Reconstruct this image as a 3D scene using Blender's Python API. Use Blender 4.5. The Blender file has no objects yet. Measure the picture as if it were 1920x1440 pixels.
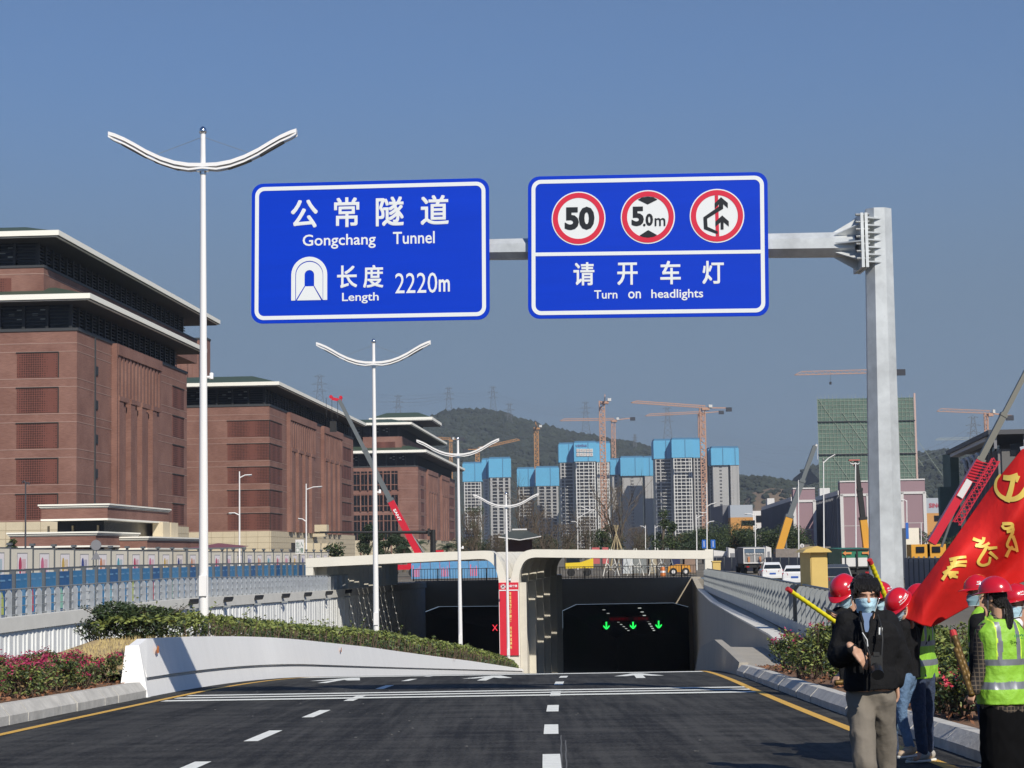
import bpy, bmesh, math, random
from mathutils import Vector, Matrix, noise
R = math.radians
random.seed(7)
scene = bpy.context.scene
COL = scene.collection

# ---------------------------------------------------------------- camera
F = 3600.0
PITCH = math.atan((1037 - 720) / F)
ROLL = 0.0157
CAMZ = 1.54
_f = Vector((0, math.cos(PITCH), math.sin(PITCH)))
_r0 = Vector((1, 0, 0)); _u0 = Vector((0, -math.sin(PITCH), math.cos(PITCH)))
_r = _r0 * math.cos(ROLL) - _u0 * math.sin(ROLL)
_u = _r0 * math.sin(ROLL) + _u0 * math.cos(ROLL)
cam_data = bpy.data.cameras.new('camera')
cam = bpy.data.objects.new('camera', cam_data)
COL.objects.link(cam)
M = Matrix((( _r.x, _u.x, -_f.x, 0), (_r.y, _u.y, -_f.y, 0), (_r.z, _u.z, -_f.z, CAMZ), (0, 0, 0, 1)))
cam.matrix_world = M
cam_data.sensor_width = 36.0
cam_data.lens = F / 1920 * 36.0
cam_data.clip_start = 0.5
cam_data.clip_end = 20000
scene.camera = cam

# ---------------------------------------------------------------- light
SUN_TO = Vector((0.42, -0.91, 0)).normalized()      # horizontal direction towards the sun
SUN_EL = R(38.5)
world = bpy.data.worlds.new('World'); scene.world = world
world.use_nodes = True
wn = world.node_tree; wn.nodes.clear()
wo = wn.nodes.new('ShaderNodeOutputWorld'); bg = wn.nodes.new('ShaderNodeBackground')
sky = wn.nodes.new('ShaderNodeTexSky'); sky.sky_type = 'NISHITA'; sky.sun_disc = False
sky.sun_elevation = SUN_EL
sky.sun_rotation = math.atan2(SUN_TO.x, SUN_TO.y)
sky.air_density = 1.0; sky.dust_density = 0.3; sky.ozone_density = 3.5; sky.altitude = 0
bg.inputs['Strength'].default_value = 0.055
# low haze layer of the sky: the colour settles to grey blue towards the horizon
tcw = wn.nodes.new('ShaderNodeTexCoord'); sep = wn.nodes.new('ShaderNodeSeparateXYZ'); wn.links.new(tcw.outputs['Generated'], sep.inputs[0])
hr = wn.nodes.new('ShaderNodeValToRGB'); hr.color_ramp.interpolation = 'EASE'
hr.color_ramp.elements[0].position = 0.0; hr.color_ramp.elements[0].color = (.97, .97, .97, 1)
hr.color_ramp.elements[1].position = .5; hr.color_ramp.elements[1].color = (0, 0, 0, 1)
e_ = hr.color_ramp.elements.new(.11); e_.color = (.88, .88, .88, 1); e_ = hr.color_ramp.elements.new(.27); e_.color = (.42, .42, .42, 1)
wn.links.new(sep.outputs['Z'], hr.inputs[0])
hm = wn.nodes.new('ShaderNodeMix'); hm.data_type = 'RGBA'; wn.links.new(hr.outputs[0], hm.inputs['Factor'])
tint = wn.nodes.new('ShaderNodeMix'); tint.data_type = 'RGBA'; tint.blend_type = 'MULTIPLY'; tint.inputs['Factor'].default_value = 1
wn.links.new(sky.outputs[0], tint.inputs[6]); tint.inputs[7].default_value = (.75, 1.08, 1.5, 1)
wn.links.new(tint.outputs[2], hm.inputs[6]); hm.inputs[7].default_value = (2.55, 3.48, 4.7, 1)
wn.links.new(hm.outputs[2], bg.inputs[0]); wn.links.new(bg.outputs[0], wo.inputs[0])
sd = bpy.data.lights.new('sun', 'SUN'); sd.energy = 4.0; sd.angle = R(0.53); sd.color = (1.0, 0.945, 0.84)
so = bpy.data.objects.new('sun', sd); COL.objects.link(so)
_sd = Vector((SUN_TO.x * math.cos(SUN_EL), SUN_TO.y * math.cos(SUN_EL), math.sin(SUN_EL)))
so.rotation_euler = _sd.to_track_quat('Z', 'Y').to_euler()
so.location = (0, 0, 60)
scene.view_settings.view_transform = 'Standard'
scene.view_settings.look = 'None'
scene.view_settings.exposure = 0.3
scene.view_settings.gamma = 1.0
scene.view_settings.use_curve_mapping = False

# ---------------------------------------------------------------- measuring
def at(px, py, Y):
    """world point on the vertical plane at distance Y seen at that place of the 1920x1440 photograph"""
    d = _f * F + _r * (px - 960) + _u * (720 - py)
    t = Y / d.y
    return Vector((d.x * t, Y, CAMZ + d.z * t))
def zroad(Y):
    if Y < 40: return -.031 * Y
    if Y < 60: return -1.24 - .031 * (Y - 40) - .0008 * (Y - 40) ** 2
    return -2.18 - .0645 * (Y - 60)
def lerpt(t, tab):
    if t <= tab[0][0]: return tab[0][1]
    for (a, b), (c, d) in zip(tab, tab[1:]):
        if t <= c: return b + (d - b) * (t - a) / (c - a)
    return tab[-1][1]
_SL = [(0, .01), (20, .015), (40, .035), (60, .065), (90, .09), (400, .09)]
_XR = [(-60, 0.0)]
_x = 0.1; 
for _i in range(-60, 420):
    if _i >= 0: _x += lerpt(_i, _SL)
    _XR.append((_i + 1, _x if _i >= 0 else .1))
def xr(Y):
    i = int(math.floor(Y)) + 60
    i = max(0, min(i, len(_XR) - 2)); t = Y - _XR[i][0]
    return _XR[i][1] + (_XR[i + 1][1] - _XR[i][1]) * t
RL = lambda Y: xr(Y) - 8.1                     # foot of the median parapet / left kerb
RR = lambda Y: xr(Y) + 4.25                    # right kerb
MW = lambda Y: lerpt(Y, [(20, 3.6), (45, 3.3), (141, 1.9), (400, 1.9)])
ML = lambda Y: RL(Y) - MW(Y)                   # left side of the median
LW = lambda Y: -27.3 + .097 * Y                # left trench wall
RW = lambda Y: lerpt(Y, [(48, 6.85), (141, 13.3), (190, 17.4), (400, 36.3)])
LTOP = lambda Y: CAMZ + lerpt(Y, [(60, -2.3), (75, -2.22), (101, -2.1), (141, -2.5), (190, -2.7)])
RTOP = lambda Y: CAMZ + lerpt(Y, [(48, -2.62), (57, -2.55), (84, -2.8), (110, -3.0), (141, -2.86), (190, -2.7)])
MZ = lambda Y: lerpt(Y, [(38, -.75), (47, -.36), (79, -2.3), (114, -4.85), (138, -6.7), (142, -7.0)])
G = -1.16
LANDZ = lambda Y: max(G, zroad(Y) - .2)

# ---------------------------------------------------------------- materials
_mats = {}
def mat(name, col, rough=.7, metal=0.0, var=0.0, vscale=3.0, bump=0.0, bscale=20.0, emit=None, spec=None, stretch=None, col2=None, coat=0):
    if name in _mats: return _mats[name]
    m = bpy.data.materials.new(name); m.use_nodes = True
    nt = m.node_tree; b = nt.nodes['Principled BSDF']
    b.inputs['Base Color'].default_value = (*col, 1); b.inputs['Roughness'].default_value = rough
    b.inputs['Metallic'].default_value = metal
    if coat: b.inputs['Coat Weight'].default_value = coat; b.inputs['Coat Roughness'].default_value = .08
    if spec is not None: b.inputs['Specular IOR Level'].default_value = spec
    if emit:
        b.inputs['Emission Color'].default_value = (*emit[0], 1); b.inputs['Emission Strength'].default_value = emit[1]
    tc = None
    def coords():
        t = nt.nodes.new('ShaderNodeTexCoord'); mp = nt.nodes.new('ShaderNodeMapping')
        nt.links.new(t.outputs['Object'], mp.inputs[0])
        if stretch: mp.inputs['Scale'].default_value = stretch
        return mp.outputs[0]
    if var or col2:
        tc = coords()
        n = nt.nodes.new('ShaderNodeTexNoise'); n.inputs['Scale'].default_value = vscale
        n.inputs['Detail'].default_value = 6; n.inputs['Roughness'].default_value = .65
        nt.links.new(tc, n.inputs['Vector'])
        rp = nt.nodes.new('ShaderNodeValToRGB')
        rp.color_ramp.elements[0].position = .3; rp.color_ramp.elements[1].position = .7
        c2 = col2 or tuple(min(1, c * (1 + var)) for c in col)
        c1 = col if col2 else tuple(c * (1 - var) for c in col)
        rp.color_ramp.elements[0].color = (*c1, 1); rp.color_ramp.elements[1].color = (*c2, 1)
        nt.links.new(n.outputs['Fac'], rp.inputs[0]); nt.links.new(rp.outputs[0], b.inputs['Base Color'])
    if bump:
        tc = tc or coords()
        n = nt.nodes.new('ShaderNodeTexNoise'); n.inputs['Scale'].default_value = bscale; n.inputs['Detail'].default_value = 5
        nt.links.new(tc, n.inputs['Vector'])
        bp = nt.nodes.new('ShaderNodeBump'); bp.inputs['Strength'].default_value = bump; bp.inputs['Distance'].default_value = .05
        nt.links.new(n.outputs['Fac'], bp.inputs['Height']); nt.links.new(bp.outputs[0], b.inputs['Normal'])
    _mats[name] = m
    return m

# ---------------------------------------------------------------- mesh builder
ORG = {}
class MB:
    def __init__(s): s.v = []; s.f = []; s.m = []; s.mi = 0
    def poly(s, pts):
        i = len(s.v); s.v += [Vector(p) for p in pts]; s.f.append(tuple(range(i, i + len(pts)))); s.m.append(s.mi); return s
    def add(s, vs, fs):
        i = len(s.v); s.v += [Vector(p) for p in vs]
        for f in fs: s.f.append(tuple(i + k for k in f)); s.m.append(s.mi)
        return s
    def hexa(s, p):
        return s.add(p, [(0, 3, 2, 1), (4, 5, 6, 7), (0, 1, 5, 4), (1, 2, 6, 5), (2, 3, 7, 6), (3, 0, 4, 7)])
    def box(s, x0, y0, z0, x1, y1, z1):
        return s.hexa([(x0, y0, z0), (x1, y0, z0), (x1, y1, z0), (x0, y1, z0), (x0, y0, z1), (x1, y0, z1), (x1, y1, z1), (x0, y1, z1)])
    def fbox(s, fr, u0, u1, v0, v1, z0, z1):
        P = fr
        return s.hexa([P(u0, v0, z0), P(u1, v0, z0), P(u1, v1, z0), P(u0, v1, z0), P(u0, v0, z1), P(u1, v0, z1), P(u1, v1, z1), P(u0, v1, z1)])
    def bar(s, p, q, w, h=None, up=(0, 0, 1)):
        p = Vector(p); q = Vector(q); h = h or w; d = (q - p).normalized(); up = Vector(up)
        if abs(d.dot(up)) > .99: up = Vector((0, 1, 0))
        a = d.cross(up).normalized() * (w / 2); b = a.cross(d).normalized() * (h / 2)
        return s.hexa([p - a - b, p + a - b, p + a + b, p - a + b, q - a - b, q + a - b, q + a + b, q - a + b])
    def tube(s, p, q, r0, r1=None, n=8, cap=True, rot=0.0):
        p = Vector(p); q = Vector(q); r1 = r0 if r1 is None else r1; d = (q - p).normalized()
        up = Vector((0, 0, 1)) if abs(d.z) < .99 else Vector((0, 1, 0))
        a = d.cross(up).normalized(); b = a.cross(d)
        vs = []
        for k in range(n):
            t = 2 * math.pi * (k + rot) / n; o = a * math.cos(t) + b * math.sin(t)
            vs += [p + o * r0, q + o * r1]
        fs = [(2 * k, 2 * ((k + 1) % n), 2 * ((k + 1) % n) + 1, 2 * k + 1) for k in range(n)]
        if cap: fs += [tuple(2 * k for k in reversed(range(n))), tuple(2 * k + 1 for k in range(n))]
        return s.add(vs, fs)
    def path(s, pts, rs, n=8):
        pts = [Vector(p) for p in pts]; vs = []; N = len(pts)
        if not hasattr(rs, '__len__'): rs = [rs] * N
        for i, p in enumerate(pts):
            d = (pts[min(i + 1, N - 1)] - pts[max(i - 1, 0)]).normalized()
            up = Vector((0, 0, 1)) if abs(d.z) < .95 else Vector((0, 1, 0))
            a = d.cross(up).normalized(); b = a.cross(d)
            for k in range(n):
                t = 2 * math.pi * k / n; vs.append(p + (a * math.cos(t) + b * math.sin(t)) * rs[i])
        fs = [(i * n + k, i * n + (k + 1) % n, (i + 1) * n + (k + 1) % n, (i + 1) * n + k) for i in range(N - 1) for k in range(n)]
        fs += [tuple(reversed(range(n))), tuple((N - 1) * n + k for k in range(n))]
        return s.add(vs, fs)
    def lathe(s, c, prof, n=16, sx=1, sy=1):
        c = Vector(c); vs = []
        for r, z in prof:
            for k in range(n):
                t = 2 * math.pi * k / n; vs.append(c + Vector((r * sx * math.cos(t), r * sy * math.sin(t), z)))
        N = len(prof)
        fs = [(i * n + k, i * n + (k + 1) % n, (i + 1) * n + (k + 1) % n, (i + 1) * n + k) for i in range(N - 1) for k in range(n)]
        fs += [tuple(reversed(range(n))), tuple((N - 1) * n + k for k in range(n))]
        return s.add(vs, fs)
    def prism(s, pts, d):
        """polygon pts extruded by the vector d"""
        d = Vector(d); n = len(pts); a = [Vector(p) for p in pts]
        fs = [tuple(range(n)), tuple(n + k for k in reversed(range(n)))] + [(k, n + k, n + (k + 1) % n, (k + 1) % n) for k in range(n)]
        return s.add(a + [p + d for p in a], fs)
    def loft(s, secs, close=False, caps=False):
        n = len(secs[0]); vs = [p for sec in secs for p in sec]; fs = []
        for i in range(len(secs) - 1):
            for k in range(n if close else n - 1):
                fs.append((i * n + k, i * n + (k + 1) % n, (i + 1) * n + (k + 1) % n, (i + 1) * n + k))
        if caps: fs += [tuple(reversed(range(n))), tuple((len(secs) - 1) * n + k for k in range(n))]
        return s.add(vs, fs)
    def build(s, name, mats, parent=None, origin=None, smooth=False, recalc=True):
        if parent is not None: o0 = ORG[parent.name]
        elif origin is not None: o0 = Vector(origin)
        else:
            xs = [p.x for p in s.v]; ys = [p.y for p in s.v]; zs = [p.z for p in s.v]
            o0 = Vector(((min(xs) + max(xs)) / 2, (min(ys) + max(ys)) / 2, min(zs)))
        me = bpy.data.meshes.new(name)
        me.from_pydata([p - o0 for p in s.v], [], s.f)
        if not isinstance(mats, (list, tuple)): mats = [mats]
        for m in mats: me.materials.append(m)
        if len(mats) > 1: me.polygons.foreach_set('material_index', s.m)
        if recalc and len(s.f) < 60000:
            b = bmesh.new(); b.from_mesh(me); bmesh.ops.recalc_face_normals(b, faces=b.faces); b.to_mesh(me); b.free()
        if smooth: me.polygons.foreach_set('use_smooth', [True] * len(me.polygons))
        me.update()
        o = bpy.data.objects.new(name, me); COL.objects.link(o)
        if parent is not None: o.parent = parent; ORG[o.name] = o0
        else: o.location = o0; ORG[o.name] = o0
        return o
def tag(o, label=None, cat=None, group=None, kind=None):
    if label: o['label'] = label
    if cat: o['category'] = cat
    if group: o['group'] = group
    if kind: o['kind'] = kind
    return o
def thing(name, label, cat, loc, group=None):
    o = bpy.data.objects.new(name, None); COL.objects.link(o); o.location = loc; ORG[o.name] = Vector(loc)
    o.empty_display_size = .3
    return tag(o, label, cat, group)
def ordinal(n):
    u = ('', 'first', 'second', 'third', 'fourth', 'fifth', 'sixth', 'seventh', 'eighth', 'ninth', 'tenth', 'eleventh', 'twelfth', 'thirteenth', 'fourteenth', 'fifteenth', 'sixteenth', 'seventeenth', 'eighteenth', 'nineteenth')
    if n < 20: return u[n]
    t = {2: 'twent', 3: 'thirt', 4: 'fort', 5: 'fift'}[n // 10]
    return t + 'ieth' if n % 10 == 0 else t + 'y-' + u[n % 10]
def copy_tree(o, loc=None, rz=None, label=None, scale=None):
    def rec(a, par):
        c = a.copy(); COL.objects.link(c)
        if par is not None: c.parent = par
        for ch in list(a.children): rec(ch, c)
        return c
    c = rec(o, None)
    if loc is not None: c.location = loc; ORG[c.name] = Vector(loc)
    if rz is not None: c.rotation_euler = (0, 0, rz)
    if scale is not None: c.scale = scale if hasattr(scale, '__len__') else (scale,) * 3
    if label: c['label'] = label
    return c
def frame(C, m):
    """local axes: u runs away from the camera, v to the left"""
    U = Vector((m, 1, 0)).normalized(); V = Vector((-U.y, U.x, 0)); C = Vector(C)
    return lambda u, v, z: Vector((C.x + U.x * u + V.x * v, C.y + U.y * u + V.y * v, z))
# ---------------------------------------------------------------- lettering
_tc = {}
def glyphs(s, weight=0.0):
    k = (s, weight)
    if k in _tc: return _tc[k]
    cu = bpy.data.curves.new('t', 'FONT'); cu.body = s; cu.offset = weight; cu.resolution_u = 3
    ob = bpy.data.objects.new('t', cu); COL.objects.link(ob)
    dg = bpy.context.evaluated_depsgraph_get(); me = bpy.data.meshes.new_from_object(ob.evaluated_get(dg))
    vs = [(v.co.x, v.co.y) for v in me.vertices]; fs = [tuple(p.vertices) for p in me.polygons]
    bpy.data.objects.remove(ob); bpy.data.curves.remove(cu); bpy.data.meshes.remove(me)
    xs = [v[0] for v in vs]; ys = [v[1] for v in vs]
    x0, x1, y0, y1 = min(xs), max(xs), min(ys), max(ys)
    vs = [((x - x0) / max(x1 - x0, 1e-6), (y - y0) / max(y1 - y0, 1e-6)) for x, y in vs]
    _tc[k] = (vs, fs); return _tc[k]
def text(mb, s, P, u0, v0, u1, v1, weight=0.0, bold=0.0):
    """lettering filling the box u0..u1 (left to right), v0 (bottom)..v1 (top) of the surface P(u, v); bold thickens the strokes"""
    vs, fs = glyphs(s, 0 if bold else weight)
    du = abs(u1 - u0); dv = abs(v1 - v0); o = P(u0, v0)
    N = (P(u1, v0) - o).cross(P(u0, v1) - o).normalized()
    if N.dot(Vector((0, -1, .0))) < 0 and abs(N.y) > .2: N = -N
    sh = [(0, 0)] if not bold else [(-1, -1), (1, -1), (-1, 1), (1, 1), (0, 0)]
    b = bold
    for k, (i, j) in enumerate(sh):
        mb.add([P(u0 + (u1 - u0) * (b + a * (1 - 2 * b) + i * b), v0 + (v1 - v0) * (b + c * (1 - 2 * b) + j * b)) + N * (.0006 * k) for a, c in vs], fs)
# ================================================================ SETTING
def asphalt():
    m = mat('asphalt', (.022, .024, .027), .82, bump=.25, bscale=60)
    nt = m.node_tree; b = nt.nodes['Principled BSDF']
    tc = nt.nodes.new('ShaderNodeTexCoord')
    def nz(scale, st, det=5):
        mp = nt.nodes.new('ShaderNodeMapping'); mp.inputs['Scale'].default_value = st
        n = nt.nodes.new('ShaderNodeTexNoise'); n.inputs['Scale'].default_value = scale; n.inputs['Detail'].default_value = det
        nt.links.new(tc.outputs['Object'], mp.inputs[0]); nt.links.new(mp.outputs[0], n.inputs['Vector']); return n
    a = nz(1.2, (.5, 1.6, 1)); c = nz(26, (1, .5, 1), 3); d = nz(.35, (4, .35, 1)); e = nz(2.2, (3.5, .12, 1), 6)
    mx = nt.nodes.new('ShaderNodeMath'); mx.operation = 'ADD'; nt.links.new(a.outputs[0], mx.inputs[0]); nt.links.new(c.outputs[0], mx.inputs[1])
    mx2 = nt.nodes.new('ShaderNodeMath'); mx2.operation = 'ADD'; nt.links.new(mx.outputs[0], mx2.inputs[0]); nt.links.new(d.outputs[0], mx2.inputs[1])
    mx3 = nt.nodes.new('ShaderNodeMath'); mx3.operation = 'ADD'; nt.links.new(mx2.outputs[0], mx3.inputs[0]); nt.links.new(e.outputs[0], mx3.inputs[1])
    dv = nt.nodes.new('ShaderNodeMath'); dv.operation = 'MULTIPLY'; dv.inputs[1].default_value = .25; nt.links.new(mx3.outputs[0], dv.inputs[0])
    rp = nt.nodes.new('ShaderNodeValToRGB'); rp.color_ramp.elements[0].position = .43; rp.color_ramp.elements[1].position = .57
    rp.color_ramp.elements[0].color = (.0125, .012, .011, 1); rp.color_ramp.elements[1].color = (.056, .054, .049, 1)
    nt.links.new(dv.outputs[0], rp.inputs[0]); nt.links.new(rp.outputs[0], b.inputs['Base Color'])
    return m
m_asph = asphalt(); m_asph.node_tree.nodes['Principled BSDF'].inputs['Specular IOR Level'].default_value = .25
m_paint = mat('road_paint_white', (.74, .74, .68), .7, var=.12, vscale=9)
m_yellow = mat('road_paint_yellow', (.62, .36, .06), .7, var=.12, vscale=9)
m_conc = mat('pale_concrete', (.62, .6, .55), .75, var=.07, vscale=1.2, bump=.1)
m_white = mat('white_painted_concrete', (.8, .79, .77), .6, var=.035, vscale=1.6, bump=.06, bscale=6, stretch=(1, 1.4, .25))
m_cream = mat('cream_painted_concrete', (.7, .66, .57), .6, var=.05, vscale=.6)
m_gconc = mat('grey_concrete', (.34, .31, .26), .8, var=.12, vscale=.7, bump=.1)
m_kerb = mat('kerb_stone', (.48, .46, .42), .8, var=.2, vscale=3.0, bump=.2)
m_soil = mat('dry_soil', (.16, .085, .045), .95, var=.5, vscale=5, bump=.8, bscale=18)
m_dgrass = mat('dry_grass_soil', (.36, .26, .13), .95, var=.5, vscale=4, bump=.8, bscale=24)
m_land = mat('land', (.14, .12, .09), .95, var=.3, vscale=.08)

def strip(mb, fa, fb, za, zb, Ys, d=0.0):
    """ribbon between the lines x=fa(Y), x=fb(Y)"""
    mb.loft([[Vector((fa(y), y, za(y) + d)), Vector((fb(y), y, zb(y) + d))] for y in Ys])
rng = lambda a, b, n: [a + (b - a) * i / (n - 1) for i in range(n)]

mb = MB(); YR = [-50, -20, -5] + rng(0, 60, 61) + rng(62, 340, 60)
mb.loft([[Vector((RL(y) - .15 + (RR(y) - RL(y) + .3) * t, y, zroad(y))) for t in (0, .25, .5, .75, 1)] for y in YR])
tag(mb.build('road', m_asph, origin=(0, 0, 0)), 'dark asphalt road running down to the right tunnel mouth', kind='structure')
mb = MB(); YR2 = rng(30, 60, 31) + rng(62, 340, 60)
mb.loft([[Vector((LW(y), y, zroad(y))), Vector((ML(y) + .1, y, zroad(y)))] for y in YR2])
tag(mb.build('side_road', m_asph, origin=(0, 0, 0)), 'sunken road leading to the left tunnel mouth', kind='structure')

# markings
mb = MB(); mb.mi = 0
def mark(x0, x1, y0, y1, dx=None, n=3, f=xr, dz=.006):
    ys = rng(y0, y1, n)
    mb.loft([[Vector((f(y) + x0, y, zroad(y) + dz)), Vector((f(y) + x1, y, zroad(y) + dz))] for y in ys])
y = 19.0
for k in range(12):                      # right lane line: short dashes
    mark(-.075 - .02, .075 + .02, 14.6 + k * 5.6 - 1.05, 14.6 + k * 5.6 + 1.05)
for k in range(12):
    mark(-3.75 - .09, -3.75 + .09, 14.35 + k * 5.5 - 1.1, 14.35 + k * 5.5 + 1.1)
for a, w in ((36.1, .55), (37.3, .5), (38.4, .5)):
    mark(-7.35, 3.75, a, a + w, n=2, dz=.010)
mark(-7.3, 3.7, 52.6, 54.6, n=3, dz=.010)
def arrow(xc, y0):
    P = lambda x, y: Vector((xr(y) + xc + x, y, zroad(y) + .008))
    mb.loft([[P(-.11, yy), P(.11, yy)] for yy in rng(y0, y0 + 3.1, 4)])
    mb.poly([P(-.62, y0 + 2.2), P(-.3, y0 + 2.2), P(-.11, y0 + 3.1), P(.11, y0 + 3.1), P(.3, y0 + 2.2), P(.62, y0 + 2.2), P(.12, y0 + 6), P(-.12, y0 + 6)])
for xc in (-5.62, -1.87, 1.87): arrow(xc, 45.5)
mb.mi = 1
ys = rng(8, 62, 40)
mb.loft([[Vector((xr(y) + 3.75, y, zroad(y) + .005)), Vector((xr(y) + 3.9, y, zroad(y) + .005))] for y in ys])
mb.loft([[Vector((xr(y) - 7.6, y, zroad(y) + .005)), Vector((xr(y) - 7.45, y, zroad(y) + .005))] for y in ys])
mb.mi = 2
for x0, x1, ya, yb in ((.085, .12, 18.4, 24.5), (.12, .17, 17.4, 23.5)):
    mb.loft([[Vector((xr(y) + x0 + (x1 - x0) * k / 11 + .004 * math.sin(k * 1.7), y, zroad(y) + .0045)), Vector((xr(y) + x0 + (x1 - x0) * k / 11 + .004 * math.sin(k * 1.7) + .016, y, zroad(y) + .0045))] for k, y in enumerate(rng(ya, yb, 12))])
random.seed(15)
for k in range(70):
    y = random.uniform(13, 40); x = random.uniform(-6.8, 3.4); s_ = random.uniform(.004, .011); c_ = Vector((xr(y) + x, y, zroad(y))); mb.box(c_.x - s_, c_.y - s_, c_.z - .01, c_.x + s_ * 1.6, c_.y + s_, c_.z + s_)
tag(mb.build('road_markings', [m_paint, m_yellow, mat('pale_grit', (.1, .1, .098), .9)], origin=(0, 0, 0)), 'white and yellow painted road lines and arrows', kind='structure')

# land around the trench
mb = MB()
YA = [-60, -20, 0, 10, 20, 30, 38, 48, 56, 60, 75, 100, 141, 190]
mb.loft([[Vector((-5000, y, G)), Vector((-300, y, G)), Vector((LW(y) - .4, y, G))] for y in YA])
mb.loft([[Vector(((RW(y) + .9 if y > 47 else RR(y) + 2.2), y, LANDZ(y) + (-.12 if y > 47 else 0))), Vector((60, y, LANDZ(y) - .12)), Vector((5000, y, LANDZ(y) - .12))] for y in YA])
mb.loft([[Vector((x, y, G)) for x in (-5000, -800, -200, 0, 200, 800, 5000)] for y in (191, 400, 1000, 3000, 4600)])
tag(mb.build('ground', m_land, origin=(0, 0, 0)), kind='structure')

# soil beds
mb = MB(); Ys = rng(6, 47, 30)
def bedz(y, t): return zroad(y) + .27 + t * lerpt(y, [(20, .25), (39, .3), (47, .9)]) + .05 * noise.noise(Vector((t * 7, y * .9, 0)))
mb.loft([[Vector((RL(y) - .28 - t * 4.5, y, bedz(y, t * .8) if t < .9 else zroad(y) - .1)) for t in (0, .15, .3, .45, .6, .8, 1)] for y in Ys])
tag(mb.build('soil_bed', m_soil, origin=(0, 0, 0)), 'brown soil of the roadside bed under the pink flowers', kind='structure')
mb = MB(); Ys = rng(38.5, 142, 80)
mb.loft([[Vector((RL(y) - .32 - t * (MW(y) - .5), y, MZ(y) + .04 * noise.noise(Vector((t * 5, y, 3))))) for t in (0, .3, .6, 1)] for y in Ys])
tag(mb.build('median_ground', m_dgrass, origin=(0, 0, 0)), 'dry grass and soil of the raised median', kind='structure')
mb = MB(); Ys = rng(3, 47.8, 40)
mb.loft([[Vector((RR(y) + .3 + t * 2.6, y, zroad(y) + .2 + .05 * noise.noise(Vector((t * 6, y, 9))))) for t in (0, .2, .4, .6, .8, 1)] for y in Ys])
tag(mb.build('planting_strip', m_soil, origin=(0, 0, 0)), 'mulched soil strip beside the right kerb', kind='structure')

# kerbs, cut stone by stone
def kerb(f, side, y0, y1, h, name, label):
    mb = MB(); y = y0; k = 0
    while y < y1:
        a, b = y + .008, min(y + .99, y1)
        j = random.uniform(-.012, .012)
        sec = lambda yy: [Vector((f(yy) + side * d + side * j, yy, zroad(yy) + z)) for d, z in ((0, -.05), (0, h * .45), (.13, h), (.3, h), (.3, -.05))]
        mb.loft([sec(a), sec(b)], close=True, caps=True)
        y += 1.0
    return tag(mb.build(name, m_kerb), label, kind='structure')
kerb(RL, -1, 8, 38.6, .3, 'kerb', 'pale stone kerb in front of the pink flower bed')
kerb(RR, 1, 4, 47.5, .24, 'kerb', 'stone kerb along the right planting strip')

# ---------------------------------------------------------------- median parapet
def parapet():
    root = thing('parapet', 'long white concrete parapet curving down beside the road towards the tunnel', 'parapet', (RL(39), 38.6, zroad(39)))
    Ys = rng(38.6, 60, 30) + rng(62, 141, 50)
    H = lambda y: lerpt(y, [(38.6, 1.02), (39.0, 1.14), (73, 1.12), (110, .85), (141, .55)])
    mb = MB()
    mb.loft([[Vector((RL(y) - d, y, zroad(y) + z)) for d, z in ((.05, .385), (.22, H(y)), (.42, H(y)), (.5, -.1), (.2, -.1), (.2, .385))] for y in Ys], close=True, caps=True)
    mb.build('barrier_wall', m_white, root)
    mb = MB()
    mb.loft([[Vector((RL(y) - d, y, zroad(y) + z)) for d, z in ((0, -.05), (.085, .315), (.197, .315), (.197, -.05))] for y in Ys], close=True, caps=True)
    mb.build('base_step', m_white, root)
    # sloped end block
    mb = MB(); y = 38.6; x = RL(y); z = zroad(y)
    mb.hexa([(x - .5, y - .55, z), (x + .02, y - .25, z), (x + .02, y - .004, z), (x - .5, y - .004, z),
             (x - .46, y - .1, z + 1.02), (x - .2, y - .06, z + 1.02), (x - .2, y - .004, z + 1.02), (x - .46, y - .004, z + 1.02)])
    mb.build('end_block', m_white, root)
    mb = MB()
    for yy in (39.7, 66, 100):
        xx, zz = RL(yy) - .12, zroad(yy) + .78
        mb.poly([(xx + .03, yy, zz + .05), (xx + .03, yy + .2, zz + .06), (xx + .02, yy + .28, zz + .18), (xx + .02, yy + .1, zz + .22), (xx + .02, yy - .05, zz + .13)])
    mb.build('painted_mark', mat('orange_paint', (.6, .2, .06), .8), root)
parapet()
# right low barrier
root = thing('low_barrier', 'low grey concrete barrier rising from the right kerb to the tunnel wall', 'barrier', (RR(47), 47, zroad(47)))
mb = MB(); Ys = rng(47.5, 62, 16) + rng(65, 190, 40)
H = lambda y: lerpt(y, [(47.5, .3), (52, .55), (60, .95), (75, 1.0), (110, .8), (141, .6)])
mb.loft([[Vector((RR(y) + d, y, zroad(y) + z)) for d, z in ((0, -.05), (.08, H(y)), (.3, H(y)), (.3, -.05))] for y in Ys], close=True, caps=True)
mb.build('barrier_wall', m_gconc, root)
mb = MB()
mb.loft([[Vector((RR(y) + .305, y, zroad(y) + H(y) - .22)), Vector((RW(y) - .02, y, zroad(y) + H(y) - .26))] for y in Ys if y < 141])
mb.build('paved_ledge', m_gconc, root)

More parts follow.
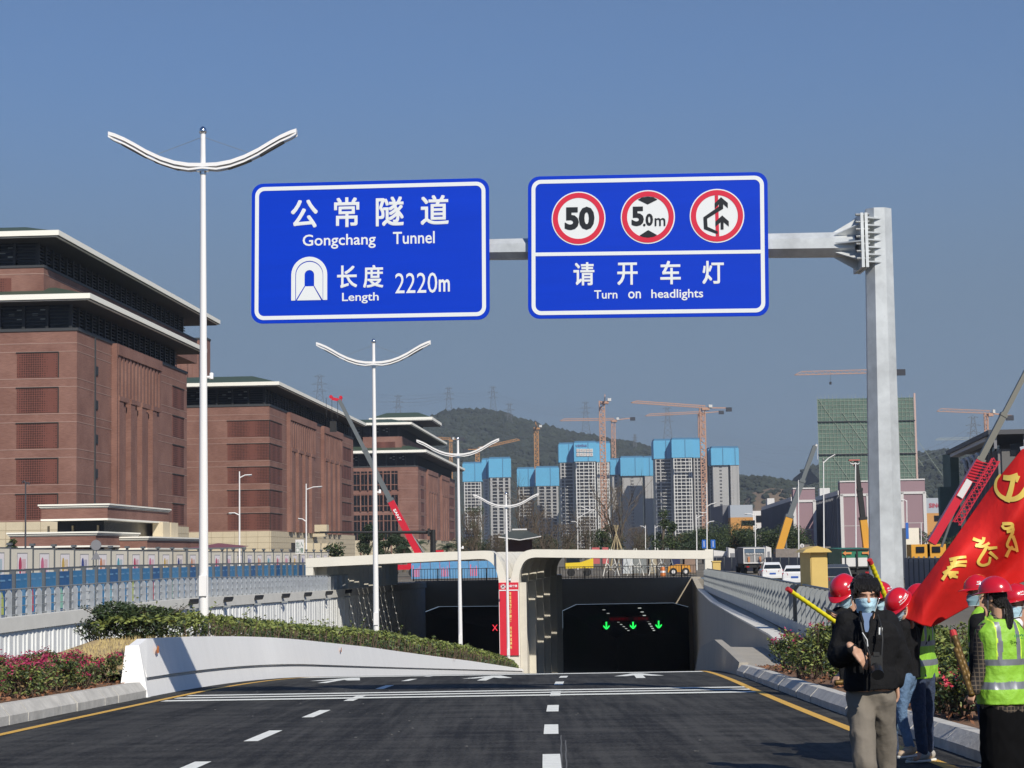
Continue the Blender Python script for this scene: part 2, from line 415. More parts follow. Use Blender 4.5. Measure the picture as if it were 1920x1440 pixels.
# ---------------------------------------------------------------- trench walls
m_corr = mat('white_corrugated_panel', (.82, .82, .79), .55, var=.06, vscale=1.5)
root = thing('trench_wall', 'long white corrugated wall along the left side of the sunken road', 'retaining wall', (LW(60), 60, LTOP(60) - 4))
mb = MB(); y = 58.0; sec = []; k = 0
while y < 190:
    o = 0 if k % 2 == 0 else .055
    sec.append([Vector((LW(y) + .02 + o, y, min(zroad(y), LTOP(y) - 1.2) - .3)), Vector((LW(y) + .02 + o * random.uniform(.6, 1.1), y, LTOP(y) - .53))])
    y += (.07 if k % 2 == 0 else .34) * (1 + .6 * (k % 4 == 3)) * (1.0 if y < 110 else 1.6); k += 1
mb.loft(sec); mb.build('corrugated_cladding', m_corr, root)
mb = MB(); Ys = rng(58, 190, 40)
mb.loft([[Vector((LW(y) + a, y, LTOP(y) + z)) for a, z in ((.16, -.55), (.13, 0), (-.3, 0), (-.3, -.55))] for y in Ys], close=True, caps=True)
mb.build('coping', m_conc, root)
mb = MB()
mb.loft([[Vector((LW(y) - .02, y, min(zroad(y), LTOP(y) - 1) - .5)), Vector((LW(y) - .02, y, LTOP(y) - .1)), Vector((LW(y) - .28, y, LTOP(y) - .1)), Vector((LW(y) - .28, y, min(zroad(y), LTOP(y) - 1) - .5))] for y in Ys], close=True)
mb.build('wall_core', m_gconc, root)

root = thing('trench_wall', 'grey shaded concrete wall rising along the right side of the ramp', 'retaining wall', (RW(60), 60, RTOP(60) - 4))
mb = MB(); Ys = rng(48, 60, 14) + rng(62, 190, 40)
tz = lambda y: max(RTOP(y), zroad(y) + .3) if y > 50 else zroad(y) + .3 + (RTOP(50) - zroad(50) - .3) * max(0, (y - 48) / 2)
mb.loft([[Vector((RW(y) + a, y, z)) for a, z in ((0, zroad(y) - .3), (.02, tz(y)), (.5, tz(y)), (.5, zroad(y) - .3))] for y in Ys], close=True, caps=True)
mb.build('wall_face', mat('ribbed_grey_concrete', (.42, .385, .33), .75, var=.1, vscale=2, stretch=(1, 1, .08)), root)
mb = MB(); yy = 50.2
while yy < 140:
    b = yy + .8
    mb.loft([[Vector((RW(q) + a, q, tz(q) + z)) for a, z in ((-.04, .004), (-.04, .07), (.4, .07), (.4, .004))] for q in (yy, b)], close=True, caps=True)
    yy += .86
mb.build('capping_stones', m_conc, root)
mb = MB()
mb.loft([[Vector((RW(y) + .5, y, tz(y) - .12)), Vector((RW(y) + .95, y, G - .02))] for y in Ys])
mb.build('drain_channel', m_gconc, root)
FX = lambda y: lerpt(y, [(42, 7.75), (47, 8.05), (141, 13.9)])
FZ = lambda y: CAMZ + lerpt(y, [(42, -2.2), (47, -2.25), (84, -2.3), (141, -2.5)])
mb = MB(); Ys2 = rng(42, 141, 30)
mb.loft([[Vector((FX(y) + a, y, z)) for a, z in ((-.16, FZ(y) - .4), (-.14, FZ(y)), (.2, FZ(y)), (.2, FZ(y) - .4))] for y in Ys2], close=True, caps=True)
mb.build('fence_footing', m_conc, root)

# ---------------------------------------------------------------- fin fences
m_galv = mat('galvanised_plate', (.46, .48, .5), .5, metal=.25, var=.18, vscale=4)
m_gald = mat('grey_painted_steel', (.25, .265, .27), .5, metal=.3, var=.12, vscale=2)
def fin_fence(label, X, Z, y0, y1, step, side, h, mt, wd=.62, tilt=.55):
    root = thing('fin_fence', label, 'fence', (X(y0), y0, Z(y0)))
    n = int((y1 - y0) / step); extra = MB(); cnt = 0
    for i in range(n):
        y = y0 + i * step; x = X(y); z = Z(y)
        mb = MB() if cnt < 96 else extra
        c = Vector((x, y, z)); d = Vector((side * math.cos(tilt), -math.sin(tilt), 0))
        a = c - d * .0; b = c + d * wd * .35; aa = c - d * wd * .65
        p = Vector((-d.y, d.x, 0)) * .012
        ch = Vector((0, 0, .1))
        mb.prism([aa - p, b - p, b - p + Vector((0, 0, h - .12)), b - p - d * .1 + Vector((0, 0, h)), aa - p + Vector((0, 0, h))], p * 2)
        mb.bar(aa, aa + Vector((0, 0, h)), .05)
        if cnt < 96: mb.build('fin_plate', mt, root)
        cnt += 1
    if extra.v: tag(extra.build('fin_plates', mt, root), kind='stuff')
    mb = MB(); ys = rng(y0 - .2, y0 + n * step, 24)
    for zz, r in ((h + .02, .035), (h * .72, .02), (h * .38, .02), (.06, .025)):
        mb.path([(X(y) - side * .12, y, Z(y) + zz) for y in ys], r, 6)
    mb.build('rail', m_gald, root)
    return root
fin_fence('pale galvanised fin fence on top of the white left trench wall', lambda y: LW(y) - .1, LTOP, 66, 150, 1.15, 1, 1.06, m_galv, .3, .5)
fin_fence('grey metal fin fence along the right wall beside the bystanders', FX, FZ, 42.6, 141, 1.5, -1, 1.12, m_gald, .62, .3)
# ================================================================ TUNNEL MOUTHS
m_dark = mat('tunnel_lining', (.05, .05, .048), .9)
m_rib = mat('grey_rib_plaster', (.6, .56, .47), .7, var=.08, vscale=1)
root = thing('tunnel_headwall', 'grey concrete wall over the two tunnel mouths, shaded by the canopy', 'tunnel portal', (3, 190, zroad(190)))
Y0 = 190
def opening(pts): return [at(px, py, Y0) for px, py in pts]
zb = zroad(190) - .4
ol = opening([(793, 1148), (822, 1137), (941, 1136)]); orr = opening([(1054, 1145), (1080, 1133), (1262, 1130), (1292, 1138)])
ztop = at(1100, 1087, Y0).z
def V3(x, z, y=Y0): return Vector((x, y, z))
mb = MB()
xl0, xl1, xr0, xr1 = ol[0].x, ol[-1].x, orr[0].x, orr[-1].x
L = LW(190) - 1; RR_ = xr1 + 1.2
for poly in ([V3(L, zb), V3(xl0, zb), ol[0], V3(xl0, ztop), V3(L, ztop)],
             [ol[0], ol[1], V3(ol[1].x, ztop), V3(xl0, ztop)], [ol[1], ol[2], V3(xl1, ztop), V3(ol[1].x, ztop)],
             [V3(xl1, zb), V3(xr0, zb), orr[0], V3(xr0, ztop), V3(xl1, ztop), ol[2]],
             [orr[0], orr[1], V3(orr[1].x, ztop), V3(xr0, ztop)], [orr[1], orr[2], V3(orr[2].x, ztop), V3(orr[1].x, ztop)],
             [orr[2], orr[3], V3(xr1, ztop), V3(orr[2].x, ztop)], [orr[3], V3(xr1, zb), V3(RR_, zb), V3(RR_, ztop), V3(xr1, ztop)]):
    mb.prism(poly, (0, .9, 0))
mb.build('headwall_face', mat('headwall_concrete', (.36, .31, .24), .85, var=.06, vscale=.6), root)
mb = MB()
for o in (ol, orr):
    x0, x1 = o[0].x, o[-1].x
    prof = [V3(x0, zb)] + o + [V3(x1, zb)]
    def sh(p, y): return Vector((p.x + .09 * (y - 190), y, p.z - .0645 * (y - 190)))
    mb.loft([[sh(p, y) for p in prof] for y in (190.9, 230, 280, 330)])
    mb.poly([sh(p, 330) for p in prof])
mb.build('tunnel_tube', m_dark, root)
mb = MB(); mb.box(L, 190.0, ztop, RR_, 190.9, ztop + .12); mb.build('parapet_cap', m_gconc, root)

# lights and signals inside
m_green = mat('green_signal', (0, .1, .02), emit=((.02, 1, .12), 1.1)); m_redl = mat('red_signal', (.1, 0, 0), emit=((1, .05, .08), 1.0))
m_redd = mat('dim_red_led', (.05, 0, 0), emit=((.5, .01, .03), .14)); m_strip = mat('tunnel_lamp', (.2, .2, .2), emit=((.8, .85, .8), .55))
m_blk = mat('black_casing', (.01, .01, .01), .6)
for i, (px, py, w) in enumerate(((1137, 1173, ' leftmost'), (1187, 1172, ' middle'), (1235, 1171, ' rightmost'))):
    p = at(px, py, 236)
    r = thing('lane_signal', 'green downward lane arrow glowing in the dark tunnel,%s of three' % w, 'lane signal', p, 'green lane arrows in the right tunnel')
    mb = MB(); mb.box(p.x - .55, 236.06, p.z - .55, p.x + .55, 236.3, p.z + .55); mb.build('casing', m_blk, r)
    mb = MB(); q = lambda x, z: Vector((p.x + x, 236, p.z + z))
    mb.poly([q(-.09, .46), q(.09, .46), q(.09, -.1), q(.09, -.45), q(-.09, -.45), q(-.09, -.1)])
    mb.poly([q(-.09, -.2), q(-.38, .06), q(-.38, -.14), q(-.09, -.45)]); mb.poly([q(.09, -.2), q(.38, .06), q(.38, -.14), q(.09, -.45)])
    mb.build('arrow', m_green, r)
p = at(928, 1177, 232); r = thing('lane_signal', 'red cross lane signal glowing inside the left tunnel', 'lane signal', p)
mb = MB(); mb.box(p.x - .45, 232.06, p.z - .45, p.x + .45, 232.3, p.z + .45); mb.build('casing', m_blk, r)
mb = MB(); mb.bar(p + Vector((-.27, 0, -.36)), p + Vector((.27, 0, .36)), .09, .02, up=(0, 1, 0)); mb.bar(p + Vector((-.27, 0, .36)), p + Vector((.27, 0, -.36)), .09, .02, up=(0, 1, 0)); mb.build('cross', m_redl, r)
a = at(1143, 1163.5, 228); b = at(1216, 1157, 228)
r = thing('message_sign', 'dim red message board hanging across the dark tunnel', 'message sign', ((a.x + b.x) / 2, 228, a.z))
mb = MB(); mb.box(a.x - .2, 228.1, a.z - .2, b.x + .2, 228.4, b.z + .2); mb.build('casing', m_blk, r)
mb = MB(); text(mb, '请减速慢行， 注意安全', lambda u, v: Vector((a.x + (b.x - a.x) * u, 228, a.z + (b.z - a.z) * v)), 0, .0, 1, 1, .0); mb.build('lettering', m_redd, r)
for lab, pts in (('row of pale lamps fading into the left tunnel', ((882, 1147, 214), (927, 1162, 245))), ('left row of ceiling lamps fading into the right tunnel', ((1132, 1143, 207), (1178, 1182, 300))),
                 ('right row of ceiling lamps fading into the right tunnel', ((1199, 1140, 203), (1226, 1182, 300)))):
    (ax, ay, aY), (bx, by, bY) = pts; r = thing('lamp_row', lab, 'tunnel lights', at(ax, ay, aY), 'rows of lamps on the tunnel ceilings')
    for k in range(9):
        t = k / 8; Y = aY + (bY - aY) * t; w = (1 / Y - 1 / aY) / (1 / bY - 1 / aY)
        p = at(ax + (bx - ax) * w, ay + (by - ay) * w, Y)
        mb = MB(); mb.box(p.x - .15, Y - .6, p.z - .03, p.x + .15, Y + .6, p.z + .05); mb.build('lamp', m_strip, r)

# canopy -----------------------------------------------------------
def smooth_pts(pts, n=4):
    out = []
    P = pts
    for i in range(len(P) - 1):
        a, b, c, d = P[max(i - 1, 0)], P[i], P[i + 1], P[min(i + 2, len(P) - 1)]
        for k in range(n):
            t = k / n
            out.append(tuple(.5 * ((2 * b[j]) + (-a[j] + c[j]) * t + (2 * a[j] - 5 * b[j] + 4 * c[j] - d[j]) * t * t + (-a[j] + 3 * b[j] - 3 * c[j] + d[j]) * t ** 3) for j in range(2)))
    out.append(P[-1]); return out
YC = 141
def P2(pts, Y=YC): return [at(px, py, Y) for px, py in pts]
Dm = .088
def sh(p, dy): return Vector((p.x + Dm * dy, p.y + dy, p.z))
def ext(mb, poly, dy0, dy1):
    a = [sh(p, dy0) for p in poly]; b = [sh(p, dy1) for p in poly]; n = len(poly)
    mb.add(a + b, [tuple(range(n)), tuple(n + k for k in reversed(range(n)))] + [(k, n + k, n + (k + 1) % n, (k + 1) % n) for k in range(n)])
def band(mb, outer, inner, dy0, dy1):
    """slab between two matched lines (same count) extruded along the road"""
    n = len(outer)
    for i in range(n - 1): ext(mb, [outer[i], outer[i + 1], inner[i + 1], inner[i]], dy0, dy1)
def resample(pts, n):
    ls = [0]
    for a, b in zip(pts, pts[1:]): ls.append(ls[-1] + math.dist(a, b))
    out = []
    for k in range(n):
        t = ls[-1] * k / (n - 1); i = 0
        while i < len(ls) - 2 and ls[i + 1] < t: i += 1
        w = (t - ls[i]) / max(1e-9, ls[i + 1] - ls[i]); out.append(tuple(pts[i][j] + (pts[i + 1][j] - pts[i][j]) * w for j in range(2)))
    return out
# right canopy
r_out = [(957.5, 1093)] + smooth_pts([(958, 1088), (961, 1071), (967, 1054), (976, 1040), (986, 1033), (998, 1030)], 4) + [(1100, 1030.5), (1200, 1031.5), (1337, 1032)]
r_in = [(973, 1093)] + smooth_pts([(973, 1088), (974.5, 1073), (979, 1060), (985, 1051.5), (993, 1047), (1003, 1045)], 4) + [(1100, 1046), (1200, 1047), (1337, 1048)]
l_out = [(949.5, 1093)] + smooth_pts([(949, 1088), (947, 1074), (941, 1057), (934, 1045), (928, 1037.5), (921, 1033)], 4) + [(905, 1032.5), (760, 1037.5), (573, 1047)]
l_in = [(935, 1093)] + smooth_pts([(935, 1090), (933, 1078), (928, 1064), (921, 1055), (911, 1049), (899, 1048)], 4) + [(890, 1048.3), (760, 1055), (573, 1064)]
def canopy(label, outer, inner, leg, jam):
    root = thing('tunnel_canopy', label, 'canopy', at((outer[0][0] + outer[-1][0]) / 2, 1090, YC), 'paired cream canopies over the tunnel mouths')
    O = P2(outer); I = P2(inner); n = len(O)
    mb = MB(); band(mb, O, I, 0, 2.2); mb.build('fascia', m_cream, root, smooth=False)
    # roof in bays with open slots between them
    mb = MB(); dy = 2.2; k = 0
    while dy < 46:
        hi = [Vector((o.x, o.y, o.z - .12)) for o in O]; lo = [Vector((o.x * .7 + i.x * .3, o.y, o.z * .62 + i.z * .38)) for o, i in zip(O, I)]
        band(mb, hi, lo, dy + (.25 if dy < 26 else 0), dy + 2.05 - (0.002 if dy < 26 else 0)); dy += 2.05; k += 1
    mb.build('roof_shell', m_cream, root)
    for k in range(1, 6):
        mb = MB(); band(mb, [Vector((o.x, o.y, o.z - .1)) for o in O], [Vector((i.x * 1.0 + (i.x - o.x) * .25, i.y, i.z - (o.z - i.z) * .1)) for o, i in zip(O, I)], 8.2 * k - 1.9, 8.2 * k - 1.2); mb.build('rib', m_rib, root)
    mb = MB(); Q = P2(leg)
    ext(mb, Q, .02, 1.4); mb.build('end_leg', m_cream, root)
canopy('cream curved concrete canopy over the right tunnel mouth', r_out, r_in, [(1322, 1030), (1337, 1030), (1337, 1096), (1322, 1096)], 0)
canopy('cream curved concrete canopy over the left tunnel mouth', l_out, l_in, [(573, 1064.3), (587, 1063.6), (587, 1100), (573, 1100)], 0)
# dark fins closing the left side under the canopy
root = thing('side_screen', 'row of concrete fins under the outer edge of the left canopy', 'screen', (LW(143), 143, LTOP(143)))
for k in range(16):
    y = 142.5 + k * 2.2; x = LW(y) - .5 - .4
    mb = MB(); mb.box(x - .7, y, LTOP(y), x + .5, y + .3, at(600, 1064, 141).z + .05); mb.build('fin', m_rib, root)

# pillar between the tubes ------------------------------------------
root = thing('centre_pier', 'ribbed concrete pier between the two tunnel tubes behind the red banner', 'pier', at(955, 1255, YC))
zbp = zroad(141) - .5
a = at(935, 1093, YC); b = at(973, 1093, YC)
mb = MB(); mb.hexa([(a.x, YC, zbp), (b.x, YC, zbp), (b.x + Dm * 49, 189.98, zbp - 3.3), (a.x + Dm * 49 - .1, 189.98, zbp - 3.3), (a.x, YC, a.z), (b.x, YC, a.z), (b.x + Dm * 49, 189.98, a.z), (a.x + Dm * 49, 189.98, a.z)])
mb.build('pier_core', m_cream, root)
for k in range(0, 6):
    dy = .3 + k * 8.2; yy = YC + dy
    mb = MB(); x = b.x + Dm * dy + .01; mb.box(x, yy, zroad(yy) - .3, x + .5, yy + .6, a.z + .0); mb.build('fin', m_rib, root)
mb = MB()
for k in range(6):
    dy = .95 + k * 8.2; yy = YC + dy; x = b.x + Dm * dy + .01; mb.box(x, yy, zroad(yy) - .3, x + .12, yy + 7.5, a.z - .3)
mb.build('infill_panel', mat('smooth_grey_panel', (.6, .57, .5), .35), root)

# banner on the pier
m_red = mat('banner_red', (.62, .015, .035), .5, var=.06, vscale=.8); m_gold = mat('banner_gold', (.85, .62, .2), .5); m_wht = mat('print_white', (.82, .82, .82), .5)
A = at(935, 1092.5, YC - .16); B = at(972, 1091.5, YC - .16); zbot = at(953, 1229, YC - .16).z
root = thing('banner', 'tall red banner with yellow vertical lettering hung on the pier between the tunnels', 'banner', ((A.x + B.x) / 2, YC - .16, zbot))
W = B.x - A.x; Hh = A.z - zbot
PB = lambda u, v: Vector((A.x + u * W, YC - .18, zbot + v * Hh))
mb = MB(); mb.box(A.x, YC - .14, zbot, B.x, YC - .02, A.z); mb.build('cloth', m_red, root)
mb = MB(); yb = .895
for q in ((0, yb - .008, 1, yb + .006), (.97, 0, 1, yb), (0, 0, .02, yb)): mb.poly([PB(q[0], q[1]), PB(q[2], q[1]), PB(q[2], q[3]), PB(q[0], q[3])])
mb.build('white_trim', m_wht, root)
mb = MB(); c = (.22, .945)
for k in range(16):
    t0, t1 = 2 * math.pi * k / 16, 2 * math.pi * (k + .8) / 16; rr = [(.125, .0325), (.095, .024)]
    if k % 4 == 0: t1 = t0 + .2
    mb.poly([PB(c[0] + rr[0][0] * math.cos(t0), c[1] + rr[0][1] * math.sin(t0)), PB(c[0] + rr[0][0] * math.cos(t1), c[1] + rr[0][1] * math.sin(t1)), PB(c[0] + rr[1][0] * math.cos(t1), c[1] + rr[1][1] * math.sin(t1)), PB(c[0] + rr[1][0] * math.cos(t0), c[1] + rr[1][1] * math.sin(t0))])
for dx, dz in ((0, 1), (1, 0), (0, -1), (-1, 0)):
    mb.poly([PB(c[0] + dx * .14, c[1] + dz * .037), PB(c[0] - dz * .05, c[1] + dx * .012), PB(c[0] + dz * .02, c[1] - dx * .005), PB(c[0] + dz * .05, c[1] - dx * .012)])
text(mb, '中国交建', PB, .42, .935, .94, .968, .02)
mb.build('logo_lettering', m_wht, root)
mb = MB()
for col, s in (((.38, .48), '热烈祝贺公常路隧道主线通车'), ((.52, .63), '攻坚克难工程圆满 成功建成通车')):
    n = len(s)
    for i, ch in enumerate(s):
        if ch != ' ': text(mb, ch, PB, col[0], .87 - (i + .85) * .79 / n, col[1], .87 - i * .79 / n, .03)
mb.build('lettering', m_gold, root)

# railings on the headwall ------------------------------------------
for lab, x0, x1 in (('dark metal railing above the left tunnel mouth', at(775, 1080, 190.5).x, at(940, 1080, 190.5).x), ('dark metal railing above the right tunnel mouth', at(1050, 1080, 190.5).x, at(1306, 1080, 190.5).x)):
    r = thing('railing', lab, 'railing', ((x0 + x1) / 2, 190.5, ztop + .12), 'railings above the tunnel mouths')
    zz = ztop + .12; mb = MB()
    for h in (1.15, .12): mb.box(x0, 190.47, zz + h - .03, x1, 190.53, zz + h + .03)
    mb.build('rail', m_blk, r)
    mb = MB(); x = x0
    while x < x1: mb.box(x - .02, 190.485, zz, x + .02, 190.515, zz + 1.13); x += .28
    mb.build('balusters', m_blk, r)
    x = x0
    while x <= x1: mb = MB(); mb.box(x - .05, 190.54, zz, x + .05, 190.62, zz + 1.2); mb.build('post', m_blk, r); x += 2.4

# ================================================================ OVERHEAD SIGN
m_steel = mat('galvanised_steel', (.58, .6, .6), .42, metal=.35, var=.2, vscale=2.5, bump=.05, bscale=3)
m_blue = mat('sign_blue', (.0, .038, .5), .5, spec=.2, var=.05, vscale=.7, stretch=(.4, 1, 6)); m_swhite = mat('reflective_white', (.74, .76, .76), .4)
m_sred = mat('sign_red', (.62, .02, .05), .4); m_sblk = mat('sign_black', (.012, .013, .015), .4)
YS = lambda X: 33.35 - .10 * (X + 4.5)      # the arm swings a little towards the camera at its right end
SY = 33.0
post = at(1664, 1120, 32.3)
root = thing('sign_gantry', 'large galvanised cantilever gantry carrying the two blue road signs', 'sign gantry', (post.x, 32.5, zroad(32) + .2))
pt = at(1646, 393, 32.5)
pb = Vector((post.x + .01, 32.5, zroad(32) + .1))
ptop = Vector((pt.x, 32.5, pt.z))
mb = MB(); mb.tube(pb, ptop, .315, .235, n=8, rot=.61); mb.build('post', m_steel, root)
mb = MB(); mb.tube(pb - Vector((0, 0, .02)), pb + Vector((0, 0, .05)), .55, n=4, rot=.5)
for k in range(8):
    t = k * math.pi / 4; mb.bar(pb + Vector((.33 * math.cos(t), .33 * math.sin(t), .25)), pb + Vector((.5 * math.cos(t), .5 * math.sin(t), .05)), .02, .12)
mb.build('base_plate', m_steel, root)
za = at(1580, 460, 32.6).z
e0 = Vector((ptop.x - .42, 32.55, za)); e1 = at(560, 473, YS(-3.5) + .33)
mb = MB(); mb.tube(e0, e1, .225, .17, n=8, rot=.5); mb.build('arm', m_steel, root)
mb = MB(); mb.box(e0.x + .05, e0.y - .42, za - .45, e0.x + .1, e0.y + .42, za + .48); mb.box(e0.x + .12, e0.y - .42, za - .45, e0.x + .17, e0.y + .42, za + .48)
mb.build('flange', m_steel, root)
mb = MB()
for k in range(7):
    z = za - .36 + k * .125
    mb.prism([(e0.x + .17, e0.y - .4, z), (e0.x + .17, e0.y + .4, z), (e0.x + .45, e0.y + .3, z), (e0.x + .52, e0.y - .22, z)], (0, 0, .022))
    for s in (-1, 1):
        y = e0.y - .39; mb.tube((e0.x - .03, y, z + .06), (e0.x + .2, y, z + .06), .022, n=6)
for k in range(8):
    t = math.pi * k / 4; c, s = math.cos(t), math.sin(t); q = Vector((0, -s * .012, c * .012))
    mb.prism([Vector((e0.x + .05, e0.y + c * .2, za + s * .2)) - q, Vector((e0.x + .05, e0.y + c * .43, za + s * .45)) - q, Vector((e0.x - .35, e0.y + c * .2, za + s * .22)) - q], q * 2)
mb.build('bracket', m_steel, root)

def sign_board(name, label, corners, draw, w=1.0):
    TL, TR, BL, BR = corners
    dl = YS((TL[0] - 960) / 109); dr = YS((TR[0] - 960) / 109)
    tl, tr, bl, br = at(*TL, dl), at(*TR, dr), at(*BL, dl), at(*BR, dr)
    o = (bl + br) / 2; root = thing(name, label, 'road sign', o, 'blue road signs on the gantry')
    U = ((tr - tl) + (br - bl)) / 2; W = U.length; U.normalize(); Hh = ((tl - bl).length + (tr - br).length) / 2
    Vv = Vector((0, 0, 1)); Vv = (Vv - U * Vv.dot(U)).normalized(); N = U.cross(Vv).normalized()
    if N.y > 0: N = -N
    C0 = (tl + tr + bl + br) / 4
    def P(u, v, d=0): return C0 + U * (u - W / 2) + Vv * (v - Hh / 2) + N * d
    def rr(i, r, n=7):
        pts = []
        for cx, cy, t0 in ((W - i - r, Hh - i - r, 0), (i + r, Hh - i - r, 90), (i + r, i + r, 180), (W - i - r, i + r, 270)):
            for k in range(n): t = R(t0 + 90 * k / (n - 1)); pts.append((cx + r * math.cos(t), cy + r * math.sin(t)))
        return pts
    mb = MB(); pp = rr(0, .2); mb.prism([P(x, y, -.03) for x, y in pp], N * .03); mb.build('panel', m_blue, root)
    mb = MB(); a = rr(.062, .16); b = rr(.13, .1)
    n = len(a); mb.add([P(x, y, .004) for x, y in a] + [P(x, y, .004) for x, y in b], [(k, (k + 1) % n, n + (k + 1) % n, n + k) for k in range(n)]); mb.build('border', m_swhite, root)
    mb = MB()
    for f in (.2, .5, .8):
        p = P(W * f, Hh * .1, -.05); q = P(W * f, Hh * .9, -.05); mb.bar(p, q, .07, .04)
        c = P(W * f, 0, -.05); 
        mb.bar(Vector((c.x, c.y - .0, e0.z - .24)), Vector((c.x, c.y + .6, e0.z - .24)), .06); mb.bar(Vector((c.x, c.y, e0.z + .24)), Vector((c.x, c.y + .6, e0.z + .24)), .06)
    mb.build('mounting_rail', m_steel, root)
    draw(root, P, W, Hh)
    return root
def draw_l(root, P, W, H):
    # units of the enlarged crop: x 38..1875, y 1092 tall
    sx, sy = W / 1840, H / 1092
    Q = lambda x, y: P(x * sx, y * sy, .005)
    mb = MB()
    def ch(s, x0, y0, x1, y1, w=.02): text(mb, s, Q, x0 - 38, 1092 - y1, x1 - 38, 1092 - y0, w, .018 if w > .02 else 0)
    # y measured from the top edge at that column (the photographed board leans)
    ty = lambda x: 90 - 40 * (x - 38) / 1840
    for s, a, b, t, d in (('公', 345, 556, 218, 437), ('常', 682, 878, 200, 432), ('隧', 1006, 1222, 196, 425), ('道', 1352, 1568, 185, 415)):
        ch(s, a, t - ty(a), b, d - ty(a), .022)
    ch('Gongchang', 438, 483 - ty(720), 1005, 598 - ty(720), .012); ch('Tunnel', 1138, 465 - ty(1300), 1460, 560 - ty(1300), .012)
    ch('长', 706, 728 - ty(780), 862, 903 - ty(780), .022); ch('度', 908, 725 - ty(980), 1064, 900 - ty(980), .022)
    ch('2220', 1155, 785 - ty(1300), 1478, 942 - ty(1300), .0); ch('m', 1490, 835 - ty(1500), 1575, 930 - ty(1500), .02)
    ch('Length', 745, 938 - ty(880), 1028, 1022 - ty(880), .012)
    mb.build('lettering', m_swhite, root)
    # tunnel pictogram
    mb = MB(); t0 = ty(490)
    def arch(cx, top, r, bot, n=16): return [(cx + r, bot)] + [(cx + r * math.cos(math.pi * k / n), top + r - r * math.sin(math.pi * k / n)) for k in range(n + 1)] + [(cx - r, bot)]
    def ring(a, b, d=.005): 
        n = len(a); mb.add([P((x - 38) * sx, (1092 - (y - t0)) * sy, d) for x, y in a + b], [(k, k + 1, n + k + 1, n + k) for k in range(n - 1)])
    ring(arch(490, 660, 140, 998), arch(490, 692, 108, 998)); ring(arch(491, 700, 104, 998), arch(491, 764, 37, 886))
    QQ = lambda x, y: P((x - 38) * sx, (1092 - (y - t0)) * sy, .0056)
    mb.poly([QQ(459, 890), QQ(523, 890), QQ(583, 998), QQ(395, 998)])
    mb.build('tunnel_symbol', m_swhite, root)
    mb = MB()
    for a, b, c, d in ((454, 888, 387, 998), (528, 888, 590, 998)): mb.poly([P((x - 38) * sx, (1092 - (y - t0)) * sy, .0066) for x, y in ((a - 2, b), (a + 2, b), (c + 2, d), (c - 2, d))])
    mb.build('symbol_line', m_blue, root)
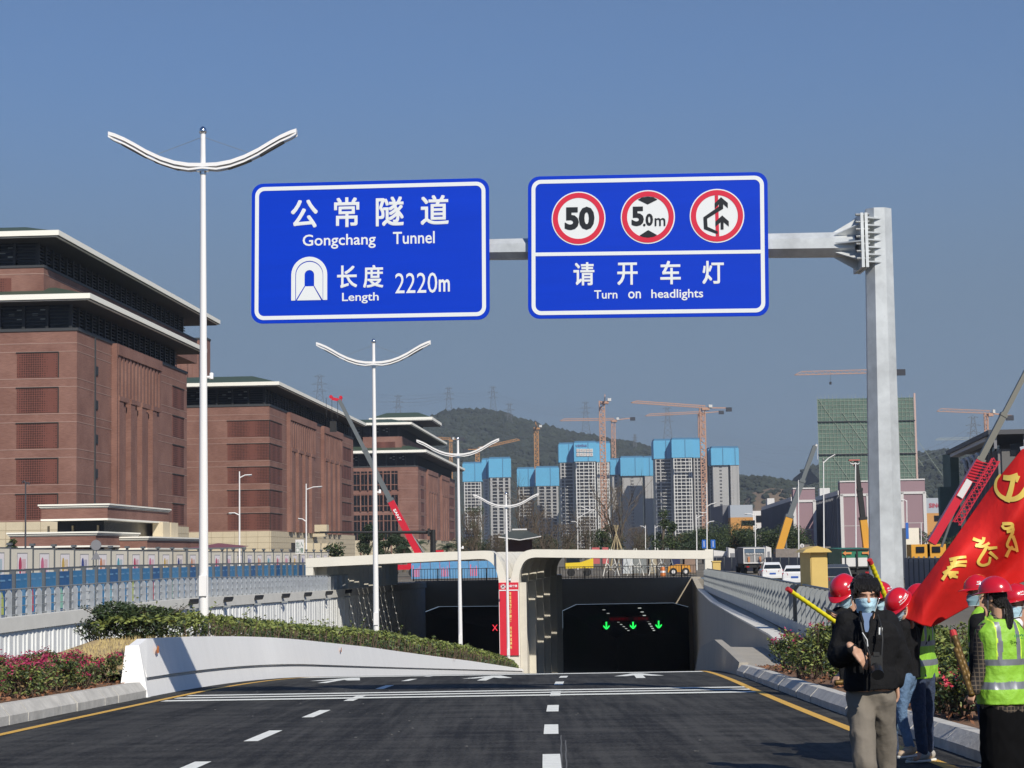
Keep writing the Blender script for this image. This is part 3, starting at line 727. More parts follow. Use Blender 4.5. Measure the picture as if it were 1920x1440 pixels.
def draw_r(root, P, W, H):
    sx, sy = W / 1850, H / 1110
    X0, T = 35, (lambda x: 80 - 30 * (x - 30) / 1850)
    Q = lambda x, y, d=.005: P((x - X0) * sx, H - (y - T(x)) * sy, d)
    mb = MB(); mb.poly([Q(90, 675), Q(90, 703), Q(1836, 680), Q(1836, 652)])
    def ch(mb, s, x0, y0, x1, y1, w=.02, d=.005):
        tt = T((x0 + x1) / 2)
        text(mb, s, lambda u, v: P((u - X0) * sx, H - (v - tt) * sy, d), x0, y1, x1, y0, w, .018 if w > .02 else 0)
    for s, a, b, t, d in (('请', 388, 550, 750, 930), ('开', 727, 884, 752, 925), ('车', 1058, 1215, 738, 920), ('灯', 1380, 1545, 738, 916)): ch(mb, s, a, t, b, d, .022)
    ch(mb, 'Turn', 548, 966, 727, 1032, .012); ch(mb, 'on', 810, 975, 908, 1030, .012); ch(mb, 'headlights', 988, 957, 1385, 1044, .012)
    mb.build('lettering', m_swhite, root)
    def disc(cx, cy, r, d, m, nm, par, r1=None):
        mb = MB(); n = 48; o = [P((cx + r * math.cos(2 * math.pi * k / n) - X0) * sx, H - (cy - r * math.sin(2 * math.pi * k / n) - T(cx)) * sy, d) for k in range(n)]
        if r1: i = [P((cx + r1 * math.cos(2 * math.pi * k / n) - X0) * sx, H - (cy - r1 * math.sin(2 * math.pi * k / n) - T(cx)) * sy, d) for k in range(n)]; mb.add(o + i, [(k, (k + 1) % n, n + (k + 1) % n, n + k) for k in range(n)])
        else: mb.poly(o)
        return mb.build(nm, m, par)
    for i, (cx, cy) in enumerate(((429, 408), (965, 398), (1496, 390))):
        b = disc(cx, cy, 209, .005, m_swhite, 'roundel', root); b['label'] = ('speed limit 50 roundel', 'height limit 5.0 m roundel', 'no overtaking roundel')[i]
        disc(cx, cy, 200, .009, m_sred, 'ring', b, 160)
        mb = MB(); q = lambda x, y, d=.013: P((x - X0) * sx, H - (y - T(cx)) * sy, d)
        if i == 0: text(mb, '50', lambda u, v: q(u, v), 322, 498, 553, 318, .045)
        if i == 1:
            text(mb, '5', lambda u, v: q(u, v), 840, 467, 935, 316, .045); text(mb, '.', lambda u, v: q(u, v), 928, 470, 948, 450, .03)
            text(mb, '0', lambda u, v: q(u, v), 948, 467, 1005, 372, .04); text(mb, 'm', lambda u, v: q(u, v), 1018, 470, 1100, 408, .01)
            mb.poly([q(890, 262), q(920, 246), q(965, 240), q(1008, 246), q(1040, 264), q(965, 300)]); mb.poly([q(900, 542), q(967, 500), q(1036, 540), q(1010, 553), q(965, 559), q(925, 553)])
        if i == 2:
            m2 = MB(); m2.poly([q(x, y, .010) for x, y in ((1480, 232), (1506, 232), (1512, 548), (1486, 548))]); m2.build('bar', m_sred, b)
            mb.poly([q(x, y) for x, y in ((1528, 246), (1580, 292), (1580, 332), (1546, 300), (1546, 300), (1512, 300), (1480, 335), (1480, 292))])
            mb.poly([q(x, y) for x, y in ((1512, 300), (1544, 300), (1544, 338), (1512, 328))])
            mb.poly([q(x, y) for x, y in ((1512, 318), (1544, 336), (1418, 412), (1392, 400))]); mb.poly([q(x, y) for x, y in ((1392, 400), (1420, 408), (1424, 478), (1396, 490))]); mb.poly([q(x, y) for x, y in ((1396, 490), (1424, 474), (1502, 512), (1500, 532))])
            mb.poly([q(x, y) for x, y in ((1536, 388), (1586, 434), (1586, 474), (1552, 444), (1546, 440), (1546, 496), (1524, 496), (1524, 440), (1484, 474), (1484, 434))])
        mb.build('figure', m_sblk, b)
sign_board('road_sign', 'blue sign reading Gongchang Tunnel with a white tunnel symbol and length 2220m', ((470, 345), (916, 333.5), (473, 607), (919, 599)), draw_l)
sign_board('road_sign', 'blue sign with three red-rimmed discs above Turn on headlights', ((988, 331), (1438, 322.5), (992, 598), (1443, 592)), draw_r)

# ================================================================ STREET LAMPS ON THE MEDIAN
m_lampw = mat('white_lamp_paint', (.8, .78, .76), .35, coat=.3); m_led = mat('led_module', (.12, .12, .12), .4, metal=.3); m_chrome = mat('chrome', (.7, .7, .7), .15, metal=1)
def make_lamp(base, Hh):
    root = thing('street_lamp', 'tall white street lamp with two gull-wing arms rising from the hedge, nearest and tallest', 'street lamp', base, 'white gull-wing street lamps along the median')
    b = Vector(base)
    mb = MB(); mb.tube(b, b + Vector((0, 0, Hh - .15)), .125, .062, n=16, cap=False); mb.build('pole', m_lampw, root, smooth=True)
    mb = MB(); mb.box(b.x - .25, b.y - .25, b.z - .1, b.x + .25, b.y + .25, b.z + .04); mb.tube(b + Vector((0, 0, .04)), b + Vector((0, 0, .5)), .2, .12, n=12); mb.build('base_flange', m_lampw, root)
    mb = MB(); mb.lathe(b + Vector((0, 0, Hh - .15)), [(.085, 0), (.095, .05), (.08, .12), (.03, .17)], 12); mb.build('finial', m_chrome, root, smooth=True)
    mb = MB(); mb.box(b.x - .09, b.y - .16, b.z + 1.0, b.x + .09, b.y - .1, b.z + 1.5); mb.build('access_hatch', m_lampw, root)
    # arms: centre 1.03 m under the tip, rising to the ends
    prof = [(0, 0), (.35, .01), (.7, .07), (1.05, .19), (1.4, .36), (1.7, .54), (1.95, .68), (2.2, .79), (2.36, .84)]
    za = b.z + Hh - 1.02
    for s in (-1, 1):
        mb = MB(); secs = []
        for x, z in prof:
            w = .13
            secs.append([Vector((b.x + s * x, b.y + q * w, za + z + t)) for q, t in ((-1, .09), (1, .09), (1, .0), (-1, .0))])
        mb.loft(secs, close=True, caps=True); arm = mb.build('arm', m_lampw, root)
        mb = MB()
        for q in (-1, 1):
            secs = []
            for x, z in prof: secs.append([Vector((b.x + s * x, b.y + q * .13 + o, za + z + t - (.075 if 0 < x < 2.3 else .03))) for o, t in ((-.014, .024), (.014, .024), (.014, -.024), (-.014, -.024))])
            mb.loft(secs, close=True, caps=True)
        mb.build('lower_rail', m_lampw, arm)
        for x0, x1 in ((.62, 1.2), (1.42, 2.02)):
            z0, z1 = lerpt(x0, prof), lerpt(x1, prof)
            mb = MB(); mb.bar((b.x + s * x0, b.y, za + z0 - .07), (b.x + s * x1, b.y, za + z1 - .07), .22, .09); mb.build('led_panel', m_led, arm)
    mb = MB(); mb.tube((b.x, b.y, za - .18), (b.x, b.y, za - .01), .085, n=12); mb.box(b.x - .15, b.y - .11, za - .1, b.x + .15, b.y + .11, za); mb.build('clamp', m_chrome, root)
    mb = MB()
    for s in (-1, 1): mb.tube((b.x, b.y, za + .78), (b.x + s * 1.25, b.y, za + .32), .006, n=4)
    mb.build('stay_wire', m_gald, root)
    mb = MB(); mb.tube((b.x + .1, b.y, b.z + 6.4), (b.x + .2, b.y, b.z + 6.4), .035, n=8); mb.tube((b.x + .2, b.y - .02, b.z + 6.35), (b.x + .2, b.y + .02, b.z + 6.5), .05, n=8); mb.build('sensor', m_lampw, root)
    return root
def lamp_spot(px, py, ytop, H):
    """distance at which a lamp of height H standing on the median soil has its tip at that height"""
    best = min((abs(at(px, ytop, y).z - (MZ(y) + H)), y) for y in rng(60, 160, 1001)); y = best[1]; p = at(px, py, y); return (p.x, y, MZ(y))
p = at(382, 1188, 47.5); z0 = MZ(47.5); LH = at(379, 239, 47.5).z - z0
lamp0 = make_lamp((p.x, 47.5, z0), LH)
for px, py, yt, lb in ((705.5, 1191, 636, 'second from the near end, standing in the hedge beyond the tallest lamp'), (863.5, 1209, 820, 'third from the near end, standing before the left tunnel mouth'), (953.5, 1236, 923, 'farthest of the row, standing before the red banner')):
    q = lamp_spot(px, py, yt, LH); q = (q[0], min(q[1], 139.5), q[2]); copy_tree(lamp0, loc=q, label='white gull-wing lamp ' + lb); print('lamp', q)
# ================================================================ BUILDINGS
def brick():
    m = mat('red_brick', (.18, .083, .062), .85, bump=.15, bscale=3)
    nt = m.node_tree; b = nt.nodes['Principled BSDF']; tc = nt.nodes.new('ShaderNodeTexCoord')
    def nz(sc, st):
        mp = nt.nodes.new('ShaderNodeMapping'); mp.inputs['Scale'].default_value = st
        n = nt.nodes.new('ShaderNodeTexNoise'); n.inputs['Scale'].default_value = sc; n.inputs['Detail'].default_value = 5
        nt.links.new(tc.outputs['Object'], mp.inputs[0]); nt.links.new(mp.outputs[0], n.inputs['Vector']); return n
    a = nz(.25, (1, 1, 1)); c = nz(3.0, (.5, .5, 5)); mm = nt.nodes.new('ShaderNodeMath'); mm.operation = 'ADD'
    nt.links.new(a.outputs[0], mm.inputs[0]); nt.links.new(c.outputs[0], mm.inputs[1])
    dv = nt.nodes.new('ShaderNodeMath'); dv.operation = 'MULTIPLY'; dv.inputs[1].default_value = .5; nt.links.new(mm.outputs[0], dv.inputs[0])
    rp = nt.nodes.new('ShaderNodeValToRGB'); rp.color_ramp.elements[0].position = .36; rp.color_ramp.elements[1].position = .64
    rp.color_ramp.elements[0].color = (.155, .07, .052, 1); rp.color_ramp.elements[1].color = (.262, .138, .106, 1)
    nt.links.new(dv.outputs[0], rp.inputs[0]); nt.links.new(rp.outputs[0], b.inputs['Base Color'])
    return m
m_brick = brick()
def lattice():
    m = mat('brick_lattice', (.14, .035, .025), .85)
    nt = m.node_tree; b = nt.nodes['Principled BSDF']; tc = nt.nodes.new('ShaderNodeTexCoord')
    v = nt.nodes.new('ShaderNodeTexVoronoi'); v.inputs['Scale'].default_value = 3.6; v.inputs['Randomness'].default_value = .1
    nt.links.new(tc.outputs['Object'], v.inputs['Vector'])
    rp = nt.nodes.new('ShaderNodeValToRGB'); rp.color_ramp.elements[0].position = .35; rp.color_ramp.elements[1].position = .5
    rp.color_ramp.elements[0].color = (.05, .016, .012, 1); rp.color_ramp.elements[1].color = (.15, .052, .038, 1)
    nt.links.new(v.outputs['Distance'], rp.inputs[0]); nt.links.new(rp.outputs[0], b.inputs['Base Color'])
    return m
m_lat = lattice()
m_band = mat('pale_mortar_band', (.36, .24, .2), .8)
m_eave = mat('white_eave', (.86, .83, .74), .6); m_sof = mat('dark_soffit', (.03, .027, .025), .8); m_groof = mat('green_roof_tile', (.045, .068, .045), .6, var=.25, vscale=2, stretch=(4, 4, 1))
m_louv = mat('dark_louvre', (.02, .022, .024), .6); m_lglass = mat('dark_glass', (.012, .014, .018), .25, spec=.25); m_cstone = mat('cream_stone', (.56, .48, .34), .75, var=.06, vscale=1)
m_joint = mat('stone_joint', (.33, .27, .18), .8); m_cap = mat('dark_coping', (.04, .042, .045), .6)
m_gapbright = mat('painted_gap_brightness', (.4, .42, .4), .7)  # pale colour stands for brightness seen between the louvres

def eave(root, fr, u0, u1, v0, v1, z0, z1, rise=1.3, setb=5.0, band='eave'):
    mb = MB(); mb.mi = 0
    t = z1 - z0
    # stepped white fascia
    mb.fbox(fr, u0, u1, v0, v1, z0 + t * .3, z1)
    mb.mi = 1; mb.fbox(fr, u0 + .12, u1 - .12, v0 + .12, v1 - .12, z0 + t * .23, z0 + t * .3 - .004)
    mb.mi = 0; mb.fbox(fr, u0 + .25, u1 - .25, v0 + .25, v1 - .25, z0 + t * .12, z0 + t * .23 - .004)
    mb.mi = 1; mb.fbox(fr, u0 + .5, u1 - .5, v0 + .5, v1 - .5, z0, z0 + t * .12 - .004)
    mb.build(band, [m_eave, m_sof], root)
    mb = MB()
    a = [fr(u0 + .6, v0 + .6, z1 + .01), fr(u1 - .6, v0 + .6, z1 + .01), fr(u1 - .6, v1 - .6, z1 + .01), fr(u0 + .6, v1 - .6, z1 + .01)]
    b = [fr(u0 + setb, v0 + setb, z1 + rise), fr(u1 - setb, v0 + setb, z1 + rise), fr(u1 - setb, v1 - setb, z1 + rise), fr(u0 + setb, v1 - setb, z1 + rise)]
    mb.add(a + b, [(0, 1, 5, 4), (1, 2, 6, 5), (2, 3, 7, 6), (3, 0, 4, 7), (4, 5, 6, 7)])
    mb.build('roof', m_groof, root)
def louvre_band(root, fr, u0, u1, v0, v1, z0, z1, step=2.9):
    mb = MB(); mb.fbox(fr, u0 + .5, u1 - .5, v0 + .5, v1 - .5, z0, z1); core = mb.build('louvre_storey', m_lglass, root)
    mb = MB()
    u = u0 + .25
    while u < u1:
        mb.fbox(fr, u, u + .35, v0 + .05, v0 + .5, z0, z1); u += step
    v = v0
    while v < v1:
        mb.fbox(fr, u0 + .05, u0 + .5, v, v + .35, z0, z1); v += step
    mb.build('mullions', m_louv, core)
    mb = MB(); k = 0; z = z0 + .1
    while z < z1 - .1:
        mb.fbox(fr, u0 + .3, u1 - .3, v0 + .28, v0 + .4, z, z + .14)
        mb.fbox(fr, u0 + .28, u0 + .4, v0 + .3, v1 - .3, z, z + .14); z += .42
    mb.build('louvre_blades', m_louv, core)
    mb = MB(); v = v0 + step
    for k in range(int((v1 - v0) / step) - 1):
        if k % 5 in (0, 1, 3):
            for j in range(3): mb.fbox(fr, u0 + .42, u0 + .47, v + .5 + (j % 2) * .9, v + 1.1 + (j % 2) * 1.0, z1 - .7 - j * .5, z1 - .45 - j * .5)
        v += step
    mb.build('painted_bright_gaps', m_gapbright, core)  # solid pale plates, their brightness is put into the colour

def brick_block(name, label, px, yref, X0, U, V, zt, floors, panels_v, panels_u, fins, wins=None, lower=(27.4, 30.7, 31.6), group='brick university style blocks', eav=(2.2, 61), upper=None, cream=True, slot=None, u_start=0.0, tiers_only=False):
    m = .061
    pxa = px - ROLL * (yref - 720)
    Y = X0 / ((pxa - 960) / F - m)
    C = Vector((X0 + m * Y, Y, 0)); fr = frame(C, m)
    root = thing(name, label, 'building', (C.x, C.y, G), group)
    z = lambda h: CAMZ + h
    b0 = 4.6 if cream else -2.7
    mb = MB(); mb.fbox(fr, 0, U, 0, V, z(b0), z(lower[0])); w = mb.build('wall', m_brick, root)
    mb = MB(); mb.fbox(fr, -.12, U + .1, -.12, V, z(lower[0]), z(lower[0]) + .35); mb.build('coping', m_cap, w)
    mb = MB(); fh = (lower[0] - 1.6 - b0) / floors
    for k in range(floors + 1):
        zz = z(b0 + fh * k) + .1
        for d in (0, -1.0):
            if k == 0 and d < 0: continue
            mb.fbox(fr, -.03, U + .03, -.03, V + .03, zz + d, zz + d + .07)
    mb.build('brick_band', m_band, w)
    if cream:
        mb = MB(); mb.fbox(fr, -.25, U + .2, -.25, V, z(-2.7), z(b0)); c = mb.build('stone_base', m_cstone, root)
        mb = MB(); k = 0
        for j in range(1, 7): mb.fbox(fr, -.27, U + .22, -.27, V, z(b0) - j * 1.02, z(b0) - j * 1.02 + .05)
        u = 0
        while u < U: mb.fbox(fr, u, u + .05, -.27, -.2, z(-2.7), z(b0)); u += 2.1
        v = 0
        while v < V: mb.fbox(fr, -.27, -.2, v, v + .05, z(-2.7), z(b0)); v += 2.1
        mb.build('stone_joints', m_joint, c)
    for k in range(floors):
        z0 = z(b0 + fh * k) + .28; z1 = z(b0 + fh * (k + 1)) - 1.0
        for v0, v1 in panels_v:
            mb = MB(); mb.fbox(fr, -.04, .1, v0, v1, z0, z1); mb.build('lattice_panel', m_lat, w)
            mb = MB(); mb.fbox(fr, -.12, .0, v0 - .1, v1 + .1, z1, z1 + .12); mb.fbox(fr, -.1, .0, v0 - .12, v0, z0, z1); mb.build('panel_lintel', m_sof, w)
        for u0, u1 in panels_u:
            mb = MB(); mb.fbox(fr, u0, u1, -.04, .1, z0, z1); mb.build('lattice_panel', m_lat, w)
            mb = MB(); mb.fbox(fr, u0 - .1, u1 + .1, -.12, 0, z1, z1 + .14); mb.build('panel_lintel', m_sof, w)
    if wins:
        v0, v1, n = wins; st = (v1 - v0) / n
        for k, (a, b) in enumerate(((b0 - 6, 12.2), (13.4, 18.6), (19.8, 25.6))):
            for i in range(n):
                va = v0 + i * st
                mb = MB(); mb.fbox(fr, -.06, .2, va + .2, va + st - .2, z(a), z(b)); f = mb.build('window', m_lglass, root)
                mb = MB()
                mb.fbox(fr, -.5, -.07, va - .18, va + .18, z(a), z(b)); mb.fbox(fr, -.12, -.07, va + st * .5 - .06, va + st * .5 + .06, z(a), z(b))
                zz = a + 1.5
                while zz < b: mb.fbox(fr, -.14, -.07, va + .2, va + st - .2, z(zz), z(zz) + .25); zz += 3.4
                mb.build('frame', m_brick if i % 2 else m_brick, f)
    # projecting fins and recessed bays on the long face
    top = z(lower[0])
    for (u0, u1, n1, n2) in fins:
        mb = MB(); mb.fbox(fr, u0 - .6, u0, -.7, .1, z(b0), top + .1); mb.fbox(fr, u0 - .05, u1 + .1, -.75, 0, top - 1.3, top + .1)
        mb.build('bay_frame', m_brick, w)
        st = (u1 - u0) / n1
        for i in range(n1):
            mb = MB(); mb.fbox(fr, u0 + st * i + st * .45, u0 + st * (i + 1), -.6, 0, top - 6.6, top - 1.3); mb.build('upper_fin', m_brick, w)
        st = (u1 - u0) / n2
        for i in range(n2):
            a = u0 + st * i; mb = MB()
            mb.fbox(fr, a, a + st * .38, -.85, 0, z(b0), top - 6.6); mb.fbox(fr, a + st * .55, a + st * .72, -.6, 0, z(b0), top - 7.6)
            mb.fbox(fr, a - .02, a + st * .8, -.95, 0, top - 7.2, top - 6.6 + .004)
            mb.build('lower_fin', m_brick, w)
    if slot:
        mb = MB()
        for k in range(floors): mb.fbox(fr, slot, slot + 1.1, -.12, .2, z(b0 + fh * k) + 1.2, z(b0 + fh * k) + 2.3)
        mb.build('slot_window', m_louv, w)
        mb = MB(); mb.fbox(fr, slot - .3, slot, -.14, .2, z(b0), z(lower[0])); mb.build('downpipe', m_cap, w)
    louvre_band(root, fr, .9, U - .9, .9, V, z(lower[0]) + .35, z(lower[1]))
    eave(root, fr, -eav[0], eav[1], -eav[0], V + 3, z(lower[1]), z(lower[2]), 1.6, 6)
    return root, fr, z, w
def fb(mb, fr, *a): mb.fbox(fr, *a)

# nearest block
root, fr, z, w = brick_block('brick_building', 'nearest red brick block, with dark latticed panels and two white eaves', 142, 800, -66.0, 57, 60, 0, 5,
    [(2.3 + 15 * k, 7.3 + 15 * k) for k in range(3)], [(48, 55)], [(16, 39, 13, 4)], eav=(2.2, 61), slot=7.8)
us, vs = 1.6, 4.6
mb = MB(); fb(mb, fr, us, 84, vs, 50, z(31.7), z(35.4)); w2 = mb.build('upper_wall', m_brick, root)
mb = MB(); fb(mb, fr, us - .1, 84, vs - .1, 50, z(35.4), z(35.7)); mb.build('coping', m_cap, w2)
mb = MB(); fb(mb, fr, us - .04, us + .2, vs + 4, vs + 12, z(32.3), z(34.2)); mb.build('lattice_panel', m_lat, w2)
mb = MB(); fb(mb, fr, us - .03, 84, vs - .03, 50, z(34.6), z(34.68)); mb.build('brick_band', m_band, w2)
louvre_band(root, fr, us + .9, 81, vs + .9, 50, z(35.7), z(38.6))
eave(root, fr, us - 2.6, 90, vs - 2.6, 53, z(38.6), z(39.5), 1.5, 6)
# taller block standing behind the second one
a_ = at(387, 636, 430); r_ = thing('brick_building', 'plain brick block rising behind the tallest street lamp, over the middle block roof', 'building', (a_.x, 430, G), 'brick university style blocks')
f_ = frame((a_.x, 430, 0), .061); mb = MB(); mb.fbox(f_, 0, 4, 0, 30, G, a_.z); w_ = mb.build('wall', m_brick, r_)
mb = MB(); mb.fbox(f_, -.15, 4.1, -.15, 30.1, a_.z + .003, a_.z + .4); mb.build('coping', m_cap, w_)
for k in range(4): mb = MB(); mb.fbox(f_, -.4, -.01, .6 + k * 2.6, 1.5 + k * 2.6, G, a_.z - 1.2); mb.build('upper_fin', m_brick, w_)
# second block
root, fr, z, w = brick_block('brick_building', 'middle red brick block, with corner lattice panels under one white eave', 505, 850, -64.6, 104, 60, 0, 5,
    [(0.02, 7.6)], [(0.02, 12), (86, 100)], [(18, 48, 12, 4), (58, 84, 12, 4)], eav=(2.2, 111), lower=(27.0, 30.3, 31.2))
for i in range(6):
    mb = MB(); mb.fbox(fr, 20 + i * 9, 27 + i * 9, -.3, .5, z(-2.7), z(2.6)); mb.build('portico_bay', m_sof, root)
    mb = MB(); mb.prism([fr(27 + i * 9, -.3, z(-2.7)), fr(28.6 + i * 9, -.3, z(-2.7)), fr(28.6 + i * 9, -.3, z(2.6)), fr(27 + i * 9, -.3, z(2.6))], Vector((1.4, 0, 0))); mb.build('portico_fin', m_cstone, root)
mb = MB(); mb.fbox(fr, 44, 47, -3.2, -.3, z(4.9), z(6.3)); mb.fbox(fr, 44.4, 46.6, -2.8, -.3, z(3.9), z(4.88)); mb.build('entrance_hood', m_cstone, root)
# third block
root, fr, z, w = brick_block('brick_building', 'farthest red brick block with tall windows on its end wall and stepped white eaves', 783, 850, -65.0, 123, 46, 0, 5,
    [], [(8, 16), (100, 118)], [(24, 55, 8, 4), (68, 96, 8, 4)], eav=(3, 133), wins=(6, 20, 6), lower=(26.8, 30.7, 31.8))
mb = MB(); fb(mb, fr, 1, 100, 5, 17, z(31.8), z(36.2)); w2 = mb.build('upper_wall', m_brick, root)
mb = MB(); fb(mb, fr, .9, 100, 7, 14, z(32.6), z(34.6)); mb.build('lattice_panel', m_lat, w2)
louvre_band(root, fr, 2, 98, 6, 30, z(36.2), z(39.4)); eave(root, fr, -1.5, 112, 1.6, 30, z(39.4), z(40.4), 1.5, 7)
# roof pavilion farther back
p = at(818, 781, 720); fr = frame((p.x - 3, 720, 0), .061)
root = thing('brick_building', 'green-roofed brick pavilion storey showing above the farthest brick block', 'building', (p.x - 3, 720, G), 'brick university style blocks')
mb = MB(); fb(mb, fr, 4, 30, 5, 20, G, z(47)); mb.build('wall', m_brick, root)
louvre_band(root, fr, 4, 30, 5, 20, z(47), z(50)); eave(root, fr, 0, 36, -1.5, 22.5, z(50), z(51.5), 2.2, 6)

# entrance pavilion with flat cantilevered slabs
m = .061; X0 = -54.2; Y = X0 / ((205 - 2 - 960) / F - m); fr = frame((X0 + m * Y, Y, 0), m); z = lambda h: CAMZ + h
root = thing('entrance_pavilion', 'low brick and cream pavilion with stacked flat roofs before the nearest brick block', 'pavilion', fr(0, 0, G))
def slab(u0, u1, v0, v1, z0, z1, nm='roof_slab'):
    h = z1 - z0; mb = MB(); mb.mi = 0; mb.fbox(fr, u0 + .3, u1 - .3, v0 + .3, v1 - .3, z0 + .18, z1 - .42)
    mb.mi = 1; mb.fbox(fr, u0 + .25, u1 - .25, v0 + .25, v1 - .25, z0, z0 + .176)
    for a, b, c, mi in ((0, .16, 0, 1), (.165, .22, .1, 2), (.225, .32, .12, 1), (.325, .37, .2, 2), (.374, .42, .22, 1)):
        mb.mi = mi; mb.fbox(fr, u0 + c, u1 - c, v0 + c, v1 - c, z1 - b, z1 - a)
    mb.build(nm, [m_brick, m_cstone if 0 else m_eave, m_sof], root)
slab(0, 27, 0, 7.6, z(4.1), z(5.8)); slab(-2.2, 15, .6, 10.2, z(1.3), z(2.9)); slab(7, 33, -2.4, 5, z(1.0), z(2.4))
mb = MB(); fb(mb, fr, 3, 24, 1.4, 6.4, z(-2.7), z(4.1)); mb.build('glazed_core', m_lglass, root)
mb = MB()
for v in (1.9, 4.6, 7.2): fb(mb, fr, 2.6, 2.9, v, v + .16, z(-2.7), z(3.6))
mb.build('mullions', m_joint, root)
mb = MB(); fb(mb, fr, .5, 14, 3.0, 9.0, z(-2.7), z(1.2)); mb.build('porch_wall', m_brick, root)
for k in range(2):
    mb = MB(); mb.prism([fr(22 + k * 4, 1.0, z(2.4)), fr(25.4 + k * 4, 1.0, z(2.4)), fr(25.4 + k * 4, 1.0, z(4.2)), fr(22 + k * 4, 1.0, z(4.2))], Vector((1.2, 0, .0))); mb.build('cream_fin', m_cstone, root)

# ---------------------------------------------------------------- hoardings and poster boards on the left
m_gside0 = mat('poster_frame_grey', (.3, .29, .29), .7); m_board = mat('pale_hoarding', (.74, .68, .56), .7, var=.04, vscale=.5); m_post = mat('hoarding_post', (.1, .11, .12), .6)
m_pink = mat('poster_pale', (.82, .76, .76), .6); prints = [mat('print_%s' % n, c, .6) for n, c in (('orange', (.6, .25, .12)), ('teal', (.1, .35, .42)), ('crimson', (.5, .06, .12)), ('rose', (.6, .15, .25)), ('amber', (.6, .4, .1)), ('navy', (.05, .07, .25)))]
X2 = lambda y: -40 + .097 * (y) - 1
hz = CAMZ
cnt = 0
HB = 'white site hoarding panels between grey posts'
def hoard(i, y, L, zt):
    fr = frame((X2(y), y, 0), .097)
    root = thing('hoarding_panel', ordinal(i + 1) + ' white hoarding bay from the left, with a %s poster print' % ('orange', 'teal', 'crimson', 'rose', 'amber', 'navy')[i % 6], 'hoarding', fr(0, 0, G), HB)
    mb = MB(); mb.fbox(fr, 0, L - .14, 0, .06, G, zt); mb.build('board', m_board, root)
    mb = MB(); mb.fbox(fr, L - .14, L, -.06, .1, G, zt + .12); mb.fbox(fr, L - .24, L + .1, -.12, .16, zt + .12, zt + .26); mb.build('post', m_post, root)
    mb = MB(); mb.fbox(fr, 0, L - .14, -.02, -.003, zt - 2.12, zt - 2.1); mb.fbox(fr, 0, L - .14, -.02, -.003, zt - .06, zt); mb.build('rail', m_post, root)
    mb = MB(); mb.fbox(fr, L * .28, L * .74, -.022, -.005, zt - 2.0, zt - .3); mb.build('poster_frame', m_gside0, root)
    mb = MB(); mb.fbox(fr, L * .3, L * .72, -.03, -.024, zt - 1.93, zt - .37); ps = mb.build('poster', m_pink, root)
    c = prints[i % 6]
    mb = MB(); P = lambda a, b: fr(L * .3 + a * L * .42, -.035, zt - 1.93 + b * 1.56)
    pts = [P(.26 + .17 * math.cos(t / 12 * 6.283), .55 + .33 * math.sin(t / 12 * 6.283)) for t in range(12)]; mb.poly(pts)
    for k in range(3): mb.poly([P(.5 + .12 * k, .25), P(.55 + .12 * k, .25), P(.55 + .12 * k, .8), P(.5 + .12 * k, .8)])
    mb.build('poster_print', c, ps)
y = 106.5
for i in range(27):
    hoard(i, y, 3.9, CAMZ + lerpt(y, [(106, .85), (125, .7), (160, .55), (240, .35)])); y += 3.9
# blue poster boards
X3 = lambda y: -31.5 + .097 * y
m_pblue = mat('poster_blue', (.035, .17, .35), .5, var=.3, vscale=.45); m_plb = mat('poster_light', (.13, .29, .47), .5)
m_pbl2 = mat('poster_blue_pale', (.06, .22, .42), .5, var=.2, vscale=.6); m_pbl3 = mat('poster_blue_deep', (.02, .1, .26), .5, var=.2, vscale=.6)
cols = [mat('poster_fig_%s' % n, c, .6) for n, c in (('mint', (.25, .5, .4)), ('lime', (.45, .5, .12)), ('white', (.6, .62, .62)), ('red', (.5, .07, .1)), ('cyan', (.2, .45, .55)))]
y = 84.2
for i in range(50):
    fr = frame((X3(y), y, 0), .097); zt = CAMZ + lerpt(y, [(84, -.62), (100, -.5), (140, -.6), (190, -.9)])
    root = thing('poster_board', ordinal(i + 1) + ' blue poster board from the left, with a %s figure, behind the fin fence' % ('mint', 'lime', 'white', 'red', 'cyan')[i % 5], 'poster board', fr(0, 0, G), 'blue poster boards behind the left fence')
    mb = MB(); mb.fbox(fr, 0, 1.86, 0, .05, zt - 2.0, zt); mb.build('board', (m_pblue, m_pbl2, m_pblue, m_pbl3)[(i * 7) % 4], root)
    mb = MB(); mb.fbox(fr, 1.84, 1.99, -.14, .08, G, zt + .14); mb.fbox(fr, -.02, 1.98, .12, .2, zt + .1, zt + .2); mb.build('frame', m_post, root)
    if y < 150:
        mb = MB(); P = lambda a, b: fr(a, -.012, zt - 2.0 + b)
        mb.poly([P(.15, 1.68), P(.95, 1.68), P(.95, 1.76), P(.15, 1.76)]); mb.poly([P(1.35, 1.7), P(1.7, 1.7), P(1.7, 1.78), P(1.35, 1.78)]); mb.poly([P(1.1, .9), P(1.5, .9), P(1.5, 1.3), P(1.1, 1.3)])
        mb.build('poster_text', m_plb, root)
        mb = MB(); w = .16 + .12 * (i % 3); mb.poly([P(.55 - w, .2), P(.55 + w, .2), P(.55 + w * .8, .95), P(.55, 1.15 + .1 * (i % 4)), P(.55 - w * .7, .9)]); mb.build('poster_figure', cols[i % 5], root)
    y += 2.0
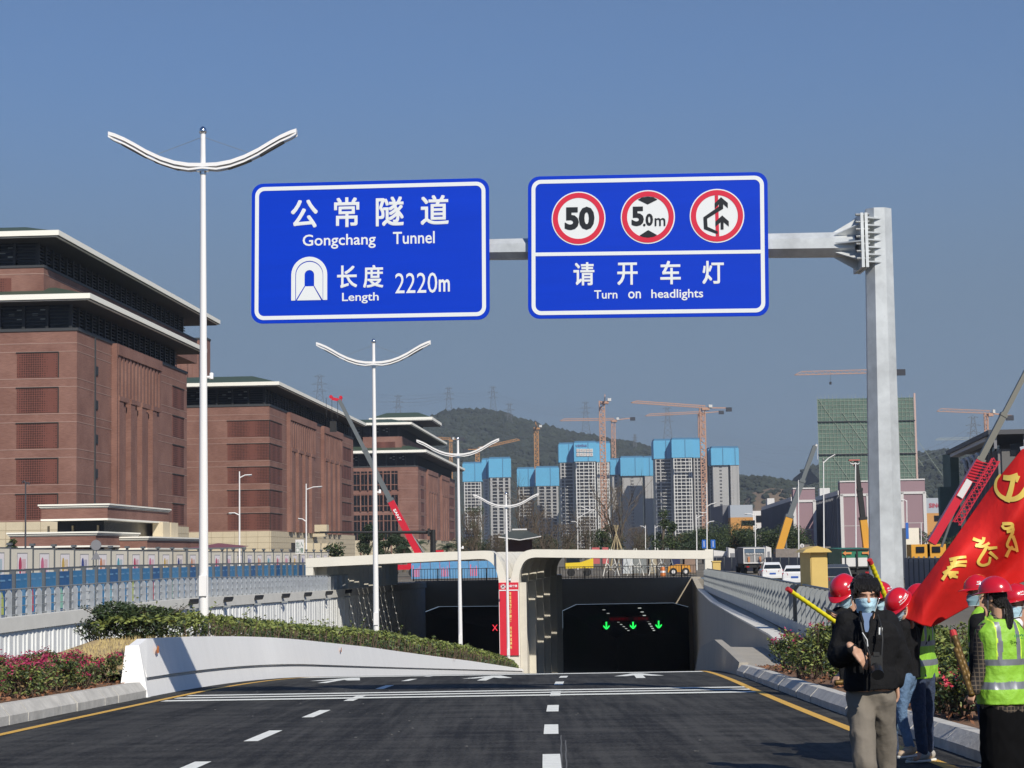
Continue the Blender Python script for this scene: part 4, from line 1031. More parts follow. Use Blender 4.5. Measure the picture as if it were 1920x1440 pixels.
# blue poster wall behind the left canopy
for i in range(9):
    p = at(780 + i * 18, 1072, 216); zt = at(780, 1062, 216).z
    root = thing('poster_board', ordinal(i + 1) + ' sky-blue poster board from the left under the left canopy', 'poster board', (p.x, 216, G), 'blue poster boards under the canopy')
    w = 1.04
    mb = MB(); mb.box(p.x - .52, 216, G, p.x + .5, 216.05, zt + .5); mb.build('board', mat('poster_sky_blue', (.1, .28, .5), .5, var=.2, vscale=2), root)
    mb = MB(); random.seed(i)
    for k in range(4): x = p.x - .4 + k * .22; mb.poly([(x, 215.99, G + .2), (x + .13, 215.99, G + .2), (x + .13, 215.99, G + .7 + random.random()), (x, 215.99, G + .7 + random.random())])
    mb.build('poster_print', m_plb if i % 3 else prints[3], root)
# ================================================================ FAR CITY
m_hill = mat('forest_hill', (.026, .033, .02), .95, var=.5, vscale=.02, bump=1.0, bscale=.05)
m_fcrown = mat('far_foliage', (.026, .033, .02), .95, var=.6, vscale=.03)
m_bare = mat('bare_earth_slope', (.17, .12, .075), .95, var=.3, vscale=.02)
# ridge lines measured off the photograph: (px, py) at a distance
def ridge(name, label, Y, pts, depth, m):
    P = [at(px, py, Y) for px, py in pts]; xs = [p.x for p in P]; hs = [p.z for p in P]
    tab = list(zip(xs, hs)); n = 120; mb = MB(); rows = []
    for j in range(14):
        t = j / 13; yy = Y + (t - .55) * depth; prof = math.sin(min(1, t / .55) * math.pi / 2) if t < .55 else math.cos((t - .55) / .45 * math.pi / 2)
        rows.append([Vector((x, yy, G - 3 + (lerpt(x, tab) - G + 3) * prof * (1 + .0 * t) + (18 * noise.noise(Vector((x * .006, yy * .006, 1))) * (1 if t < .5 else .3) * (prof > .1)))) for x in rng(xs[0], xs[-1], n)])
    mb.loft(rows); o = tag(mb.build(name, m, smooth=True), label, kind='structure'); return o, tab, rows
h1, t1, rows1 = ridge('hill', 'forested hill behind the towers', 3000, [(300, 870), (520, 835), (640, 812), (760, 800), (815, 797), (835, 788), (860, 784), (905, 781), (935, 784), (958, 795), (1000, 806), (1060, 816), (1110, 823), (1150, 833), (1200, 848), (1240, 856), (1300, 880), (1400, 915), (1500, 940), (1700, 990)], 1500, m_hill)
h2, t2, rows2 = ridge('hill', 'low wooded hill right of the towers', 2150, [(1280, 960), (1340, 920), (1390, 899), (1430, 899), (1470, 905), (1510, 914), (1560, 905), (1640, 890), (1700, 872), (1740, 862), (1790, 872), (1850, 880), (1960, 850), (2100, 840)], 700, m_hill)
h3, t3, rows3 = ridge('hill', 'faint far hill at the right', 2600, [(1500, 890), (1560, 870), (1620, 850), (1700, 858), (1760, 852), (1800, 858), (1860, 830), (1960, 800), (2200, 790)], 900, m_hill)
# crowns on the hills
def crown_mass(name, label, rowsets, n, r0, r1, seed):
    random.seed(seed); mb = MB()
    base = bmesh.new(); bmesh.ops.create_icosphere(base, subdivisions=1, radius=1); bv = [v.co.copy() for v in base.verts]; bf = [tuple(v.index for v in f.verts) for f in base.faces]; base.free()
    for k in range(n):
        rows = random.choice(rowsets); j = random.uniform(2, 7.4); i = random.uniform(0, len(rows[0]) - 1.01)
        a = rows[int(j)][int(i)]; b = rows[int(j) + 1][int(i)]; c = rows[int(j)][int(i) + 1]
        p = a + (b - a) * (j % 1) + (c - a) * (i % 1); r = random.uniform(r0, r1)
        s = Vector((r * random.uniform(.8, 1.3), r * random.uniform(.8, 1.2), r * random.uniform(.6, 1.1)))
        mb.add([Vector((p.x + v.x * s.x * random.uniform(.7, 1.2), p.y + v.y * s.y, p.z + r * .1 + v.z * s.z * random.uniform(.7, 1.2))) for v in bv], bf)
    return tag(mb.build(name, m_fcrown, recalc=False), label, 'forest', kind='stuff')
crown_mass('forest', 'dark woodland covering the hill behind the towers', [rows1], 9000, 4, 8, 3)
crown_mass('forest', 'dark woodland covering the low right hills', [rows2, rows3], 5000, 2.5, 5.5, 4)
# bare cut slope
_, _, rows4 = ridge('cut_slope', 'bare terraced cut in the low right hill', 1950, [(1370, 1000), (1386, 952), (1402, 934), (1440, 928), (1480, 934), (1506, 948), (1540, 990)], 240, m_bare)
crown_mass('forest', 'scattered trees on the bare cut slope', [rows4], 120, 2, 5, 8)

# ---- towers under construction
m_tblue = mat('blue_climbing_screen', (.1, .37, .58), .6, var=.05, vscale=.05); m_tblued = mat('blue_screen_joint', (.05, .17, .3), .7)
m_tconc = mat('raw_tower_concrete', (.38, .37, .355), .85, var=.08, vscale=.03); m_tdark = mat('opening_shade_and_dark_parts', (.035, .035, .04), .9); m_tslab = mat('tower_slab_edge', (.6, .59, .56), .8)  # near-black paints the shade inside open floors, also colours dark crane parts
TG = 'apartment towers under construction with blue screens'
def tower(label, Y, parts, ybase=1040, sign=None):
    """parts: (px0, px1, y_blue_top, y_blue_bottom, dY, kind)"""
    px0 = min(p[0] for p in parts); px1 = max(p[1] for p in parts)
    c = at((px0 + px1) / 2, ybase, Y); root = thing('tower_block', label, 'tower', (c.x, Y, G), TG)
    for (a, b, yt, yb, dY, kind) in parts:
        A = at(a, yt, Y + dY); B = at(b, yt, Y + dY); zb = at((a + b) / 2, yb, Y + dY).z; D = 26
        x0, x1, zt, yy = A.x, B.x, (A.z + B.z) / 2, Y + dY
        mb = MB(); mb.box(x0, yy, zb, x1, yy + D, zt); sc = mb.build('climbing_screen', m_tblue, root)
        mb = MB(); mb.box(x0 + .6, yy + .5, zt, x1 - .6, yy + D - .5, zt + 1.6)
        n = max(1, int((x1 - x0) / 16))
        for k in range(1, n + 1): xx = x0 + (x1 - x0) * (k / (n + .6)); mb.box(xx - .35, yy - .1, zb, xx + .35, yy - .02, zt)
        mb.build('screen_joint', m_tblued, sc)
        bx0, bx1 = x0 + 1.5, x1 - 1.5; y0 = yy + 2.0
        mb = MB(); mb.box(bx0, y0, G, bx1, y0 + D - 3, zb); mb.build('core', m_tdark if kind != 'wall' else m_tconc, root)
        mb = MB(); zz = zb - .3; w = bx1 - bx0
        if kind == 'wall':
            k = 0
            while zz > G:
                for t in (.42, .5): mb.box(bx0 + w * t, y0 - .05, zz - 2.2, bx0 + w * t + .9, y0 - .02, zz - .8)
                zz -= 3.0
            mb.build('painted_window_hole', m_tdark, root); continue  # dark plates stand for the shade in the window holes
        while zz > G + 2: mb.box(bx0 - .4, y0 - 1.3, zz - (.7 if kind == 'grid' else .45), bx1 + .4, y0 - .01, zz); zz -= 3.0
        mb.build('floor_slab', m_tslab, root)
        mb = MB()
        if kind == 'grid':
            for t in (0, .17, .4, .66, .86, .97): mb.box(bx0 + w * t - .2, y0 - 1.35, G, bx0 + w * t + (.35 if .1 < t < .9 else .7), y0 - 1.305, zb)
        else:
            for t in ((0, .34, .66, .94) if kind == 'mixed' else (.0, .28, .93)): mb.box(bx0 + w * t - .2, y0 - 1.4, G, bx0 + w * t + (1.7 if kind == 'mixed' else .9), y0 - 1.305, zb)
        mb.build('column_line', m_tconc if kind != 'grid' else m_tslab, root)
        mb = MB(); mb.box(x0 + 1.1, y0 + .5, G, x0 + 1.48, y0 + D - 4, zb); mb.box(x1 - 1.48, y0 + .5, G, x1 - 1.1, y0 + D - 4, zb); mb.build('side_wall', m_tconc, root)
    return root
tower('blue-screened tower partly hidden by the farthest brick block, leftmost of the towers', 1850, [(867, 904, 869, 903, 0, 'grid')])
tower('pale tower with a square blue top and small window holes, second tower from the left', 1750, [(903, 918, 862, 898, 20, 'grid'), (916, 958, 860, 895, 0, 'mixed')])
tower('short tower with a wide low blue screen behind the leafless trees', 1800, [(969, 1003, 879, 912, 12, 'slab'), (1004, 1048, 877, 911, 0, 'mixed')])
T4 = tower('tower with white square panels and lettering on its blue screen', 1700, [(1047, 1078, 833, 867, 14, 'slab'), (1076, 1118, 830, 865, 0, 'grid'), (1116, 1144, 831, 866, 8, 'grid')])
tower('tower with a plain concrete face and low blue screen between the two tallest', 1780, [(1144, 1164, 862, 890, 10, 'wall'), (1163, 1207, 858, 892, 0, 'wall'), (1206, 1224, 858, 892, 3, 'mixed')])
tower('widest gridded tower with a blue screen, beside the tall twin-jib crane', 1700, [(1225, 1262, 826, 860, 12, 'slab'), (1259, 1299, 824, 858, 0, 'grid'), (1297, 1324, 824, 858, 6, 'slab')])
tower('slim pale tower with a blue screen, rightmost of the towers', 1690, [(1328, 1334, 842, 873, 10, 'wall'), (1333, 1368, 840, 872, 0, 'wall'), (1366, 1385, 840, 872, 2, 'mixed')])
# lettering on the fourth tower
pz = lambda px, py: at(px, py, 1699.6)
mb = MB(); A = pz(1079, 838); B = pz(1100, 832); text(mb, 'vanke', lambda u, v: Vector((A.x + (B.x - A.x) * u, 1699.5, A.z + (B.z - A.z) * v)), 0, 0, 1, 1, .01); mb.build('lettering', mat('faded_purple', (.12, .1, .25), .7), T4)
m_tile = mat('sign_tile', (.62, .6, .56), .7); m_tch = mat('faded_red', (.3, .13, .14), .7)
for r_, row in enumerate(('匠造深圳好', '安全行万里')):
    for c_, chh in enumerate(row):
        x = 1081 + c_ * 6.3; y = 841.5 + r_ * 7.6; A = pz(x, y + 6.4); B = pz(x + 5.4, y)
        mb = MB(); mb.box(A.x, 1699.3, A.z, B.x, 1699.8, B.z); t = mb.build('sign_tile', m_tile, T4)
        mb = MB(); text(mb, chh, lambda u, v: Vector((A.x + (B.x - A.x) * u, 1699.25, A.z + (B.z - A.z) * v)), .2, .2, .8, .8, 0); mb.build('sign_character', m_tch, t)

# ---- tower cranes
m_cy = mat('crane_yellow', (.42, .2, .06), .6); m_cp = mat('crane_faded_orange', (.45, .25, .16), .6)
CG = 'tower cranes over the construction sites'
def lattice_mast(mb, x, y, z0, z1, w, t, step):
    for sx in (-1, 1):
        for sy in (-1, 1): mb.bar((x + sx * w / 2, y + sy * w / 2, z0), (x + sx * w / 2, y + sy * w / 2, z1), t)
    z = z0; k = 0
    while z < z1 - step * .5:
        s = 1 if k % 2 else -1
        for sy in (-1, 1): mb.bar((x - s * w / 2, y + sy * w / 2, z), (x + s * w / 2, y + sy * w / 2, min(z + step, z1)), t * .8)
        mb.bar((x - w / 2, y - w / 2, z), (x + w / 2, y - w / 2, z), t * .8); z += step; k += 1
def lattice_jib(mb, p, q, w, t, n):
    p = Vector(p); q = Vector(q); up = Vector((0, 0, w))
    mb.bar(p, q, t); mb.bar(p + up, p + up + (q - p) * .92 , t); mb.bar(p + up + (q - p) * .92, q, t)
    mb.bar(p + Vector((0, w, 0)), q + Vector((0, w * .6, 0)), t)
    for k in range(n):
        a = p + (q - p) * (k / n); b = p + (q - p) * ((k + .5) / n); c = p + (q - p) * ((k + 1) / n)
        if k < n - 1: mb.bar(a, b + up, t * .7); mb.bar(b + up, c, t * .7)
def tower_crane(label, Y, mx, my0, my1, jib=None, cjib=None, m=m_cy, w=2.4, t=.45, hook=None):
    b = at(mx, my1, Y); tp = at(mx, my0, Y); root = thing('tower_crane', label, 'tower crane', b, CG)
    mb = MB(); lattice_mast(mb, b.x + (0), Y, b.z, tp.z, w, t, 3.0); mb.build('mast', m, root)
    mb = MB(); mb.box(tp.x - w * .8, Y - w, tp.z - 2.4, tp.x + w * .7, Y + w, tp.z - .4); mb.build('slewing_platform', m, root)
    mb = MB(); mb.box(tp.x + w * .5, Y - w * 1.2, tp.z - .4, tp.x + w * 1.2, Y - w * .2, tp.z + 2.0); mb.build('cab', m_tslab, root)
    if jib:
        e = at(*jib, Y); s = Vector((tp.x, Y, tp.z - .4)); mb = MB(); n = max(6, int((e - s).length / 3.5)); lattice_jib(mb, s, e, 1.9, t * .8, n); mb.build('jib', m, root)
    else:
        mb = MB(); e = Vector((tp.x - 2, Y - 45, tp.z + .2)); lattice_jib(mb, Vector((tp.x, Y, tp.z)), e, 1.9, t * .8, 14); mb.build('jib', m, root)
    if cjib:
        e = at(*cjib, Y); s = Vector((tp.x, Y, tp.z - .3)); mb = MB(); mb.bar(s, e, 1.0, .9); mb.build('counter_jib', m, root)
        mb = MB(); d = 1 if e.x > s.x else -1; mb.box(min(e.x, e.x - d * 5), Y - 1, e.z - 3, max(e.x, e.x - d * 5), Y + 1, e.z + .5); mb.build('counterweight', m_tdark, root)
    if hook:
        hp = at(*hook, Y); s = at(hook[0], my0, Y); mb = MB(); mb.bar(s, hp, .12); mb.box(hp.x - .6, Y - .6, hp.z - 1.5, hp.x + .6, Y + .6, hp.z); mb.build('hook', m_tdark, root)
tower_crane('tall orange lattice crane mast seen end-on in front of the lettered tower', 1640, 1134, 752, 1035, w=4.4, t=.8, m=m_cp)
tower_crane('crane with a level jib behind the lettered tower', 1900, 1152, 787, 905, (1050, 789), (1191, 783), m=m_cp, w=3.6, t=.7)
tower_crane('end-on yellow crane standing over the short wide tower', 1900, 1007, 801, 905, w=4.0, t=.8)
tower_crane('small yellow crane beside the second street lamp from the far end', 1900, 846, 824, 905, (818, 823), (871, 821), w=2.6, t=.6)
tower_crane('yellow crane whose jib rises to the right above the second tower', 1900, 896, 842, 905, (975, 825), (868, 843), w=3.6, t=.7)
tower_crane('largest crane with a long jib to the left above the widest tower', 1640, 1323, 764, 1030, (1183, 755), (1372, 765), m=m_cp, w=4.4, t=.8)
tower_crane('smaller crane with its jib just under that of the largest crane', 1900, 1315, 774, 900, (1210, 780), (1357, 771), m=m_cp, w=3.4, t=.7)
tower_crane('pale crane jib passing behind the gantry post', 1100, 1663, 697, 1000, (1490, 703), (1697, 694), m=m_cp, w=1.9, t=.45, hook=(1557, 716))
tower_crane('pale crane above the grey building at the right edge', 1300, 1857, 774, 1000, (1757, 771), (1900, 780), m=m_cp, w=2.2, t=.5)
tower_crane('faintest crane low behind the grey building roof', 2000, 1835, 823, 1000, (1754, 825), (1880, 822), m=mat('crane_grey', (.3, .33, .3), .7), w=2.2, t=.5)

# ---- electricity pylons
m_pyl = mat('pylon_steel', (.11, .12, .13), .6, metal=.3)
PL = []
def pylon(Y, px, y0, y1, where, wide=.22):
    b = at(px, y1, Y); tp = at(px, y0, Y); H = tp.z - b.z
    root = thing('pylon', 'grey lattice electricity pylon ' + where, 'pylon', b, 'electricity pylons on the skyline')
    t = .42 if Y > 2000 else .3; mb = MB(); w0 = H * wide; w1 = H * .055
    N = 9
    for k in range(N):
        f0, f1 = k / N, (k + 1) / N; g = lambda f: (w0 * (1 - f) ** 1.3 + w1) / 2
        for s in (-1, 1):
            mb.bar((b.x + s * g(f0), Y, b.z + H * f0), (b.x + s * g(f1), Y, b.z + H * f1), t * 1.6)
            mb.bar((b.x - s * g(f0), Y, b.z + H * f0), (b.x + s * g(f1), Y, b.z + H * f1), t)
    mb.build('lattice_body', m_pyl, root)
    for f, w in ((.97, .1), (.82, .15), (.68, .13)):
        mb = MB(); z = b.z + H * f
        for s in (-1, 1):
            mb.bar((b.x, Y, z), (b.x + s * H * w, Y, z + H * .01), t); mb.bar((b.x, Y, z + H * .05), (b.x + s * H * w, Y, z + H * .01), t)
        mb.build('cross_arm', m_pyl, root)
    PL.append((b, H)); return root
for a in ((2700, 600, 704, 800, 'above the middle brick building'), (3100, 747, 742, 812, 'above the farthest brick building'), (2950, 842, 727, 796, 'on the left shoulder of the hill'),
          (3150, 925, 725, 792, 'on top of the hill'), (2800, 956, 757, 826, 'on the front slope of the hill'), (3000, 1099, 754, 820, 'behind the level crane jib'),
          (2800, 1191, 815, 850, 'low on the ridge between two towers'), (2700, 1253, 764, 850, 'behind the widest tower'), (1700, 1828, 781, 880, 'with broad arms at the right above the grey building')): pylon(*a, wide=.3 if a[1] == 1828 else .22)
m_wire = mat('power_line', (.2, .22, .25), .6)
for i, (a, b, s) in enumerate((((560, 730), (747, 752), 26), ((747, 748), (842, 735), 12), ((842, 733), (925, 731), 14), ((925, 735), (1099, 765), 28), ((1099, 762), (1253, 776), 20), ((600, 716), (842, 735), 34), ((1253, 770), (1540, 835), 60), ((1385, 850), (1520, 868), 10), ((1700, 850), (1828, 795), 12))):
    Y = 2850 if i < 8 else 1700; A = at(*a, Y); B = at(*b, Y)
    r = thing('power_line', 'thin sagging power lines across the skyline, span %s' % ('left of the hill pylons', 'reaching the left shoulder of the hill', 'over the hill top', 'down the right side of the hill', 'towards the pylon behind the widest tower', 'highest over the brick buildings', 'falling to the right behind the green-netted building', 'low over the right hill', 'to the broad-armed pylon')[i], 'power line', A)
    for j in range(3):
        mb = MB(); pts = []
        for k in range(13):
            t = k / 12; p = A.lerp(B, t); p.z += -s * 4 * t * (1 - t) * .35 - j * 5; pts.append(p)
        mb.path(pts, .16, 3); mb.build('wire', m_wire, r)

# ---- green netted building
m_net = mat('green_scaffold_net', (.1, .155, .122), .85, var=.25, vscale=.12, stretch=(1, 1, 2)); m_scaf = mat('scaffold_tube', (.3, .34, .27), .7)
Y = 900; A = at(1532, 748, Y); B = at(1712, 742, Y); fr = frame((A.x, Y, 0), .0)
root = thing('netted_building', 'high-rise wrapped in green scaffold netting behind the gantry post', 'building', ((A.x + B.x) / 2, Y, G))
k_ = (Y + 30) / Y; mb = MB(); mb.hexa([(A.x, Y, G), (B.x, Y, G), (B.x * k_, Y + 30, G), (A.x * k_, Y + 30, G), (A.x, Y, A.z), (B.x, Y, A.z), (B.x * k_, Y + 30, A.z), (A.x * k_, Y + 30, A.z)]); mb.build('netting', m_net, root)
mb = MB(); random.seed(5); z = G + 3
while z < A.z: mb.box(A.x - .1, Y - .2, z, B.x + .1, Y - .05, z + .16); z += 1.9
mb.build('ledger', m_scaf, root)
mb = MB()
for k in range(26): x = A.x + (B.x - A.x) * k / 25; mb.box(x - .06, Y - .3, G, x + .06, Y - .21, A.z + random.uniform(.3, 2))
mb.build('standard', m_scaf, root)
mb = MB()
for k in range(9):
    x = A.x + (B.x - A.x) * (k * .12 + .01); z = A.z - random.uniform(0, 30)
    mb.bar((x, Y - .35, z), (x + 16, Y - .35, z - 24), .14)
mb.build('brace', m_scaf, root)
mb = MB()
for z in (A.z - 11, A.z - 26.5): mb.box(A.x - .4, Y - .8, z, B.x + .4, Y - .36, z + .35)
mb.build('catch_platform', m_tdark, root)
mb = MB(); mb.box(B.x + .2, Y - .5, G, B.x + 1.0, Y - .1, A.z + 2); mb.build('hoist_rail', mat('pale_pink_hoist', (.5, .35, .3), .7), root)

# ---- factory dormitories, right
m_mauve = mat('mauve_render', (.3, .2, .22), .85, var=.05, vscale=.1); m_gside = mat('grey_render_and_shade', (.2, .2, .215), .85, var=.08, vscale=.1); m_trim = mat('white_trim', (.62, .6, .58), .7)
def dorm(label, pa, pb, pc, ytop, Y1, tag_l=True):
    """pa back of the side wall, pb corner, pc end of the front"""
    A = at(pb, ytop, Y1); C = at(pc, ytop, Y1); z1 = A.z; m = .061
    Y2 = (A.x - m * Y1) / ((pa - 4 - 960) / F - m); X2_ = A.x + m * (Y2 - Y1)
    root = thing('dormitory_block', label, 'building', ((A.x + C.x) / 2, Y1, G), 'mauve end-walled factory blocks')
    fr = frame((A.x, Y1, 0), m); L = Y2 - Y1; W = -(C.x - A.x)
    mb = MB(); mb.fbox(fr, 0, L, 0, W, G, z1 - 1.2); mb.build('side_wall', m_gside, root)  # shade of the side facing away from the sun put into its grey
    mb = MB(); mb.fbox(fr, -.3, -.02, -.02, W, G, z1 - 1.2); mb.build('end_wall', m_mauve, root)
    mb = MB()
    for a in (-.25, W + .25): mb.fbox(fr, -.5, -.01 - .0, a - .35, a + .35, G, z1 - 1.1)
    mb.fbox(fr, -.5, -.31, W, 0, z1 - 1.5, z1 - .95); mb.fbox(fr, -.36, -.31, W, 0, z1 - 8, z1 - 7.9); mb.build('white_trim', m_trim, root)
    mb = MB(); mb.fbox(fr, .2, 4, 0, W, z1 - 1.2, z1 + 1.6); mb.build('roof_parapet', m_mauve, root)
    mb = MB(); mb.fbox(fr, 0, 4.2, .01, W - .01, z1 + 1.6, z1 + 1.9); mb.fbox(fr, 0, L, .3, .5, z1 - 1.2, z1 - .2); mb.build('roof_edge', m_trim, root)
    n = int(L / 3.4)
    for f in range(4):
        mb = MB()
        for k in range(n): u = 1.5 + k * 3.4; mb.fbox(fr, u, u + 1.9, -(-.06), -(.0) - (-.2) + 0, 0, 0) if 0 else mb.fbox(fr, u, u + 1.9, -.0 + .02, .10, G + 1 + f * 3.7, G + 3 + f * 3.7)
        mb2 = MB()
        for k in range(n): u = 1.5 + k * 3.4; mb2.fbox(fr, u, u + 1.9, .005, .06, G + 1 + f * 3.7, G + 3.1 + f * 3.7)
        mb2.build('window_row', m_lglass, root)
    mb = MB()
    for k in range(n + 1): u = .6 + k * 3.4; mb.fbox(fr, u, u + .7, .0, .7, G, z1 - 1.2)
    mb.build('pilaster', m_gside, root)
    mb = MB(); mb.fbox(fr, L * .15, L * .15 + 3, 1 * -1, -4, z1 - 1.2, z1 + 2.4) if 0 else mb.fbox(fr, L * .9, L * .96, W * .1, W * .5, z1 - 1.2, z1 + 2); mb.build('stair_head', m_trim, root)
dorm('grey-sided factory block with a mauve end wall behind the yellow mobile crane', 1430, 1487, 1528, 930, 450)
dorm('grey-sided factory block with a mauve end wall left of the gantry post', 1528, 1575, 1628, 918, 420)
dorm('mauve end-walled factory block immediately right of the gantry post', 1672, 1688, 1734, 914, 430)
# white depot with orange ground floor (left) and lettered depot (right)
def depot(label, x0, x1, yt, ym, yb, Y, side=None, letters=None):
    A, B = at(x0, yt, Y), at(x1, yt, Y); zm = at((x0 + x1) / 2, ym, Y).z
    root = thing('depot', label, 'building', ((A.x + B.x) / 2, Y, G))
    mb = MB(); mb.box(A.x, Y, zm, B.x, Y + 20, A.z); mb.build('upper_wall', mat('pale_blue_cladding', (.36, .39, .43), .7), root)
    mb = MB(); mb.box(A.x, Y - .15, G, B.x, Y + 20, zm - .02); mb.build('orange_wall', mat('orange_render', (.52, .26, .08), .8), root)
    for k in range(2):
        x = A.x + (B.x - A.x) * (.48 + .28 * k) if x1 - x0 > 30 else A.x + (B.x - A.x) * (.35 + .3 * k)
        mb = MB(); z = zm - 2.6 * Y / 600; mb.box(x, Y - .25, z, x + 2.8 * Y / 700, Y - .16, z + 1.5); mb.build('window', m_lglass, root)
    if letters:
        mb = MB(); text(mb, letters[0], lambda u, v: Vector((at(u, 0, Y - .1).x, Y - .1, at(1750, v, Y).z)), letters[1], letters[3], letters[2], letters[4], .03); mb.build('lettering', mat('sign_crimson', (.42, .05, .08), .6), root)
    return root
dp = depot('pale depot with an orange lower wall among the dark trees', 1369, 1411, 947, 970, 1000, 560)
mb = MB(); A = at(1355, 960, 566); B = at(1369, 947, 566); mb.box(A.x, 566, G, B.x, 600, B.z); mb.build('side_wing', m_gside, dp)
A = at(1411, 958, 575); B = at(1432, 958, 575)
root = thing('white_building', 'low white building with dark balconies right of the orange depot', 'building', ((A.x + B.x) / 2, 575, G))
mb = MB(); mb.box(A.x, 575, G, B.x, 590, A.z); mb.build('wall', m_trim, root)
for k in range(2): mb = MB(); z = A.z - 3.4 - 3.6 * k; mb.box(A.x + 1, 574.8, z, B.x - .2, 574.96, z + 2.0); mb.build('window_band', m_lglass, root)
depot('depot with red lettering and an orange lower wall beside the right dormitory', 1733, 1768, 934, 962, 1000, 500, letters=('SINOTRAN', 1709, 1761, 952, 943.5))

# ---- grey building with the jutting roof at the right edge
Y1 = 330; A = at(1853, 806, Y1); m = .1217; Y2 = Y1 * 1.20
fr = frame((A.x, Y1, 0), m); W = -22; L = (Y2 - Y1)
root = thing('grey_office_building', 'dark grey office building with a jutting slanted roof at the right edge', 'building', (A.x, Y1, G))
mb = MB(); mb.fbox(fr, 3, L - 4, -2.5, W, G, A.z - 3.2); w = mb.build('wall', mat('grey_brown_wall', (.13, .125, .12), .85, var=.08, vscale=.2), root)
mb = MB(); mb.fbox(fr, 0, L + 6, 0, W, A.z - .8, A.z); mb.build('roof_slab', mat('dark_roof_slab', (.07, .07, .075), .6), root)
mb = MB(); mb.fbox(fr, 8, L + 2, -.4, -2.4, A.z - 1.5, A.z - .82); mb.build('white_soffit', m_trim, root)
for f in range(6):
    mb = MB()
    for k in range(9): u = 5 + k * 6.4; mb.fbox(fr, u, u + 3.4, -2.38, -2.6, G + 1.2 + f * 3.4, G + 3.2 + f * 3.4)
    for k in range(5): v = -4 - k * 3.8; mb.fbox(fr, 2.8, 3.1, v, v - 2.2, G + 1.2 + f * 3.4, G + 3.2 + f * 3.4)
    mb.build('window_row', m_lglass, w)
for k in range(9): mb = MB(); u = 3.4 + k * 6.4; mb.fbox(fr, u, u + .7, -1.9, -2.5, G, A.z - 3.2); mb.build('pilaster', mat('pilaster_grey', (.2, .19, .185), .85), w)
for k in range(4):
    mb = MB(); u = 22 + k * 8; mb.path([fr(u, -1.5, A.z - 5.6), fr(u, -1.1, A.z - 4.6), fr(u + .5, -1.0, A.z - 3.6), fr(u + 2.5, -1.0, A.z - 3.0), fr(u + 5.5, -1.0, A.z - 3.0)], .38, 6); mb.build('duct_bend', m_trim, root)
mb = MB()
for k in range(4): v = -1 - k * 5; mb.fbox(fr, 1, 1.6, v, v - .5, A.z - 3.2, A.z - .8)
mb.build('roof_column', m_gside, root)
a_, b_ = at(1781, 850, 402), at(1797, 850, 402); mb = MB(); mb.box(a_.x, 402, G, b_.x, 409, a_.z); a_, b_ = at(1762, 913, 400), at(1796, 913, 400); mb.box(a_.x, 400, G, b_.x, 401.9, a_.z); mb.build('netted_wing', m_net, root)

# ---- the air
mb = MB(); mb.box(-5100, -100, -30, 5100, 4700, 330)
hz = mb.build('haze', [], origin=(0, 0, 0)); hz.data.materials.clear()
mh = bpy.data.materials.new('haze_volume'); mh.use_nodes = True; nt = mh.node_tree; nt.nodes.clear()
o = nt.nodes.new('ShaderNodeOutputMaterial'); v = nt.nodes.new('ShaderNodeVolumePrincipled'); v.inputs['Density'].default_value = 1.15e-4
v.inputs['Color'].default_value = (.72, .8, .92, 1); v.inputs['Anisotropy'].default_value = .2
nt.links.new(v.outputs[0], o.inputs['Volume']); hz.data.materials.append(mh)
tag(hz, kind='stuff')
# ================================================================ PLANTS
def leafm(n, c, v=.35): 
    m = mat(n, c, .6, var=v, vscale=4); return m
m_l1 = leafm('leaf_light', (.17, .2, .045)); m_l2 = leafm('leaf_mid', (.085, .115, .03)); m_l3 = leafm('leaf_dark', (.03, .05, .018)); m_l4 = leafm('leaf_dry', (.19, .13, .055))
m_stem = mat('stem_brown', (.11, .075, .05), .9, var=.3); m_mag = mat('bougainvillea_bract', (.33, .015, .075), .6, var=.35, vscale=9); m_red2 = mat('red_bract', (.5, .03, .06), .6, var=.3, vscale=9)
def leaf(mb, p, s, n=None, rnd=random):
    a = Vector((rnd.uniform(-1, 1), rnd.uniform(-1, 1), rnd.uniform(-.6, .6))).normalized(); b = a.cross(Vector((rnd.uniform(-1, 1), rnd.uniform(-1, 1), rnd.uniform(-1, 1)))).normalized()
    a = a * s; b = b * s * .42
    mb.add([p - a, p + b - a * .1, p + a, p - b - a * .1], [(0, 1, 2, 3)])
